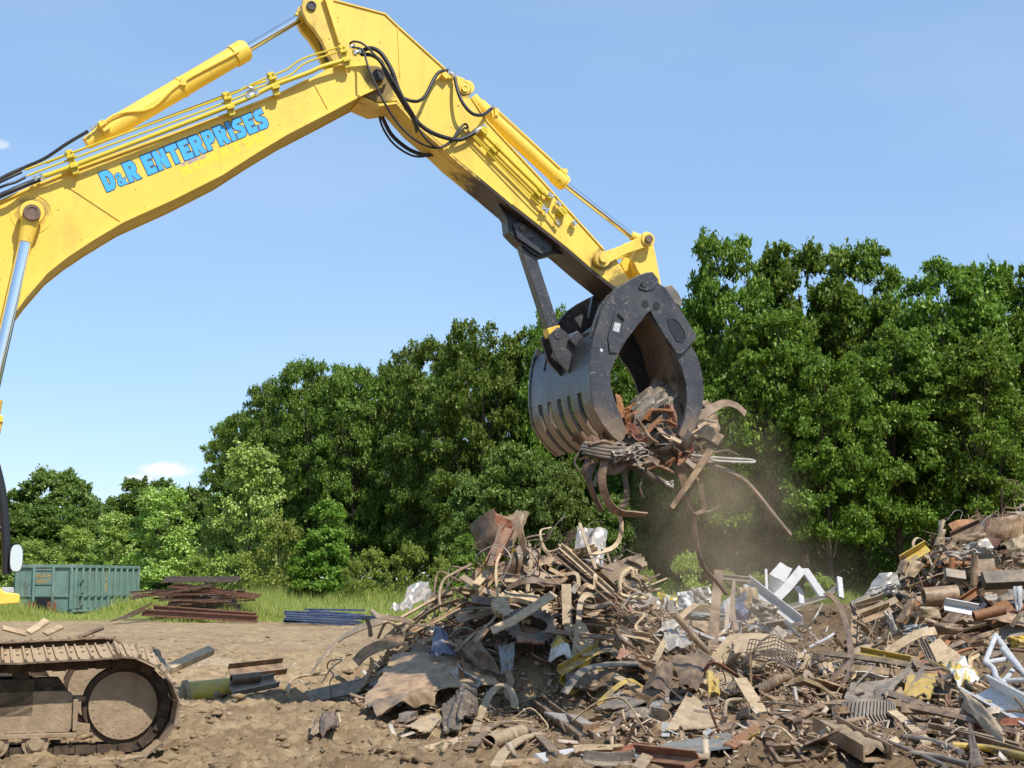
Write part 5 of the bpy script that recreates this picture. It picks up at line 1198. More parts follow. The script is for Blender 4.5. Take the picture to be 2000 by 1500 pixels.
strip('steel_strip', 'curved tan strip rising from the bottom edge left of the middle', 'strip', 'tan', [(968, 1498, 15.6), (988, 1466, 16.2), (1022, 1442, 16.6), (1060, 1432, 16.8)], .10, .02)
strip('steel_beam', 'pale straight beam lying on the dirt at the bottom middle', 'beam', 'white', [(1054, 1482), (1130, 1470)], .13, .03, sharp=True, sn='the pale beam at the bottom')
strip('steel_pipe', 'rusty round bar lying along the bottom edge of the photo', 'bar', 'rust', [(968, 1496), (1050, 1490)], .10, kind='rod', sharp=True, lift=.06)
strip('coil_strip', 'rusty strip curled in a ring right of the sloping channel', 'strip', 'brown', [(1190, 1446, 17.2), (1200, 1420, 17.6), (1218, 1400, 17.9), (1240, 1404, 17.7), (1250, 1418, 17.4)], .07, .016, sn='the curled ring strip')
strip('angle_bar', 'brown bar running from the curled ring strip to the bottom edge', 'bar', 'brown', [(1196, 1424), (1268, 1452)], .08, .014, 'L', sharp=True)
# ---------------------------------------------------------------- named pieces: right field
strip('post', 'tall dark post standing upright left of the wire basket', 'post', 'brown', [(1404, 1114, 22.6), (1398, 1180, 22.4), (1391, 1276, 21.4)], .14, .05, sn='the tall dark post')
strip('steel_strip', 'pointed brown strip standing upright right of the tall dark post', 'strip', 'brown', [(1434, 1134, 23.4), (1430, 1190, 23.2), (1437, 1232, 23.0)], .10, .02, taper=lambda t: .5 + .6 * t)
strip('steel_strip', 'short grey strip standing between the dark post and the pointed strip', 'strip', 'grey', [(1422, 1180, 23.0), (1418, 1240, 22.6)], .06, .02, sharp=True)
# wire basket
def basket():
    c = [PS(1440, 1318, 19.6), PS(1462, 1266, 20.2), PS(1554, 1290, 20.0), PS(1556, 1330, 19.2)]
    g = grid4(c[1], c[2], c[3], c[0], 30, 24, .22, .10, 0, 8, 1.6, .12); mb = MB()
    for i in range(0, 31, 2): mb.tube(g[i], .008, 5)
    for j in range(0, 25, 2): mb.tube([g[i][j] + Vector((0, -.012, .006)) for i in range(31)], .008, 5)
    finish(mb, 'wire_basket', 'crushed wire mesh basket in the middle of the scrap field', 'wire basket', 'dark', 'the wire basket')
basket()
sheet('steel_plate', 'wide dusty grey plate with rounded end behind the wire basket', 'plate', 'tan', [(1432, 1240, 21.4), (1520, 1244, 21.6), (1556, 1276, 20.8), (1434, 1278, 20.6)], bulge=.08, cr=.03, sn='the wide plate behind the basket')
def folded(name, label, cat, mat, pts, w, sn=None, d=None, group=None): return strip(name, label, cat, mat, pts, w, .05, 'flat', d=d, sharp=True, sn=sn, ref=Vector((.25, -.9, .3)), group=group)
sheet('white_sheet', 'white sheet-metal box panel standing tallest among the white scrap', 'panel', 'white', [(1502, 1122, 30.0), (1523, 1099, 30.5), (1547, 1112, 30.6), (1533, 1138, 29.9)], cr=.02, nu=6, nv=6, sn='the tallest white panel', rag=0)
sheet('white_sheet', 'shaded white panel side folded from the tallest white panel', 'panel', 'white', [(1502, 1123, 29.98), (1533, 1139, 29.88), (1515, 1162, 29.9), (1499, 1158, 30.1)], cr=.02, nu=5, nv=5, rag=0)
folded('white_channel', 'long white folded metal channel rising to the right of the tallest panel', 'channel', 'white', [(1512, 1172, 29.0), (1538, 1146, 29.6), (1566, 1112, 30.0)], .19, 'the rising white channel')
folded('white_channel', 'long white metal channel leaning down to the right from the rising one', 'channel', 'white', [(1571, 1112, 30.1), (1608, 1166, 29.4)], .17, 'the leaning white channel')
folded('white_sheet', 'small white bent flap between the two white channels', 'panel', 'white', [(1556, 1146, 30.2), (1564, 1158, 30.1), (1566, 1180, 29.4)], .10)
folded('white_sheet', 'narrow white panel standing alone right of the white channels', 'panel', 'white', [(1639, 1128, 31), (1643, 1168, 30.6)], .11, 'the lone narrow white panel')
strip('white_bar', 'thin white bar standing upright left of the tallest white panel', 'bar', 'white', [(1496, 1112, 30.0), (1498, 1158, 29.6)], .05, .03, sharp=True)
strip('white_channel', 'very long pale channel sloping down to the right before the white panels', 'channel', 'white', [(1458, 1134, 27.6), (1560, 1214, 26.2)], .17, .02, 'L', sharp=True, sn='the long sloping white channel')
strip('white_channel', 'grey-white channel lying level above the shiny sheets', 'channel', 'grey', [(1406, 1128, 27.6), (1464, 1134, 27.2)], .14, .02, 'U', sharp=True)
for i, (c4, m, lb, bu, cr) in enumerate((([(1262, 1184), (1292, 1166), (1302, 1206), (1262, 1218)], 'silver', 'crumpled shiny sheet at the left end of the bright scrap', .1, .12), ([(1284, 1156), (1326, 1168), (1330, 1190), (1292, 1198)], 'yellowwhite', 'bent box panel with yellow patches behind the crumpled shiny sheets', .1, .07),
        ([(1288, 1216), (1326, 1222), (1346, 1276), (1300, 1274)], 'silver', 'brightest crumpled white sheet at the centre of the shiny scrap', .12, .14), ([(1346, 1150), (1384, 1144), (1392, 1180), (1352, 1182)], 'silver', 'shiny sheet twisted upward left of the tall dark post', .06, .15),
        ([(1404, 1180), (1428, 1164), (1424, 1206), (1398, 1206)], 'white', 'white rounded sheet behind the tall dark post', .12, .06), ([(1436, 1160), (1472, 1152), (1462, 1212), (1436, 1212)], 'bluep', 'deep blue sheet right of the tall dark post', .06, .07),
        ([(1438, 1146), (1478, 1148), (1490, 1200), (1466, 1210)], 'tan', 'dusty tan panel behind the blue sheet', .05, .05), ([(1340, 1194), (1416, 1198), (1416, 1212), (1338, 1212)], 'paleblue', 'pale blue flattened duct lying left of the tall dark post', .1, .05),
        ([(1470, 1164), (1520, 1186), (1512, 1212), (1466, 1204)], 'grey', 'grey crumpled panel beneath the long sloping white channel', .05, .1), ([(1322, 1158), (1350, 1154), (1356, 1186), (1326, 1190)], 'white', 'small white panel with a rusty patch left of the twisted shiny sheet', .03, .08))):
    sheet('crumpled_sheet', lb, 'sheet', m, c4, d=26.4 - i * .04 if i not in (2,) else 22.6, bulge=bu, cr=cr, seed=30 + i, sn=['the shiny sheet at the left end', None, 'the brightest white sheet', 'the twisted shiny sheet', None, 'the deep blue sheet', None, None, None, None][i])
strip('steel_strip', 'tan curved bar lying over the brightest crumpled white sheet', 'bar', 'tan', [(1360, 1180, 22.4), (1330, 1206, 22.0), (1298, 1254, 21.2), (1270, 1310, 20.4)], .09, .018, sn='the curved bar over the white sheet')
sheet('steel_plate', 'dull triangular steel plate standing on its point left of the wire basket', 'plate', 'brown', [(1312, 1284, 19.6), (1388, 1278, 19.8), (1362, 1352, 18.9), (1330, 1340, 19.0)], bulge=.03, cr=.03, sn='the triangular plate')
sheet('curved_plate', 'curved brown plate left of the triangular plate', 'plate', 'brown', [(1280, 1302, 19.4), (1316, 1300, 19.4), (1306, 1366, 18.6), (1254, 1350, 18.8)], bulge=.14, cr=.05, sn='the curved brown plate')
sheet('yellow_plate', 'bright yellow painted plate scrap right of the triangular plate', 'plate', 'yellowp', [(1378, 1316, 19.2), (1404, 1322, 19.1), (1406, 1360, 18.6), (1384, 1356, 18.6)], cr=.07, sn='the bright yellow plate')
# plate with bolt holes
def holed():
    A_, B_, C_, D_ = (PS(1343, 1352, 18.2), PS(1370, 1372, 18.1), PS(1412, 1418, 17.0), PS(1300, 1428, 17.0)); mb = MB().sheet(grid4(A_, B_, C_, D_, 10, 10, 0, .015, .01, 3), .016)
    o = finish(mb, 'steel_plate', 'tan steel plate with bolt holes leaning in the foreground', 'plate', 'tan', 'the plate with bolt holes')
    N = (B_ - A_).cross(D_ - A_).normalized()
    if N.y > 0: N = -N
    for px, py, d in ((1345, 1361, 18.0), (1374, 1387, 17.62), (1315, 1399, 17.5)):
        c = PS(px, py, d); h = MB(); h.cyl(c + N * .02 - o.location, c + N * .045 - o.location, .035, 14); h.build('bolt_hole_shade', M['blackpaint'], o)  # black disc on the plate, painting the dark inside a bolt hole
holed()
def bracket():
    mb = MB(); path = catmull([PS(1254, 1384, 17.6), PS(1256, 1400, 17.3), PS(1276, 1412, 17.0), PS(1308, 1404, 17.1), PS(1304, 1388, 17.5), PS(1272, 1380, 17.9)], 6)
    mb.sweep(flatp(.26, .012), [p + Vector((0, 0, -.12)) for p in path], (1, 0, 0)) if False else None
    vs = []; fs = []; n = len(path)
    for p in path: vs += [tuple(p), tuple(p + Vector((0, -.05, -.30)))]
    out = [[Vector(vs[2 * i]), Vector(vs[2 * i + 1])] for i in range(n)]; mb.sheet(out, .014)
    o = finish(mb, 'curved_bracket', 'curved rusty bracket with square slots painted white as lit in the foreground', 'bracket', 'rust', 'the slotted curved bracket')
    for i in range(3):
        c = PS(1300, 1416 + i * 9.5, 16.95) - o.location; h = MB(); h.box(tuple(c), (.085, .02, .035 if i else .06)); h.build('bracket_slot_light', M['white'], o)  # white blocks paint the light showing in the slots
bracket()
strip('steel_strip', 'thin dark strip standing up and bent like a hook, right of the wide plate', 'strip', 'brown', [(1612, 1158, 23.5), (1632, 1172, 23.3), (1648, 1202, 22.8), (1660, 1254, 21.8), (1660, 1310, 20.6), (1640, 1342, 20.0), (1630, 1366, 19.4), (1634, 1402, 18.6)], .08, .02, tw=.5, sn='the tall hooked dark strip')
strip('channel_bar', 'straight yellow-tan channel post standing on the bare dirt patch', 'post', 'tan', [(1671, 1190, 25.6), (1668, 1254, 24.4)], .13, .016, 'U', sharp=True, sn='the tan channel post')
strip('channel_bar', 'long yellow-edged channel lying level below the bare dirt patch', 'bar', 'yellowp', [(1676, 1274, 21.2), (1792, 1296, 20.6)], .17, .016, 'U', sharp=True, sn='the yellow-edged channel')
strip('steel_strip', 'long dark bar lying level under the yellow-edged channel', 'bar', 'dark', [(1612, 1276, 21.0), (1720, 1290, 20.5), (1780, 1300, 20.3), (1834, 1302, 20.2)], .09, .03, sn='the long dark level bar')
sheet('grey_plate', 'large grey plate with two pointed fins in the middle of the right foreground', 'plate', 'grey', [(1664, 1334, 19.0), (1772, 1316, 19.4), (1722, 1366, 18.2), (1648, 1366, 18.2)], bulge=-.06, cr=.02, sn='the large grey plate')
sheet('grey_fin', 'pointed grey fin rising left on the large grey plate', 'fin', 'grey', [(1706, 1298, 19.3), (1708, 1304, 19.3), (1664, 1340, 18.9), (1650, 1362, 18.4)], cr=.02, rag=0)
sheet('grey_fin', 'long pointed pale fin rising right on the large grey plate', 'fin', 'grey', [(1776, 1296, 19.4), (1778, 1306, 19.4), (1730, 1362, 18.2), (1726, 1354, 18.3)], cr=.02, rag=0)
sheet('steel_plate', 'shaded yellow-striped plate leaning behind the right pale fin', 'plate', 'yellowp', [(1776, 1312, 19.8), (1832, 1318, 19.8), (1816, 1366, 19.0), (1762, 1362, 19.0)], cr=.03)
strip('steel_strip', 'long dark bar bowed like a hoop over the tyre piece', 'bar', 'brown', [(1562, 1400, 17.6), (1590, 1384, 17.9), (1632, 1374, 18.1), (1694, 1372, 18.2), (1752, 1384, 18.0)], .09, .03, sn='the bowed dark bar')
def tyre():
    mb = MB(); c = PS(1700, 1402, 17.6); n = 16; R = .62
    g = []
    for i in range(n + 1):
        a = math.radians(60 + 60 * i / n); row = []
        for j in range(9):
            w = -.2 + .4 * j / 8; row.append(c + Vector((-R * math.cos(a), w, R * math.sin(a) - R * .9)) * 1.0)
        g.append(row)
    mb.sheet(g, .04)
    for i in range(15):
        a0 = math.radians(62 + 56 * i / 14)
        for sg in (-1, 1):
            p = []
            for k in range(4):
                a = a0 + math.radians(2.2) * k * .8; p.append(c + Vector((-(R + .03) * math.cos(a), sg * .055 * k, (R + .03) * math.sin(a) - R * .9)))
            mb.sweep(flatp(.018, .03), p, (0, 0, 1))
    rot = Matrix.Rotation(.25, 4, 'Z') @ Matrix.Rotation(math.radians(64), 4, 'X'); mb.v = [tuple(c + rot @ (Vector(v) - c)) for v in mb.v]
    finish(mb, 'tyre_piece', 'piece of ribbed tyre tread lying under the bowed dark bar', 'tyre', M['rubber'] if False else 'dark', 'the tyre piece')
tyre()
for i, (a, b, m, w, lb) in enumerate((((1728, 1352, 18.4), (1836, 1394, 17.6), 'dark', .11, 'thick dark bar with a cut end lying over the bundle on the right'), ((1694, 1366, 18.0), (1990, 1432, 16.2), 'brown', .08, 'longest dark bar of the bundle on the right, uppermost'), ((1760, 1386, 17.5), (1930, 1398, 17.2), 'brown', .10, 'dark level bar in the bundle, ending by the curved tan plate'),
        ((1742, 1390, 17.4), (1812, 1452, 16.2), 'tan', .11, 'flat tan bar sloping steeply down across the bundle'), ((1790, 1418, 16.8), (2010, 1478, 15.4), 'brown', .09, 'long brown bar along the bundle, second from its bottom'), ((1670, 1426, 16.6), (1846, 1496, 15.0), 'grey', .045, 'thin grey rod crossing the foreground toward the bottom right'),
        ((1780, 1400, 17.0), (1812, 1430, 16.5), 'rust', .10, 'short rusty bar under the steep tan bar'), ((1812, 1420, 16.6), (1990, 1462, 15.6), 'rust', .08, 'rusty bar between the brown bars of the bundle'), ((1768, 1440, 16.2), (1878, 1470, 15.6), 'grey', .07, 'grey bar near the bottom of the bundle'),
        ((1860, 1456, 15.9), (2010, 1480, 15.2), 'yellowp', .075, 'long yellow rod near the bottom right corner'), ((1782, 1470, 15.6), (1892, 1494, 15.0), 'grey', .06, 'pale bent rod at the bottom right below the bundle'))):
    strip('steel_bar', lb, 'bar', m, [a, ((a[0] + b[0]) / 2, (a[1] + b[1]) / 2 - RND.uniform(2, 6), (a[2] + b[2]) / 2), b], w, .03, ['flat', 'flat', 'flat', 'flat', 'L', 'rod', 'flat', 'L', 'rod', 'rod', 'rod'][i], sn=['the thick cut bar', 'the longest bar of the bundle', None, 'the steep tan bar', None, 'the thin grey rod', None, None, None, 'the yellow rod', None][i])
strip('channel_beam', 'large grey-white channel beam with a bright inner face at the right edge', 'beam', 'white', [(1906, 1344, 18.6), (2040, 1418, 16.4)], .40, .03, 'U', sharp=True, sn='the large white channel beam', ref=Vector((-.35, -.55, .76)))
strip('grey_bracket', 'thin grey hooked strip in front of the large channel beam', 'strip', 'grey', [(1924, 1394, 17.0), (1936, 1388, 17.0), (1952, 1386, 17.0)], .09, .015)
sheet('curved_plate', 'wide tan curved plate below the large channel beam', 'plate', 'tan', [(1868, 1366, 18.0), (1896, 1360, 18.1), (1968, 1442, 16.2), (1958, 1466, 16.0)], bulge=.10, cr=.04, sn='the wide curved plate', t=.014)
sheet('blade_plate', 'dark pointed plate standing upright in the bottom right foreground', 'plate', 'brown', [(1890, 1414, 16.2), (1894, 1416, 16.2), (1922, 1500, 14.8), (1896, 1500, 14.8)], cr=.02, rag=0, bulge=.02, sn='the pointed upright plate')
# steel tube lattice
def lattice():
    mb = MB(); q = [PS(1944, 1242, 21.6), PS(2010, 1330, 20.4), PS(1924, 1294, 20.6), PS(1958, 1334, 19.8), PS(1990, 1366, 19.0), PS(1960, 1330, 19.9), PS(1976, 1288, 20.8), PS(1990, 1380, 18.8)]
    mb.tube([q[0], q[1]], .045, 10); mb.tube(catmull([q[2], PS(1940, 1306, 20.4), PS(1946, 1324, 20.0), q[3], q[4]], 4), .04, 10); mb.tube([q[0], q[2]], .038, 10); mb.tube([q[2], PS(1974, 1286, 20.9)], .036, 10); mb.tube([q[3], PS(1984, 1302, 20.6)], .036, 10)
    mb.tube([PS(1960, 1330, 19.9), PS(2020, 1328, 19.6)], .036, 10); mb.tube([PS(1958, 1268, 21.1), PS(2030, 1350, 19.6)], .04, 10)
    finish(mb, 'tube_lattice', 'white steel tube lattice frame near the right edge', 'lattice frame', 'white', 'the white tube lattice')
lattice()
sheet('crumpled_sheet', 'crumpled yellow and white sheet left of the white tube lattice', 'sheet', 'yellowwhite', [(1846, 1308, 19.6), (1890, 1296, 20.0), (1916, 1334, 19.2), (1870, 1342, 18.8)], bulge=.12, cr=.12, sn='the yellow and white sheet', ang=50)
strip('steel_strip', 'brown strip curled up at its end left of the yellow and white sheet', 'strip', 'brown', [(1786, 1284, 20.4), (1794, 1300, 20.2), (1812, 1308, 20.0), (1842, 1304, 20.0)], .10, .02)
for i, (a, b, lb) in enumerate((((1796, 1246, 22.4), (1846, 1350, 19.6), 'long dark forked bar standing steeply left of the yellow and white sheet'), ((1804, 1250, 22.2), (1826, 1300, 20.8), 'short fork of dark bar beside the long steep one'))):
    strip('angle_bar', lb, 'bar', 'brown', [a, b], .07, .014, 'L', sharp=True)
def soil_channel():
    a, b = PS(1612, 1428, 16.6), PS(1716, 1490, 15.2); a.z += .08; b.z += .08; mb = MB(); mb.sweep(Up(.27, .15, .016), [a, b], (0, -.12, 1))
    o = finish(mb, 'channel_beam', 'heavy tan channel beam filled with soil in the middle foreground', 'beam', 'rust', 'the soil-filled channel beam')
    n = 14; g = [[a.lerp(b, i / n) - o.location + (b - a).cross(Vector((0, 0, 1))).normalized() * (-.112 + .224 * j / 5) + Vector((0, 0, .02 + .09 * float(vnoise(i * .7, j * .8, 6)))) for j in range(6)] for i in range(1, n)]
    MB().sheet(g, .03).build('soil_fill', M['mud'], o, ang=80)
soil_channel()
def frames():
    for i, (px, py, d, s, lb) in enumerate(((1536, 1474, 15.8, .30, 'square brown link frame lying left of the soil-filled channel beam'), (1562, 1420, 16.6, .17, 'small upright link frame above the square one'), (1506, 1448, 16.4, .17, 'small link frame left of the square one'))):
        mb = MB(); c = PS(px, py, d); 
        for k in range(4):
            a = PI / 4 + k * PI / 2; b_ = a + PI / 2; mb.sweep(flatp(.035, .05), [Vector((math.cos(a) * s * .6, math.sin(a) * s * .6, 0)), Vector((math.cos(b_) * s * .6, math.sin(b_) * s * .6, 0))], (0, 0, 1))
        for k in range(4): a = PI / 4 + k * PI / 2; mb.cyl((math.cos(a) * s * .6, math.sin(a) * s * .6, -.04), (math.cos(a) * s * .6, math.sin(a) * s * .6, .04), .035, 10)
        R = Matrix.Rotation(.3 + i, 4, 'Z') @ Matrix.Rotation((.5, 1.3, .8)[i], 4, 'X'); mb.v = [tuple(c + R @ Vector(v)) for v in mb.v]
        finish(mb, 'link_frame', lb, 'link frame', 'brown', 'the square link frame' if i == 0 else None)
frames()
sheet('channel_plate', 'long rusty plate with flaking grey paint along the bottom middle', 'plate', 'paleblue', [(1236, 1466, 16.2), (1430, 1430, 16.6), (1428, 1458, 16.0), (1240, 1476, 15.9)], cr=.02, rag=.01, t=.02, sn='the flaking grey plate')
strip('channel_bar', 'rusty channel lying along the bottom edge below the flaking plate', 'bar', 'redrust', [(1230, 1474, 15.6), (1352, 1488, 15.3)], .20, .016, 'U', sharp=True, sn='the channel below the flaking plate')
strip('steel_strip', 'short pale bar poking up in front of the bottom channel', 'bar', 'tan', [(1246, 1502, 14.6), (1270, 1470, 15.2)], .11, .03, sharp=True)
sheet('folded_box', 'white and tan box corner in front of the flaking plate', 'box', 'tan', [(1316, 1462, 15.8), (1388, 1456, 15.9), (1386, 1480, 15.5), (1318, 1478, 15.5)], cr=.02, rag=0, t=.02)
strip('steel_strip', 'orange flat bar leaning up to the right of the flaking plate', 'bar', 'orange', [(1424, 1458, 16.0), (1482, 1420, 16.6)], .12, .02, sharp=True)
strip('steel_strip', 'brown bar lying level from the plate with holes to the link frames', 'bar', 'brown', [(1404, 1424, 16.9), (1440, 1414, 17.0), (1500, 1414, 17.0)], .09, .02)
strip('steel_strip', 'wavy brown strip lying above the soil-filled channel beam', 'strip', 'rust', [(1502, 1410, 17.2), (1524, 1394, 17.5), (1570, 1410, 17.0), (1640, 1410, 16.9), (1690, 1402, 17.0)], .10, .016)
strip('steel_pipe', 'long tan pipe lying below the wire basket', 'pipe', 'rust', [(1474, 1352), (1546, 1314)], .15, kind='pipe', sharp=True, lift=.12, sn='the pipe below the basket')
strip('steel_strip', 'tan plate bar leaning left under the wire basket', 'bar', 'tan', [(1446, 1326, 18.9), (1486, 1392, 17.4)], .16, .025, sharp=True, sn='the tan bar under the basket')
strip('angle_bar', 'dark red angle bar sloping right below the pipe', 'bar', 'redrust', [(1540, 1348), (1598, 1386)], .10, .014, 'L', sharp=True, lift=.08)
strip('steel_rod', 'tan rod bent in a square hook left of the tan bar', 'rod', 'tan', [(1416, 1418, 16.9), (1417, 1380, 17.6), (1424, 1368, 17.8), (1450, 1366, 17.8)], .045, kind='rod', sn='the square-hook rod')
strip('steel_rod', 'slim dark rod standing askew on the right heap foot', 'rod', 'brown', [(1768, 1280, 22.0), (1800, 1190, 24.5), (1834, 1136, 26.0)], .035, kind='rod', sn='the slim rod on the right heap foot')
# ---------------------------------------------------------------- named pieces: right heap
for name, label, cat, mat, c4, d, bu, cr, sn in (
  ('rusty_plate', 'broad brown rounded plate on top of the right heap', 'plate', 'rust', [(1934, 1012), (2004, 1004), (1996, 1050), (1926, 1052)], 26.6, .12, .03, 'the broad plate on the right heap top'),
  ('rusty_plate', 'dark purple-brown plate end behind the broad plate on the right heap', 'plate', 'brown', [(1958, 1000), (2020, 998), (2020, 1018), (1972, 1016)], 27.2, .06, .04, None),
  ('rusty_plate', 'tan plate left of the broad plate on the right heap', 'plate', 'rust', [(1868, 1052), (1922, 1034), (1926, 1048), (1876, 1064)], 26.6, .03, .03, None),
  ('curved_plate', 'tan curved shell at the upper left corner of the right heap', 'plate', 'tan', [(1836, 1034), (1848, 1034), (1840, 1062), (1824, 1066)], 27.0, .08, .04, None),
  ('bent_box', 'open tan box with a yellow edge on the left side of the right heap', 'box', 'tan', [(1782, 1092), (1806, 1102), (1786, 1128), (1766, 1122)], 25.8, .04, .03, 'the open tan box'),
  ('curved_plate', 'round tan shell at the left end of the right heap', 'plate', 'rust', [(1760, 1094), (1776, 1096), (1766, 1126), (1750, 1118)], 25.9, .12, .04, None),
  ('silver_sheet', 'shiny grey hood-shaped sheet at the left foot of the right heap', 'sheet', 'silver', [(1716, 1120), (1752, 1118), (1758, 1150), (1690, 1160)], 26.6, .18, .06, 'the shiny hood-shaped sheet'),
  ('silver_sheet', 'flattened silver sheet below the hood-shaped one', 'sheet', 'silver', [(1700, 1148), (1756, 1140), (1752, 1158), (1688, 1168)], 26.2, .04, .09, None),
  ('silver_sheet', 'pale bent sheet in the upper middle of the right heap', 'sheet', 'grey', [(1842, 1078), (1896, 1074), (1884, 1098), (1850, 1088)], 25.8, .05, .08, None),
  ('silver_sheet', 'crumpled silver strip under the broad plate of the right heap', 'sheet', 'silver', [(1880, 1064), (1930, 1052), (1940, 1082), (1890, 1080)], 25.9, .06, .1, None),
  ('rusty_plate', 'tan bent plate at the right edge below the broad plate', 'plate', 'tan', [(1960, 1058), (2010, 1040), (2010, 1080), (1972, 1088)], 25.6, .1, .05, None),
  ('rusty_plate', 'brown tilted sheet with a dark hole side at the right edge', 'plate', 'rust', [(1972, 1080), (2016, 1076), (2016, 1112), (1982, 1106)], 25.0, .1, .06, None),
  ('rusty_plate', 'dark curved plate like a boat hull at the right heap foot', 'plate', 'brown', [(1806, 1214), (1880, 1220), (1878, 1236), (1826, 1240)], 23.2, .16, .03, 'the hull-shaped plate'),
  ('rusty_plate', 'tan bent strip plate folded over at the right heap foot', 'plate', 'rust', [(1772, 1170), (1792, 1168), (1770, 1220), (1750, 1214)], 24.0, .1, .04, None),
  ('rusty_plate', 'grey-tan plate between the folded strip and the hull-shaped plate', 'plate', 'tan', [(1786, 1184), (1832, 1186), (1838, 1208), (1794, 1206)], 24.0, .06, .03, None),
  ('silver_sheet', 'silver crumpled bar-like sheet left of the folded strip plate', 'sheet', 'silver', [(1724, 1194), (1738, 1192), (1752, 1230), (1742, 1236)], 24.0, .04, .06, None),
  ('grey_sheet', 'blue-grey ribbed sheet lying below the folded strip plate', 'sheet', 'paleblue', [(1764, 1222), (1816, 1216), (1806, 1240), (1760, 1240)], 23.4, .05, .05, None),
  ('rusty_plate', 'pinkish rusty sheet near the right edge below the hull-shaped plate', 'plate', 'rust', [(1888, 1246), (1950, 1226), (1946, 1256), (1900, 1264)], 22.8, .1, .06, None),
  ('pale_panel', 'pale grey-blue panel standing at the right edge of the right heap', 'panel', 'white', [(1978, 1146), (1996, 1144), (1996, 1190), (1984, 1194)], 24.2, .03, .04, None),
  ('yellow_crush', 'crumpled yellow fitting at the right edge above the tube lattice', 'fitting', 'yellowp', [(1962, 1244), (2000, 1240), (2006, 1264), (1976, 1266)], 22.2, .1, .14, 'the crumpled yellow fitting')):
    sheet(name, label, cat, mat, c4, d=d, bulge=bu, cr=cr, sn=sn, nu=10, nv=10)
for name, label, cat, mat, pts, w, kind, d, sn in (
  ('yellow_bar', 'yellow angle bar along the left slope of the right heap', 'bar', 'yellowp', [(1762, 1096), (1812, 1066)], .16, 'L', 26.0, 'the yellow bar on the slope'),
  ('channel_bar', 'brown channel beam lying below the tan plate at the right heap top', 'beam', 'brown', [(1862, 1052), (1918, 1026)], .24, 'U', 26.8, None),
  ('steel_strip', 'orange-rust strip along the top ridge of the right heap', 'strip', 'orange', [(1856, 1030), (1876, 1022), (1912, 1022)], .16, 'flat', 27.2, None),
  ('steel_pipe', 'reddish half pipe lying level in the middle of the right heap foot', 'pipe', 'rust', [(1804, 1166), (1870, 1160)], .30, 'pipe', 24.6, 'the reddish half pipe'),
  ('steel_post', 'rusty post standing in the dark hollow of the right heap', 'post', 'rust', [(1904, 1084), (1902, 1142)], .12, 'rod', 25.3, 'the post in the dark hollow'),
  ('steel_post', 'thin orange post left of the rusty post in the dark hollow', 'post', 'orange', [(1860, 1088), (1858, 1116)], .10, 'rod', 25.4, None),
  ('steel_bar', 'grey square bar end pointing left in the right heap', 'bar', 'grey', [(1846, 1122), (1884, 1128)], .18, 'box', 24.9, None),
  ('steel_bar', 'orange bar sloping up toward the dark hollow of the right heap', 'bar', 'orange', [(1876, 1176), (1912, 1152)], .11, 'L', 24.6, None),
  ('steel_pipe', 'orange pipe near the right edge of the heap foot', 'pipe', 'orange', [(1902, 1204), (1962, 1190)], .17, 'pipe', 23.8, 'the orange pipe'),
  ('white_bar', 'long pale green-white bar lying level in the right heap foot', 'bar', 'white', [(1846, 1180), (1910, 1192)], .15, 'L', 24.2, None),
  ('steel_bar', 'tan bar lying level at the left foot of the right heap, uppermost', 'bar', 'tan', [(1672, 1192), (1726, 1174)], .18, 'L', 25.0, None),
  ('steel_bar', 'long tan bar below another at the left foot of the right heap', 'bar', 'tan', [(1692, 1200), (1752, 1170)], .12, 'flat', 24.8, None),
  ('steel_bar', 'brown bar lowest at the left foot of the right heap', 'bar', 'rust', [(1684, 1208), (1740, 1186)], .14, 'L', 24.4, None),
  ('steel_pipe', 'grey pipe end lying at the far left foot of the right heap', 'pipe', 'grey', [(1664, 1186), (1700, 1170)], .2, 'pipe', 25.4, None),
  ('steel_beam', 'dark grey beam lying near the right edge in the middle of the right heap', 'beam', 'dark', [(1920, 1134), (2010, 1130)], .26, 'box', 24.6, None),
  ('steel_strip', 'long tan flat bar at the right heap foot, nearest the bare dirt', 'bar', 'tan', [(1732, 1274), (1790, 1240), (1828, 1232)], .14, 'flat', 22.6, 'the flat bar nearest the dirt')):
    strip(name, label, cat, mat, pts, w, .018, kind, d=d, sharp=len(pts) < 3, sn=sn)
# ---------------------------------------------------------------- load hanging in the grapple (machine coordinates keep it between the jaws)
def LW(px, py, off):
    s, z = L(px, py, off); return O + U * s + NV * off + Vector((0, 0, z))
def lsheet(name, label, cat, mat, c4, bulge=0, cr=0, sn=None, t=.012, fq=2.2, ang=28):
    A_, B_, C_, D_ = (LW(*q) for q in c4); mb = MB().sheet(grid4(A_, B_, C_, D_, 12, 12, bulge, cr, .03, RND.randint(0, 99), fq), t); return finish(mb, name, label, cat, mat, sn, ang=ang)
def lstrip(name, label, cat, mat, pts, w, t=.014, kind='flat', sn=None, tw=0, sharp=False, taper=None, group=None):
    p = [LW(*q) for q in pts]; path = p if sharp else catmull(p, 6); mb = MB(); mb.sweep(prof_of(kind, w, t), path, VIEW, tw, scale=taper); return finish(mb, name, label, cat, mat, sn, group)
lsheet('crumpled_sheet', 'bright crumpled silver sheet with rusty folds in the mouth of the grapple', 'sheet', 'grey', [(1228, 790, -.5), (1292, 746, -.2), (1318, 788, -.5), (1236, 832, -.7)], .14, .16, 'the silver sheet in the grapple')
lsheet('crumpled_sheet', 'rusty tan crumpled sheet left of the silver one in the grapple mouth', 'sheet', 'orange', [(1214, 806, -.5), (1262, 780, -.4), (1272, 826, -.6), (1222, 838, -.6)], .1, .14)
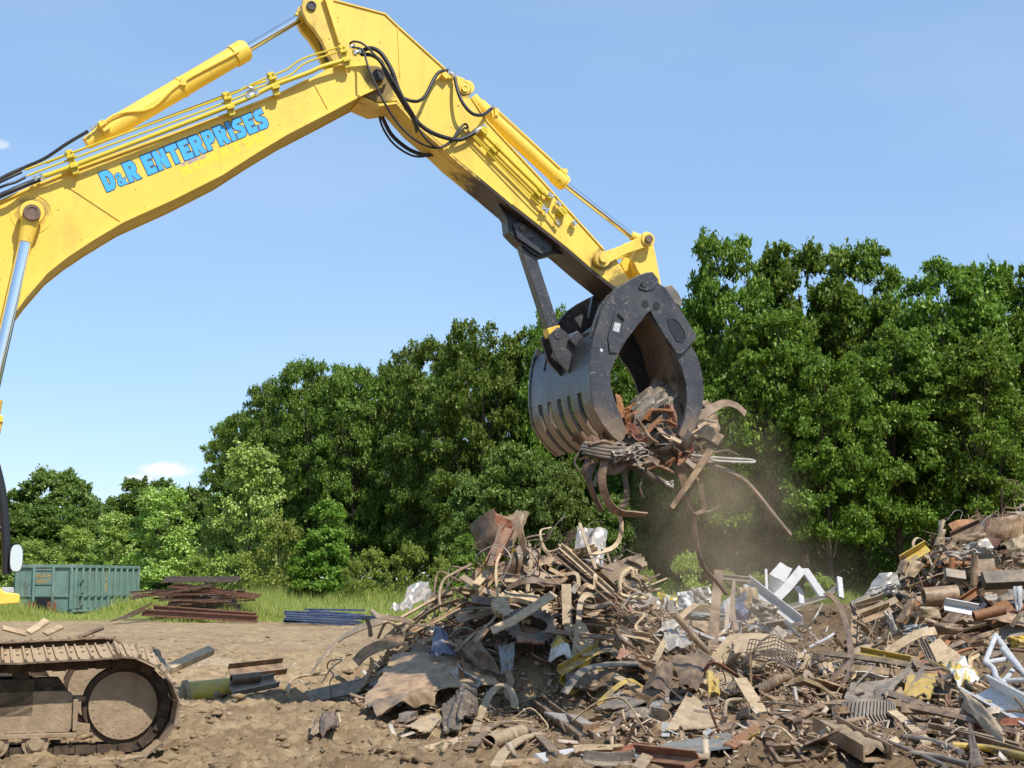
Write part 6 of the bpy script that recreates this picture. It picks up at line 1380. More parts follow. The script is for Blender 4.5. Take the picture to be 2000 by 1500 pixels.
lsheet('bent_plate', 'grey plate corner sticking up highest from the grapple load', 'plate', 'tan', [(1268, 750, .0), (1290, 726, .0), (1304, 744, .05), (1284, 770, .0)], .02, .03, 'the plate corner highest in the load')
lsheet('bent_plate', 'saddle-shaped dark grey sheet against the right jaw of the grapple', 'sheet', 'grey', [(1318, 764, .1), (1346, 778, .0), (1376, 812, -.3), (1332, 820, -.5)], -.12, .04)
lsheet('bent_plate', 'reddish panel hanging from the middle of the grapple load', 'panel', 'redrust', [(1296, 792, -.75), (1314, 790, -.75), (1322, 836, -.8), (1308, 838, -.8)], .03, .04)
lsheet('bent_plate', 'dark shaded plate low in the grapple mouth', 'plate', 'brown', [(1222, 836, -.6), (1292, 808, -.5), (1298, 852, -.6), (1228, 862, -.7)], .04, .05)
lstrip('curved_strip', 'long tan curved strip jutting out to the right of the grapple', 'strip', 'rust', [(1320, 846, -.5), (1360, 822, -.5), (1392, 798, -.5), (1416, 788, -.4), (1438, 793, -.4), (1456, 809, -.4)], .12, .016, sn='the curved strip right of the grapple', tw=.4)
lsheet('bent_plate', 'wide tan sheet hanging under the curved strip right of the grapple', 'sheet', 'rust', [(1322, 846, -.3), (1398, 806, .1), (1404, 846, .1), (1340, 886, -.3)], .08, .05)
lsheet('bent_plate', 'bright tan plate behind the curved strip, at the right jaw tips', 'plate', 'tan', [(1346, 784, .3), (1398, 790, .4), (1372, 812, .2), (1352, 806, .2)], .03, .04)
lsheet('bent_plate', 'narrow orange plate inside the left jaw of the grapple', 'plate', 'orange', [(1200, 770, -.3), (1212, 778, -.3), (1224, 838, -.5), (1214, 834, -.5)], .03, .03)
lsheet('bent_plate', 'dark tattered sheet clamped where the grapple jaws meet', 'sheet', 'dark', [(1256, 848, -.75), (1306, 842, -.7), (1300, 896, -.6), (1262, 890, -.7)], .08, .1)
lstrip('heavy_bar', 'heavy dark bar hanging through the middle of the grapple load', 'bar', 'brown', [(1296, 838, -.8), (1312, 862, -.8), (1330, 880, -.8)], .12, .08)
lstrip('heavy_bar', 'brown bar pointing straight down below the grapple load', 'bar', 'brown', [(1318, 872, -.6), (1326, 906, -.6), (1336, 944, -.6), (1337, 960, -.6)], .10, .03, taper=lambda t: 1.3 - .7 * t)
for i, r in enumerate(((1136, 872, 1228, 884), (1134, 878, 1224, 892), (1140, 867, 1234, 877), (1138, 884, 1220, 898))): lstrip('ribbed_conduit', 'dark ribbed conduit in the bundle across the lower left tines', 'conduit', 'dark', [(r[0], r[1], -.84), ((r[0] + r[2]) / 2, (r[1] + r[3]) / 2 + 2, -.9), (r[2], r[3], -.95)], .055, kind='rod', group='conduits clamped below the left tines')
lsheet('crumpled_sheet', 'shiny crumpled duct piece wrapped on the lower left tines', 'duct', 'grey', [(1194, 880, -.93), (1248, 866, -.95), (1260, 884, -.95), (1198, 904, -.9)], .06, .08, 'the shiny duct piece on the tines', fq=3.5)
def coil():
    mb = MB(); c = LW(1246, 872, -1.05); p = [c + Vector((.09 * math.cos(a) + .03 * a / 6, -.02 * a / 6, .06 * math.sin(a) - .012 * a)) for a in np.linspace(0, 17, 60)]; mb.tube(p, .009, 7); finish(mb, 'wire_coil', 'small bright coil of wire on the tips of the left jaw', 'coil', 'grey', 'the bright wire coil')
coil()
lstrip('hairpin_rod', 'bright hairpin rod sticking straight out to the right below the load', 'rod', 'silver', [(1290, 874, -.5), (1340, 887, -.5), (1404, 894, -.5), (1466, 898, -.5), (1468, 903, -.5), (1400, 900, -.5), (1384, 893, -.5)], .03, kind='rod', sn='the bright hairpin rod')
lstrip('bent_strip', 'longest bent strip reaching far right and down from the grapple load', 'strip', 'brown', [(1296, 880, -.4), (1340, 894, -.4), (1384, 908, -.4), (1430, 924, -.4), (1456, 940, -.4), (1482, 968, -.4), (1512, 1006, -.4), (1544, 1045, -.4)], .065, .03, sn='the longest bent strip')
lstrip('flat_bar', 'orange-brown flat bar slanting down to the left under the load', 'bar', 'rust', [(1407, 848, -.75), (1382, 888, -.75), (1352, 934, -.75), (1312, 992, -.75)], .095, .02, sn='the slanting flat bar', taper=lambda t: 1.1 - .5 * t)
lstrip('hanging_wire', 'long kinked ribbon hanging from the load down to the scrap field', 'ribbon', 'brown', [(1366, 866, -.3), (1370, 910, -.3), (1369, 956, -.3), (1375, 984, -.3), (1373, 998, -.3), (1357, 1008, -.3), (1357, 1040, -.3), (1364, 1078, -.3), (1376, 1110, -.3), (1398, 1134, -.3), (1420, 1162, -.3)], .055, .02, tw=1.2, sn='the long hanging ribbon')
lstrip('hanging_wire', 'short twig-like rod joined to the kink of the long hanging ribbon', 'rod', 'brown', [(1366, 1002, -.3), (1388, 998, -.3), (1406, 988, -.3)], .03, kind='rod')
lstrip('hanging_wire', 'thin rod hanging beside the slanting flat bar', 'rod', 'brown', [(1334, 954, -.5), (1342, 980, -.5), (1352, 1000, -.4), (1362, 1006, -.3)], .035, kind='rod')
for i, (pts, w, lb) in enumerate(([[(1180, 900), (1176, 940), (1186, 978), (1208, 1000), (1236, 1004), (1262, 1006)], .09, 'rusty strip curling under the left tines and out flat to the right'], [[(1216, 896), (1222, 940), (1223, 976), (1210, 1000)], .06, 'rusty strip hanging straight and joining the curled one'],
        [[(1162, 900), (1150, 934), (1160, 968), (1176, 998)], .07, 'rusty strip bowed outward left of the curled one'], [[(1150, 896), (1142, 920), (1152, 944)], .07, 'short rusty strip hanging leftmost below the tines'], [[(1196, 900), (1172, 920), (1160, 950)], .06, 'rusty strip crossing behind the curled one'],
        [[(1208, 1000), (1214, 1024), (1210, 1052), (1196, 1070), (1174, 1078), (1152, 1087)], .05, 'long curved tan strip hanging lowest, down to the silver sheet on the heap'])):
    lstrip('curled_strip', lb, 'strip', 'tan' if i == 5 else 'brown', [(x, y, -.85 + .08 * i) for x, y in pts], w, .018, tw=.6, sn='the strip curling under the tines' if i == 0 else None)
lstrip('tapered_pipe', 'dark tapered pipe with a bright tip pointing down right under the load', 'pipe', 'dark', [(1228, 900, -.7), (1268, 928, -.7), (1312, 950, -.7)], .12, kind='rod', taper=lambda t: 1.2 - .7 * t, sn='the dark tapered pipe')
lsheet('torn_sheet', 'small bright torn sheet at the tip of the dark tapered pipe', 'sheet', 'silver', [(1296, 942, -.75), (1312, 938, -.75), (1315, 954, -.75), (1302, 950, -.75)], .02, .04)
rr = random.Random(31)
for k in range(95):
    px, py, of = rr.uniform(1165, 1365), rr.gauss(868, 22), rr.uniform(-.95, .7); l = rr.uniform(.15, .6); a = rr.uniform(-.9, .7)
    c = LW(px, py, of); dv = Vector((math.cos(a) * rr.choice((-1, 1)), rr.uniform(-.5, .5), math.sin(a))) * l * .5; mb = MB(); kd = rr.choice(['flat', 'L', 'rod', 'flat', 'sheet', 'rod'])
    if kd == 'sheet':
        b = Vector((rr.uniform(-.4, .4), rr.uniform(-.6, .2), rr.uniform(.3, 1))).normalized() * l * .3; mb.sheet(grid4(c - dv - b, c + dv - b * .6, c + dv * .8 + b, c - dv + b * .7, 8, 8, rr.uniform(-.08, .08), .09, .05, k), .01)
    else: mb.sweep(prof_of(kd, rr.uniform(.02, .05) if kd == 'rod' else rr.uniform(.04, .11), .014), catmull([c - dv, c - dv * .3 + Vector((0, 0, rr.uniform(-.1, .1))), c + dv * .3 + Vector((0, rr.uniform(-.06, .06), rr.uniform(-.1, .1))), c + dv], 5), VIEW, rr.uniform(-1.4, 1.4))
    finish(mb, 'tangled_scrap', 'dark rusty scrap piece jumbled in the tangle under the grapple load', 'scrap', rr.choice(['brown', 'rust', 'dark', 'brown', 'orange', 'dark', 'redrust']), group='jumbled pieces under the grapple load')
for i, (pts, r, lb) in enumerate(([[(1300, 880, -.6), (1332, 920, -.6), (1348, 960, -.55), (1340, 1000, -.5)], .012, 'thin wire hanging left of the long hanging ribbon'], [[(1250, 890, -.8), (1262, 918, -.8), (1250, 950, -.8), (1256, 972, -.8)], .012, 'thin wire hanging below the bright wire coil'],
        [[(1340, 870, -.5), (1384, 884, -.5), (1420, 880, -.5), (1444, 890, -.5)], .012, 'thin bent wire just above the bright hairpin rod'], [[(1130, 884, -.85), (1122, 904, -.85), (1132, 922, -.85)], .014, 'thin wire dangling from the leftmost tine tips'])):
    lstrip('hanging_wire', lb, 'wire', 'dark' if i % 2 else 'brown', pts, r * 2, kind='rod')
# ---------------------------------------------------------------- pieces by the track
def ycyl():
    a, b = PS(368, 1326, 21.6), PS(460, 1318, 21.9); z0 = tz(a.x, 21.6); a.z = z0 + .15; b.z = tz(b.x, b.y) + .15; mb = MB(); mb.cyl(a, b, .17, 28); r = mb
    o = finish(mb, 'yellow_cylinder', 'old yellow hydraulic cylinder barrel lying behind the track end', 'cylinder', metal('worn_yellow_barrel', (.60, .46, .05), (.66, .5, .06), .45, .5, scale=4, streak=(.26, .25, .24), var=.05), 'the old yellow cylinder', ang=40)
    d = (b - a).normalized(); f = MB(); f.cyl(a - d * .06 - o.location, a - o.location, .20, 28); f.cyl(a - d * .30 - o.location, a - d * .06 - o.location, .12, 20); f.build('flange', M['tan'], o)
ycyl()
strip('channel_beam', 'dark channel beam lying behind the old yellow cylinder', 'beam', 'brown', [(450, 1312, 22.4), (556, 1300, 22.8)], .24, .02, 'U', sharp=True)
strip('channel_beam', 'blue-grey edged channel beam lying right of the old yellow cylinder', 'beam', 'grey', [(452, 1346, 21.4), (540, 1328, 21.8)], .2, .02, 'U', sharp=True)
strip('steel_pipe', 'short brown pipe between the two beams by the yellow cylinder', 'pipe', 'brown', [(452, 1328, 21.5), (508, 1322, 21.7)], .15, kind='pipe', sharp=True)
strip('timber_block', 'flat tan plank leaning up behind the track end', 'plank', 'tan', [(322, 1310, 20.8), (412, 1270, 21.6)], .13, .08, 'box', sharp=True, sn='the leaning tan plank')
sheet('bent_plate', 'tan triangular plate standing against the leaning plank', 'plate', 'tan', [(296, 1268, 21.4), (312, 1276, 21.4), (326, 1304, 21.0), (300, 1300, 21.0)], cr=.05)
sheet('bent_plate', 'flat tan plate lying behind the old yellow cylinder', 'plate', 'tan', [(382, 1292, 23.2), (452, 1294, 23.4), (462, 1308, 22.6), (384, 1308, 22.4)], cr=.05, bulge=.06)
for i, (a, b, lb) in enumerate((((56, 1236), (92, 1212), 'pale splintered board sticking up behind the far track'), ((88, 1238), (120, 1224), 'short pale board right of the splintered board behind the far track'), ((4, 1226), (50, 1238), 'pale stick lying behind the far track at the left edge'), ((150, 1246), (202, 1226), 'thin dark stick lying on the bare dirt beyond the far track'))):
    strip('splintered_board', lb, 'board', ['tan', 'tan', 'tan', 'brown'][i], [(*a, 26), (*b, 26.3)], [.14, .12, .1, .06][i], .04, sharp=True)
# ---------------------------------------------------------------- the many lesser pieces of scrap, each an object
FILL = []
def inside_heap(c, rx, ry): 
    a = RND.uniform(0, 2 * PI); r = math.sqrt(RND.random()); return c[0] + rx * r * math.cos(a), c[1] + ry * r * math.sin(a)
KINDS = [('steel_strip', 'strip', 30), ('angle_bar', 'bar', 20), ('channel_bar', 'channel', 9), ('bent_sheet', 'sheet', 13), ('plate_offcut', 'plate', 15), ('steel_pipe', 'pipe', 6), ('steel_rod', 'rod', 16), ('crumpled_sheet', 'sheet', 5), ('wire_tangle', 'wire', 15)]
MATW = dict(heap=[('rust', 26), ('tan', 32), ('brown', 18), ('dark', 4), ('redrust', 9), ('grey', 4), ('yellowp', 2), ('silver', 1)], field=[('rust', 24), ('tan', 34), ('brown', 15), ('grey', 10), ('silver', 5), ('white', 1), ('yellowp', 2), ('dark', 6), ('redrust', 4)],
            right=[('rust', 26), ('orange', 18), ('tan', 20), ('brown', 16), ('redrust', 6), ('grey', 8), ('silver', 5), ('dark', 3)], bright=[('silver', 30), ('white', 18), ('grey', 16), ('tan', 26), ('rust', 20), ('paleblue', 2)])
def wch(lst): return RND.choices([a for a, _ in lst], [b for _, b in lst])[0] if len(lst[0]) == 2 else RND.choices(lst, [q[2] for q in lst])[0]
GRID = np.full((320, 420), 1e9)                                  # how near the named pieces lie, by direction, so lesser scrap does not bury them
def mark_named():
    for o in list(COL.objects):
        if o.type != 'MESH' or o.parent or not o.get('category') or o.location.y > 34 or len(o.data.polygons) > 4000: continue
        L_ = o.location
        for f in o.data.polygons:
            vs = [L_ + o.data.vertices[i].co for i in f.vertices]; c = L_ + f.center
            for v in vs + [c] + [v.lerp(c, .5) for v in vs] + [a.lerp(b, t) for a, b in zip(vs, vs[1:] + vs[:1]) for t in (.2, .4, .6, .8)]:
                px, py = proj(v); i, j = int(py / 5), int(px / 5)
                if 0 <= i < 320 and 0 <= j < 420: GRID[i, j] = min(GRID[i, j], v.y)
mark_named()
def buries(mb):
    n = 0; k = 0
    c = Vector(np.array(mb.v).mean(0)); pts = [Vector(v) for v in mb.v[::max(1, len(mb.v) // 60)]]
    for v in pts + [p.lerp(c, .5) for p in pts]:
        px, py = proj(v); i, j = int(py / 5), int(px / 5); n += 1
        if 0 <= i < 320 and 0 <= j < 420 and v.y < GRID[i, j] - .02 and GRID[i, j] < 1e8: k += 1
    return k / max(1, n)
def piece(x, y, zone, tilt=.35, zoff=0.0, smax=1.0):
    name, cat, _ = wch(KINDS); mat = wch(MATW[zone])
    if name == 'crumpled_sheet': mat = RND.choice(['silver', 'grey', 'tan', 'rust', 'brown'] if zone != 'bright' else ['silver', 'white', 'silver', 'grey'])
    e = .25; z = tz(x, y); gx = (tz(x + e, y) - tz(x - e, y)) / (2 * e); gy = (tz(x, y + e) - tz(x, y - e)) / (2 * e)
    n = Vector((-gx, -gy, 1)).normalized(); az = RND.gauss(0, .75) if RND.random() < .6 else RND.uniform(0, PI)
    d = Vector((math.cos(az), math.sin(az), 0)); d = (d - n * d.dot(n)).normalized(); d = (d + n * RND.gauss(0, tilt)).normalized()
    l = min(1.7, ((.38 if name == 'steel_pipe' else .2) + .42 * RND.random() + (.75 * RND.random() ** 3)) * smax * (.72 if name in ('bent_sheet', 'crumpled_sheet') else 1)); c = Vector((x, y, z + .09 + zoff + abs(d.z) * l * .42)); mb = MB()
    nn = (n + Vector((RND.gauss(0, .45), RND.gauss(-.15, .35), 0))).normalized(); b = d.cross(nn).normalized(); nn = b.cross(d)
    if name == 'wire_tangle':
        mat = RND.choice(['brown', 'rust', 'dark', 'grey', 'tan']); p = c.copy(); v = d.copy(); pts = [p.copy()]; l = max(l, .5)
        for _ in range(RND.randint(7, 15)):
            v = (v + Vector((RND.gauss(0, .75), RND.gauss(0, .75), RND.gauss(0, .55)))).normalized(); p = p.lerp(c, .28) + v * l * .3; p.z = max(p.z, tz(p.x, p.y) + .06); pts.append(p.copy())
        mb.tube(catmull(pts, 5), RND.uniform(.005, .011), 5); cr = ''
    elif name in ('steel_strip', 'angle_bar', 'channel_bar', 'steel_pipe', 'steel_rod'):
        k = RND.random(); bend = RND.gauss(0, .2) * l if name in ('steel_strip', 'steel_rod') else RND.gauss(0, .03) * l
        pts = [c - d * l * .5, c - d * l * .17 + nn * bend * .8 + b * RND.gauss(0, .03), c + d * l * .17 + nn * bend + b * RND.gauss(0, .03), c + d * l * .5 + nn * (RND.gauss(0, .1) * l if name == 'steel_strip' else 0)]
        if name == 'steel_rod' or (name == 'steel_strip' and RND.random() < .4):
            q = .13 * l; pts = [c - d * l * .5] + [c + d * l * t + nn * (bend * .8 + RND.gauss(0, q)) + b * RND.gauss(0, q) for t in (-.25, 0, .25)] + [c + d * l * .5 + nn * RND.gauss(0, q)]
        path = catmull(pts, 4)
        if name == 'steel_strip': mb.sweep(flatp(RND.uniform(.03, .095), RND.uniform(.006, .013)), path, nn, RND.gauss(0, .7))
        elif name == 'angle_bar': mb.sweep(Lp(RND.uniform(.045, .10), .01), path, nn, RND.gauss(0, .15))
        elif name == 'channel_bar': w = RND.uniform(.08, .16); mb.sweep(Up(w, w * .5, .014), path, nn * RND.choice((-1, 1)), RND.gauss(0, .1))
        elif name == 'steel_pipe': r = RND.uniform(.02, .06); mb.pipe(path, r, r * .8, 12)
        else: mb.tube(path, RND.uniform(.012, .022), 7)
        cr = 'bent' if abs(bend) > .12 * l else ''
    else:
        w = l * RND.uniform(.3, .75); 
        if name == 'plate_offcut': l *= .7; w = min(w, .42)
        q = [c - d * l / 2 - b * w / 2, c + d * l / 2 * RND.uniform(.6, 1.1) - b * w / 2 * RND.uniform(.5, 1.1), c + d * l / 2 + b * w / 2 * RND.uniform(.6, 1.1), c - d * l / 2 * RND.uniform(.6, 1.1) + b * w / 2]
        amp = dict(bent_sheet=.05, plate_offcut=.012, crumpled_sheet=.13)[name] * l
        mb.sheet(grid4(*q, 8, 8, RND.gauss(0, .12) * l if name != 'plate_offcut' else 0, amp, .05, RND.randint(0, 99), 2.4 if name == 'crumpled_sheet' else 1.3), .012 if name != 'plate_offcut' else .022)
        cr = 'curved' if name == 'bent_sheet' else ''
    if buries(mb) > (.12 if zone == 'field' else .3): return None
    o = finish(mb, name, None, cat, mat)
    o['_'] = mat; FILL.append((o, name, mat, l, d.copy(), cr, zone)); return o
def scatter(n, zone, fn, tilt=.35, smax=1.0, lay=.0):
    for _ in range(n):
        x, y = fn()
        piece(x, y, zone, tilt, RND.random() * lay, smax)
def inview(fn):
    def f():
        for _ in range(60):
            x, y = fn(); px, py = proj((x, y, tz(x, y)))
            if 1570 < px < 1780 and 1200 < py < 1278 and RND.random() < .9: continue
            if -20 < px < 2020 and py < 1515: return x, y
        return x, y
    return f
scatter(150, 'heap', lambda: inside_heap((.55, 21.3), 2.5, 2.1), .38, 1.0, .22)
scatter(110, 'heap', lambda: inside_heap((.6, 22.0), 1.7, 1.5), .45, 1.0, .35)
scatter(14, 'heap', lambda: inside_heap((-2.0, 21.4), .9, .9), .2, .8)
scatter(44, 'field', lambda: (RND.uniform(-.9, 1.8), RND.uniform(15.2, 19.4)), .14, .8)
scatter(330, 'field', inview(lambda: (RND.uniform(1.2, 6.2), RND.uniform(14.2, 20.4))), .26, .95, .12)
scatter(130, 'field', inview(lambda: (RND.uniform(-.6, 5.4), RND.uniform(13.6, 17.6))), .2, 1.35, .1)
scatter(170, 'field', inview(lambda: (RND.uniform(1.6, 6.6), RND.uniform(19, 23.5))), .3, 1.0, .1)
scatter(80, 'bright', inview(lambda: (RND.uniform(2.0, 6.8), RND.uniform(23.4, 31))), .4, 1.1, .15)
scatter(34, 'right', inview(lambda: (RND.uniform(5.2, 9.6), RND.uniform(22.2, 26.5))), .3, 1.15, .15)
scatter(190, 'right', inview(lambda: inside_heap((9.6, 27.2), 3.0, 2.4)), .45, 1.15, .35)
scatter(26, 'bright', inview(lambda: (RND.uniform(1.6, 3.2), RND.uniform(20.5, 25))), .5, .9, .15)
# crumbs of metal nobody could count
def debris():
    g = np.random.default_rng(17); V = []; Q = []; o = 0
    zones = [(lambda: inside_heap((.5, 21.4), 2.9, 2.5), 2200), (lambda: (RND.uniform(1, 6.4), RND.uniform(14, 24)), 2600), (lambda: inside_heap((9.6, 27.4), 3.4, 2.8), 1700), (lambda: (RND.uniform(2, 8), RND.uniform(23, 32)), 700), (lambda: (RND.uniform(-1.6, 1.6), RND.uniform(14, 19.4)), 220), (lambda: (RND.uniform(-9, 0), RND.uniform(18, 30)), 160)]
    cube = np.array([(i, j, k) for i in (-.5, .5) for j in (-.5, .5) for k in (-.5, .5)]); cf = np.array([[0, 1, 3, 2], [4, 6, 7, 5], [0, 4, 5, 1], [2, 3, 7, 6], [0, 2, 6, 4], [1, 5, 7, 3]])
    for fn, n in zones:
        for _ in range(n):
            x, y = fn(); l = .04 + .26 * g.random() ** 2.6; s = np.array([l, .012 + .05 * g.random() * (1 if g.random() < .6 else .2), .004 + .01 * g.random()])
            R = np.array((Matrix.Rotation(g.random() * 6.28, 3, 'Z') @ Matrix.Rotation(g.normal() * .5, 3, 'Y') @ Matrix.Rotation(g.normal() * .7, 3, 'X')))
            v = cube * s; v[:4, 2] += .02 * g.normal(); V.append(v @ R.T + np.array([x, y, float(terrain_fine(x, y)) + .02 + .05 * g.random()])); Q.append(cf + o); o += 8
    t = NT('scrap_crumb'); r = t.new('ShaderNodeNewGeometry').outputs['Random Per Island']
    m = t.set(t.ramp(r, [(0, (.10, .055, .03)), (.35, (.24, .14, .08)), (.75, (.42, .31, .2)), (.97, (.44, .38, .31)), (1, (.6, .58, .55))]), .6)
    ob = bpy.data.objects.new('scrap_debris', np_mesh('scrap_debris', np.concatenate(V), np.concatenate(Q), m)); COL.objects.link(ob)
    tag(ob, 'small shreds and crumbs of rusty metal strewn over the heaps and the dirt', 'debris', kind='stuff')
debris()
# ---------------------------------------------------------------- drop what cannot be seen, then describe each piece by its look and neighbours
def visible_fill():
    bpy.context.view_layer.update(); dg = bpy.context.evaluated_depsgraph_get(); cam0 = Vector((0, 0, EYE)); keep = []
    for rec in FILL:
        o = rec[0]; vs = o.data.vertices; n = len(vs); step = max(1, n // 44); seen = 0
        for i in range(0, n, step):
            w = o.location + vs[i].co; px, py = proj(w)
            if not (2 < px < 1998 and 2 < py < 1498): continue
            dv = w - cam0; ok, loc, nr, idx, ob, mt = scene.ray_cast(dg, cam0, dv.normalized(), distance=dv.length + .05)
            if ok and ob.name == o.name: seen += 1
        if seen >= (3 if rec[1] == 'wire_tangle' else 4): keep.append((seen, rec))
        else: bpy.data.objects.remove(o)
    return [r for s, r in keep]
FILL = visible_fill()
def describe():
    ref = [(ph, proj(o.location), o.location.y) for ph, o in SN]
    used = {}
    for o in COL.objects:
        if o.get('label'): used.setdefault(o['label'].lower(), []).append(o)
    recs = []
    for o, name, mat, l, d, cr, zone in FILL:
        noun = dict(steel_strip='flat strip', angle_bar='angle bar', channel_bar='channel', bent_sheet='sheet', plate_offcut='plate', steel_pipe='pipe', steel_rod='rod', crumpled_sheet='crumpled sheet', wire_tangle='wire tangle')[name]
        size = 'small' if l < .45 else ('long' if l > .95 and name not in ('bent_sheet', 'plate_offcut', 'crumpled_sheet', 'wire_tangle') else ('large' if l > .95 else ''))
        c = proj(o.location); e = proj(o.location + d * .3); dx, dy = e[0] - c[0], e[1] - c[1]
        if dx < 0: dx, dy = -dx, -dy
        a = math.degrees(math.atan2(-dy, max(dx, 1e-3)))
        tilt = 'upright' if abs(a) > 62 else ('level' if abs(a) < 12 else 'slanting')
        near = sorted(ref, key=lambda r: (r[1][0] - c[0]) ** 2 + ((r[1][1] - c[1]) * 1.3) ** 2 + ((r[2] - o.location.y) * 12) ** 2)
        recs.append([o, noun, size, COLW[mat], cr, tilt, near, c])
    def rel(c, r):
        dx, dy = c[0] - r[1][0], c[1] - r[1][1]
        if abs(dx) > 1.25 * abs(dy): return ('just ' if abs(dx) < 38 else '') + ('right of' if dx > 0 else 'left of')
        return ('just ' if abs(dy) < 26 else '') + ('below' if dy > 0 else 'above')
    def mk(r, lev):
        o, noun, size, col, cr, tilt, near, c = r
        adj = [size if lev > 0 else '', col, cr if lev > 1 else '', tilt if noun not in ('sheet', 'plate', 'crumpled sheet', 'wire tangle') or tilt != 'slanting' else 'tilted']
        if lev < 3: loc = rel(c, near[0]) + ' ' + near[0][0]
        else: loc = 'between ' + near[0][0] + ' and ' + near[1][0]
        s = ' '.join(q for q in adj if q) + ' ' + noun + ' ' + loc
        w = s.split()
        if len(w) > 16: s = ' '.join(q for q in adj[:2] + adj[3:] if q) + ' ' + noun + ' ' + rel(c, near[0]) + ' ' + near[0][0]
        return s[0].lower() + s[1:]
    lev = {id(r): 0 for r in recs}
    for it in range(4):
        by = {}
        for r in recs: by.setdefault(mk(r, lev[id(r)]), []).append(r)
        for k, v in by.items():
            if len(v) > 1 or k in used:
                for r in v: lev[id(r)] = min(3, lev[id(r)] + 1)
    by = {}
    for r in recs: by.setdefault(mk(r, lev[id(r)]), []).append(r)
    words = ['first', 'second', 'third', 'fourth', 'fifth', 'sixth']
    for k, v in by.items():
        v.sort(key=lambda r: r[7][0]); tot = len(v)
        for i, r in enumerate(v):
            s = k
            if tot > 1:
                s2 = (['leftmost', 'rightmost'][i] if tot == 2 else (words[i] if i < 6 else 'last')) + (' ' if tot == 2 else ' from the left, ') + k
                s = s2 if len(s2.split()) <= 16 else s2.replace(' from the left,', '')
                while len(s.split()) > 16: q = s.split(); q.pop(2); s = ' '.join(q)
            r[0]['label'] = s
            z = [q for q in FILL if q[0] == r[0]][0][6]
            r[0]['group'] = dict(heap='scrap pieces on the central heap', field='scrap pieces strewn over the field', right='scrap pieces on the right heap', bright='bright scrap beyond the field')[z]
            if '_' in r[0]: del r[0]['_']
describe()
# ---------------------------------------------------------------- dust shaken out of the load
def dust(label, c, rad, dens, seed, sc=2.2):
    bm = bmesh.new(); bmesh.ops.create_icosphere(bm, subdivisions=3, radius=1); me = bpy.data.meshes.new('dust_cloud'); bm.to_mesh(me); bm.free()
    o = bpy.data.objects.new('dust_cloud', me); COL.objects.link(o); o.location = c; o.scale = rad
    t = NT('brown_dust'); t.n.remove(t.b); co = t.coord()
    ln = t.new('ShaderNodeVectorMath', operation='LENGTH'); t.l.new(co, ln.inputs[0])
    f = t.math('POWER', t.math('SUBTRACT', 1.0, ln.outputs['Value'], True), 1.1)
    mp = t.new('ShaderNodeMapping'); mp.inputs['Location'].default_value = (seed, seed * 2, 0); t.l.new(co, mp.inputs[0])
    n = t.maprange(t.noise(sc, 4, .6, mp.outputs[0]), .38, .68)
    d = t.math('MULTIPLY', t.math('MULTIPLY', f, n), dens)
    v = t.new('ShaderNodeVolumePrincipled'); v.inputs['Color'].default_value = (.88, .70, .48, 1); v.inputs['Anisotropy'].default_value = 0.0
    t.l.new(d, v.inputs['Density']); t.l.new(v.outputs[0], t.out.inputs['Volume']); me.materials.append(t.m)
    tag(o, label, 'dust', kind='stuff')
dust('brown dust falling below the grapple load', P(1400, 1000, 17.4), (1.2, 1.1, 1.4), .62, 3.0)
dust('thin dust drifting over the scrap field under the load', P(1440, 1170, 19.5), (2.2, 1.8, 1.1), .26, 8.0)
# ---------------------------------------------------------------- sky, sun, camera, render settings
SUN = Vector((.49, -.65, 1.0)).normalized()
w = bpy.data.worlds.new('World'); scene.world = w; w.use_nodes = True
nt = w.node_tree; bg = nt.nodes['Background']
sky = nt.nodes.new('ShaderNodeTexSky'); sky.sky_type = 'NISHITA'; sky.sun_disc = False
sky.sun_elevation = math.asin(SUN.z); sky.sun_rotation = math.atan2(SUN.x, SUN.y)
sky.altitude = 200; sky.air_density = 1.0; sky.dust_density = .15; sky.ozone_density = 2.2

def wn(t, **k):
    x = nt.nodes.new(t)
    for a, b in k.items(): setattr(x, a, b)
    return x
def wm(op, a, b=0.0, clamp=False):
    x = wn('ShaderNodeMath', operation=op); x.use_clamp = clamp
    for sck, v in zip(x.inputs, (a, b)):
        if hasattr(v, 'is_linked'): nt.links.new(v, sck)
        else: sck.default_value = v
    return x.outputs[0]
def wmix(f, a, b):
    x = wn('ShaderNodeMix', data_type='RGBA'); x.clamp_result = False
    for sck, v in ((x.inputs[0], f), (x.inputs[6], a), (x.inputs[7], b)):
        if hasattr(v, 'is_linked'): nt.links.new(v, sck)
        else: sck.default_value = v if isinstance(v, float) else (*v, 1)
    return x.outputs[2]
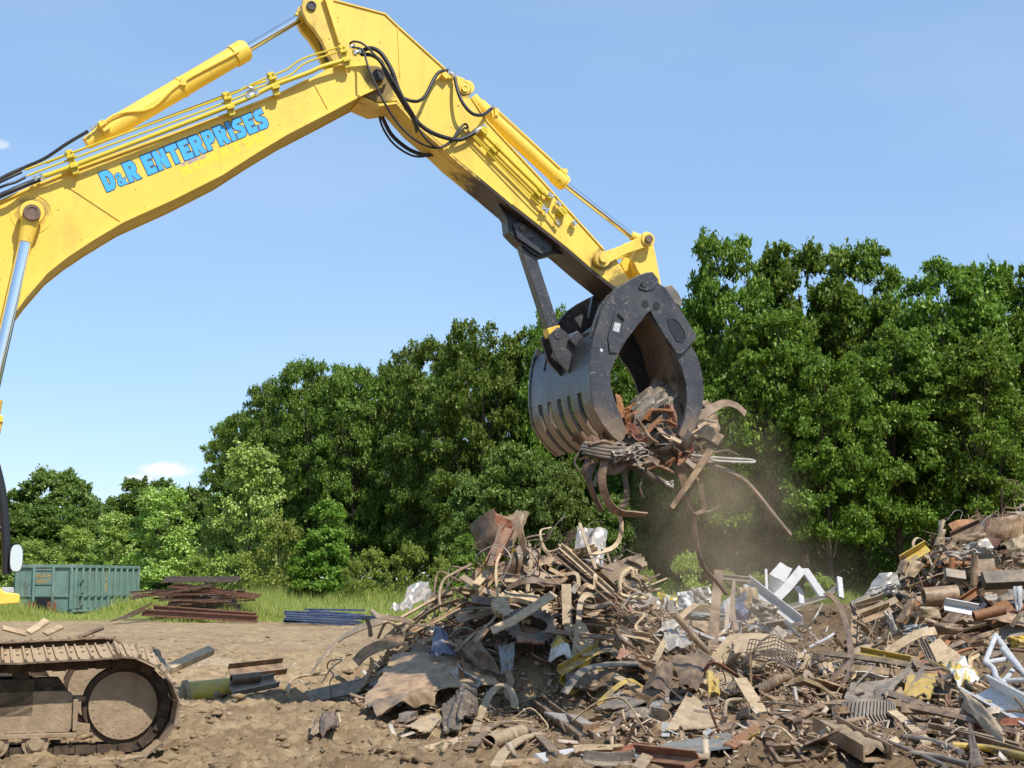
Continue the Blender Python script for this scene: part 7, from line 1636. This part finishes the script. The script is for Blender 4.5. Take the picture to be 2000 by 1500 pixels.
# the clear sky evened out by mixing in a constant light blue, with one small cloud low on the left and a few faint wisps
col = wmix(.5, sky.outputs[0], (2.25, 3.75, 6.0))
tcw = wn('ShaderNodeTexCoord'); sp = wn('ShaderNodeSeparateXYZ'); nt.links.new(tcw.outputs['Generated'], sp.inputs[0])
az = wm('ARCTAN2', sp.outputs[0], sp.outputs[1]); el = wm('ARCSINE', sp.outputs[2])
def cloud(px, py, wx, wy, amt, col):
    d = ray(px, py).normalized(); a0, e0 = math.atan2(d.x, d.y), math.asin(d.z)
    u = wm('DIVIDE', wm('SUBTRACT', az, a0), wx / F); v = wm('DIVIDE', wm('SUBTRACT', el, e0), wy / F)
    nz = wn('ShaderNodeTexNoise'); nz.inputs['Scale'].default_value = 60; nz.inputs['Detail'].default_value = 7; nz.inputs['Roughness'].default_value = .62; nt.links.new(tcw.outputs['Generated'], nz.inputs['Vector'])
    m = wm('SUBTRACT', 1.0, wm('ADD', wm('MULTIPLY', u, u), wm('MULTIPLY', v, v))); m = wm('ADD', m, wm('MULTIPLY', wm('SUBTRACT', nz.outputs['Fac'], .5), 1.9))
    mr = wn('ShaderNodeMapRange', interpolation_type='SMOOTHSTEP'); nt.links.new(m, mr.inputs[0]); mr.inputs[1].default_value = .05; mr.inputs[2].default_value = .95
    return wmix(wm('MULTIPLY', mr.outputs[0], amt), col, (6.3, 6.2, 6.3))
col = cloud(328, 916, 62, 19, .95, col); col = cloud(272, 934, 40, 9, .6, col); col = cloud(-6, 280, 26, 12, .5, col)
nz = wn('ShaderNodeTexNoise'); nz.inputs['Scale'].default_value = 3.0; nz.inputs['Detail'].default_value = 6; mp = wn('ShaderNodeMapping'); mp.inputs['Scale'].default_value = (1, 1, 3.5); nt.links.new(tcw.outputs['Generated'], mp.inputs[0]); nt.links.new(mp.outputs[0], nz.inputs['Vector'])
col = wmix(wm('MULTIPLY', wm('SUBTRACT', nz.outputs['Fac'], .45, True), .5), col, (4.6, 5.2, 6.2))
nt.links.new(col, bg.inputs['Color']); bg.inputs['Strength'].default_value = .15
sl = bpy.data.lights.new('sun', 'SUN'); sl.energy = 5.0; sl.angle = math.radians(.53); sl.color = (1, .955, .88)
so = bpy.data.objects.new('sun', sl); COL.objects.link(so); so.rotation_euler = SUN.to_track_quat('Z', 'Y').to_euler(); so.location = (10, -20, 30)
cd = bpy.data.cameras.new('camera'); cam = bpy.data.objects.new('camera', cd); COL.objects.link(cam)
cam.location = (0, 0, EYE); cam.rotation_euler = (PI / 2 + TH, 0, 0)
cd.sensor_width = 36; cd.lens = 36 * F / 2000; cd.clip_end = 8000; cd.clip_start = .1
scene.camera = cam
scene.render.engine = 'CYCLES'
scene.view_settings.view_transform = 'Standard'; scene.view_settings.look = 'None'; scene.view_settings.exposure = 0.15; scene.view_settings.gamma = 1
c = scene.cycles; c.use_denoising = True; c.max_bounces = 6; c.diffuse_bounces = 3; c.glossy_bounces = 3; c.transmission_bounces = 4; c.volume_bounces = 1; c.transparent_max_bounces = 8
c.use_adaptive_sampling = True; c.adaptive_threshold = .02
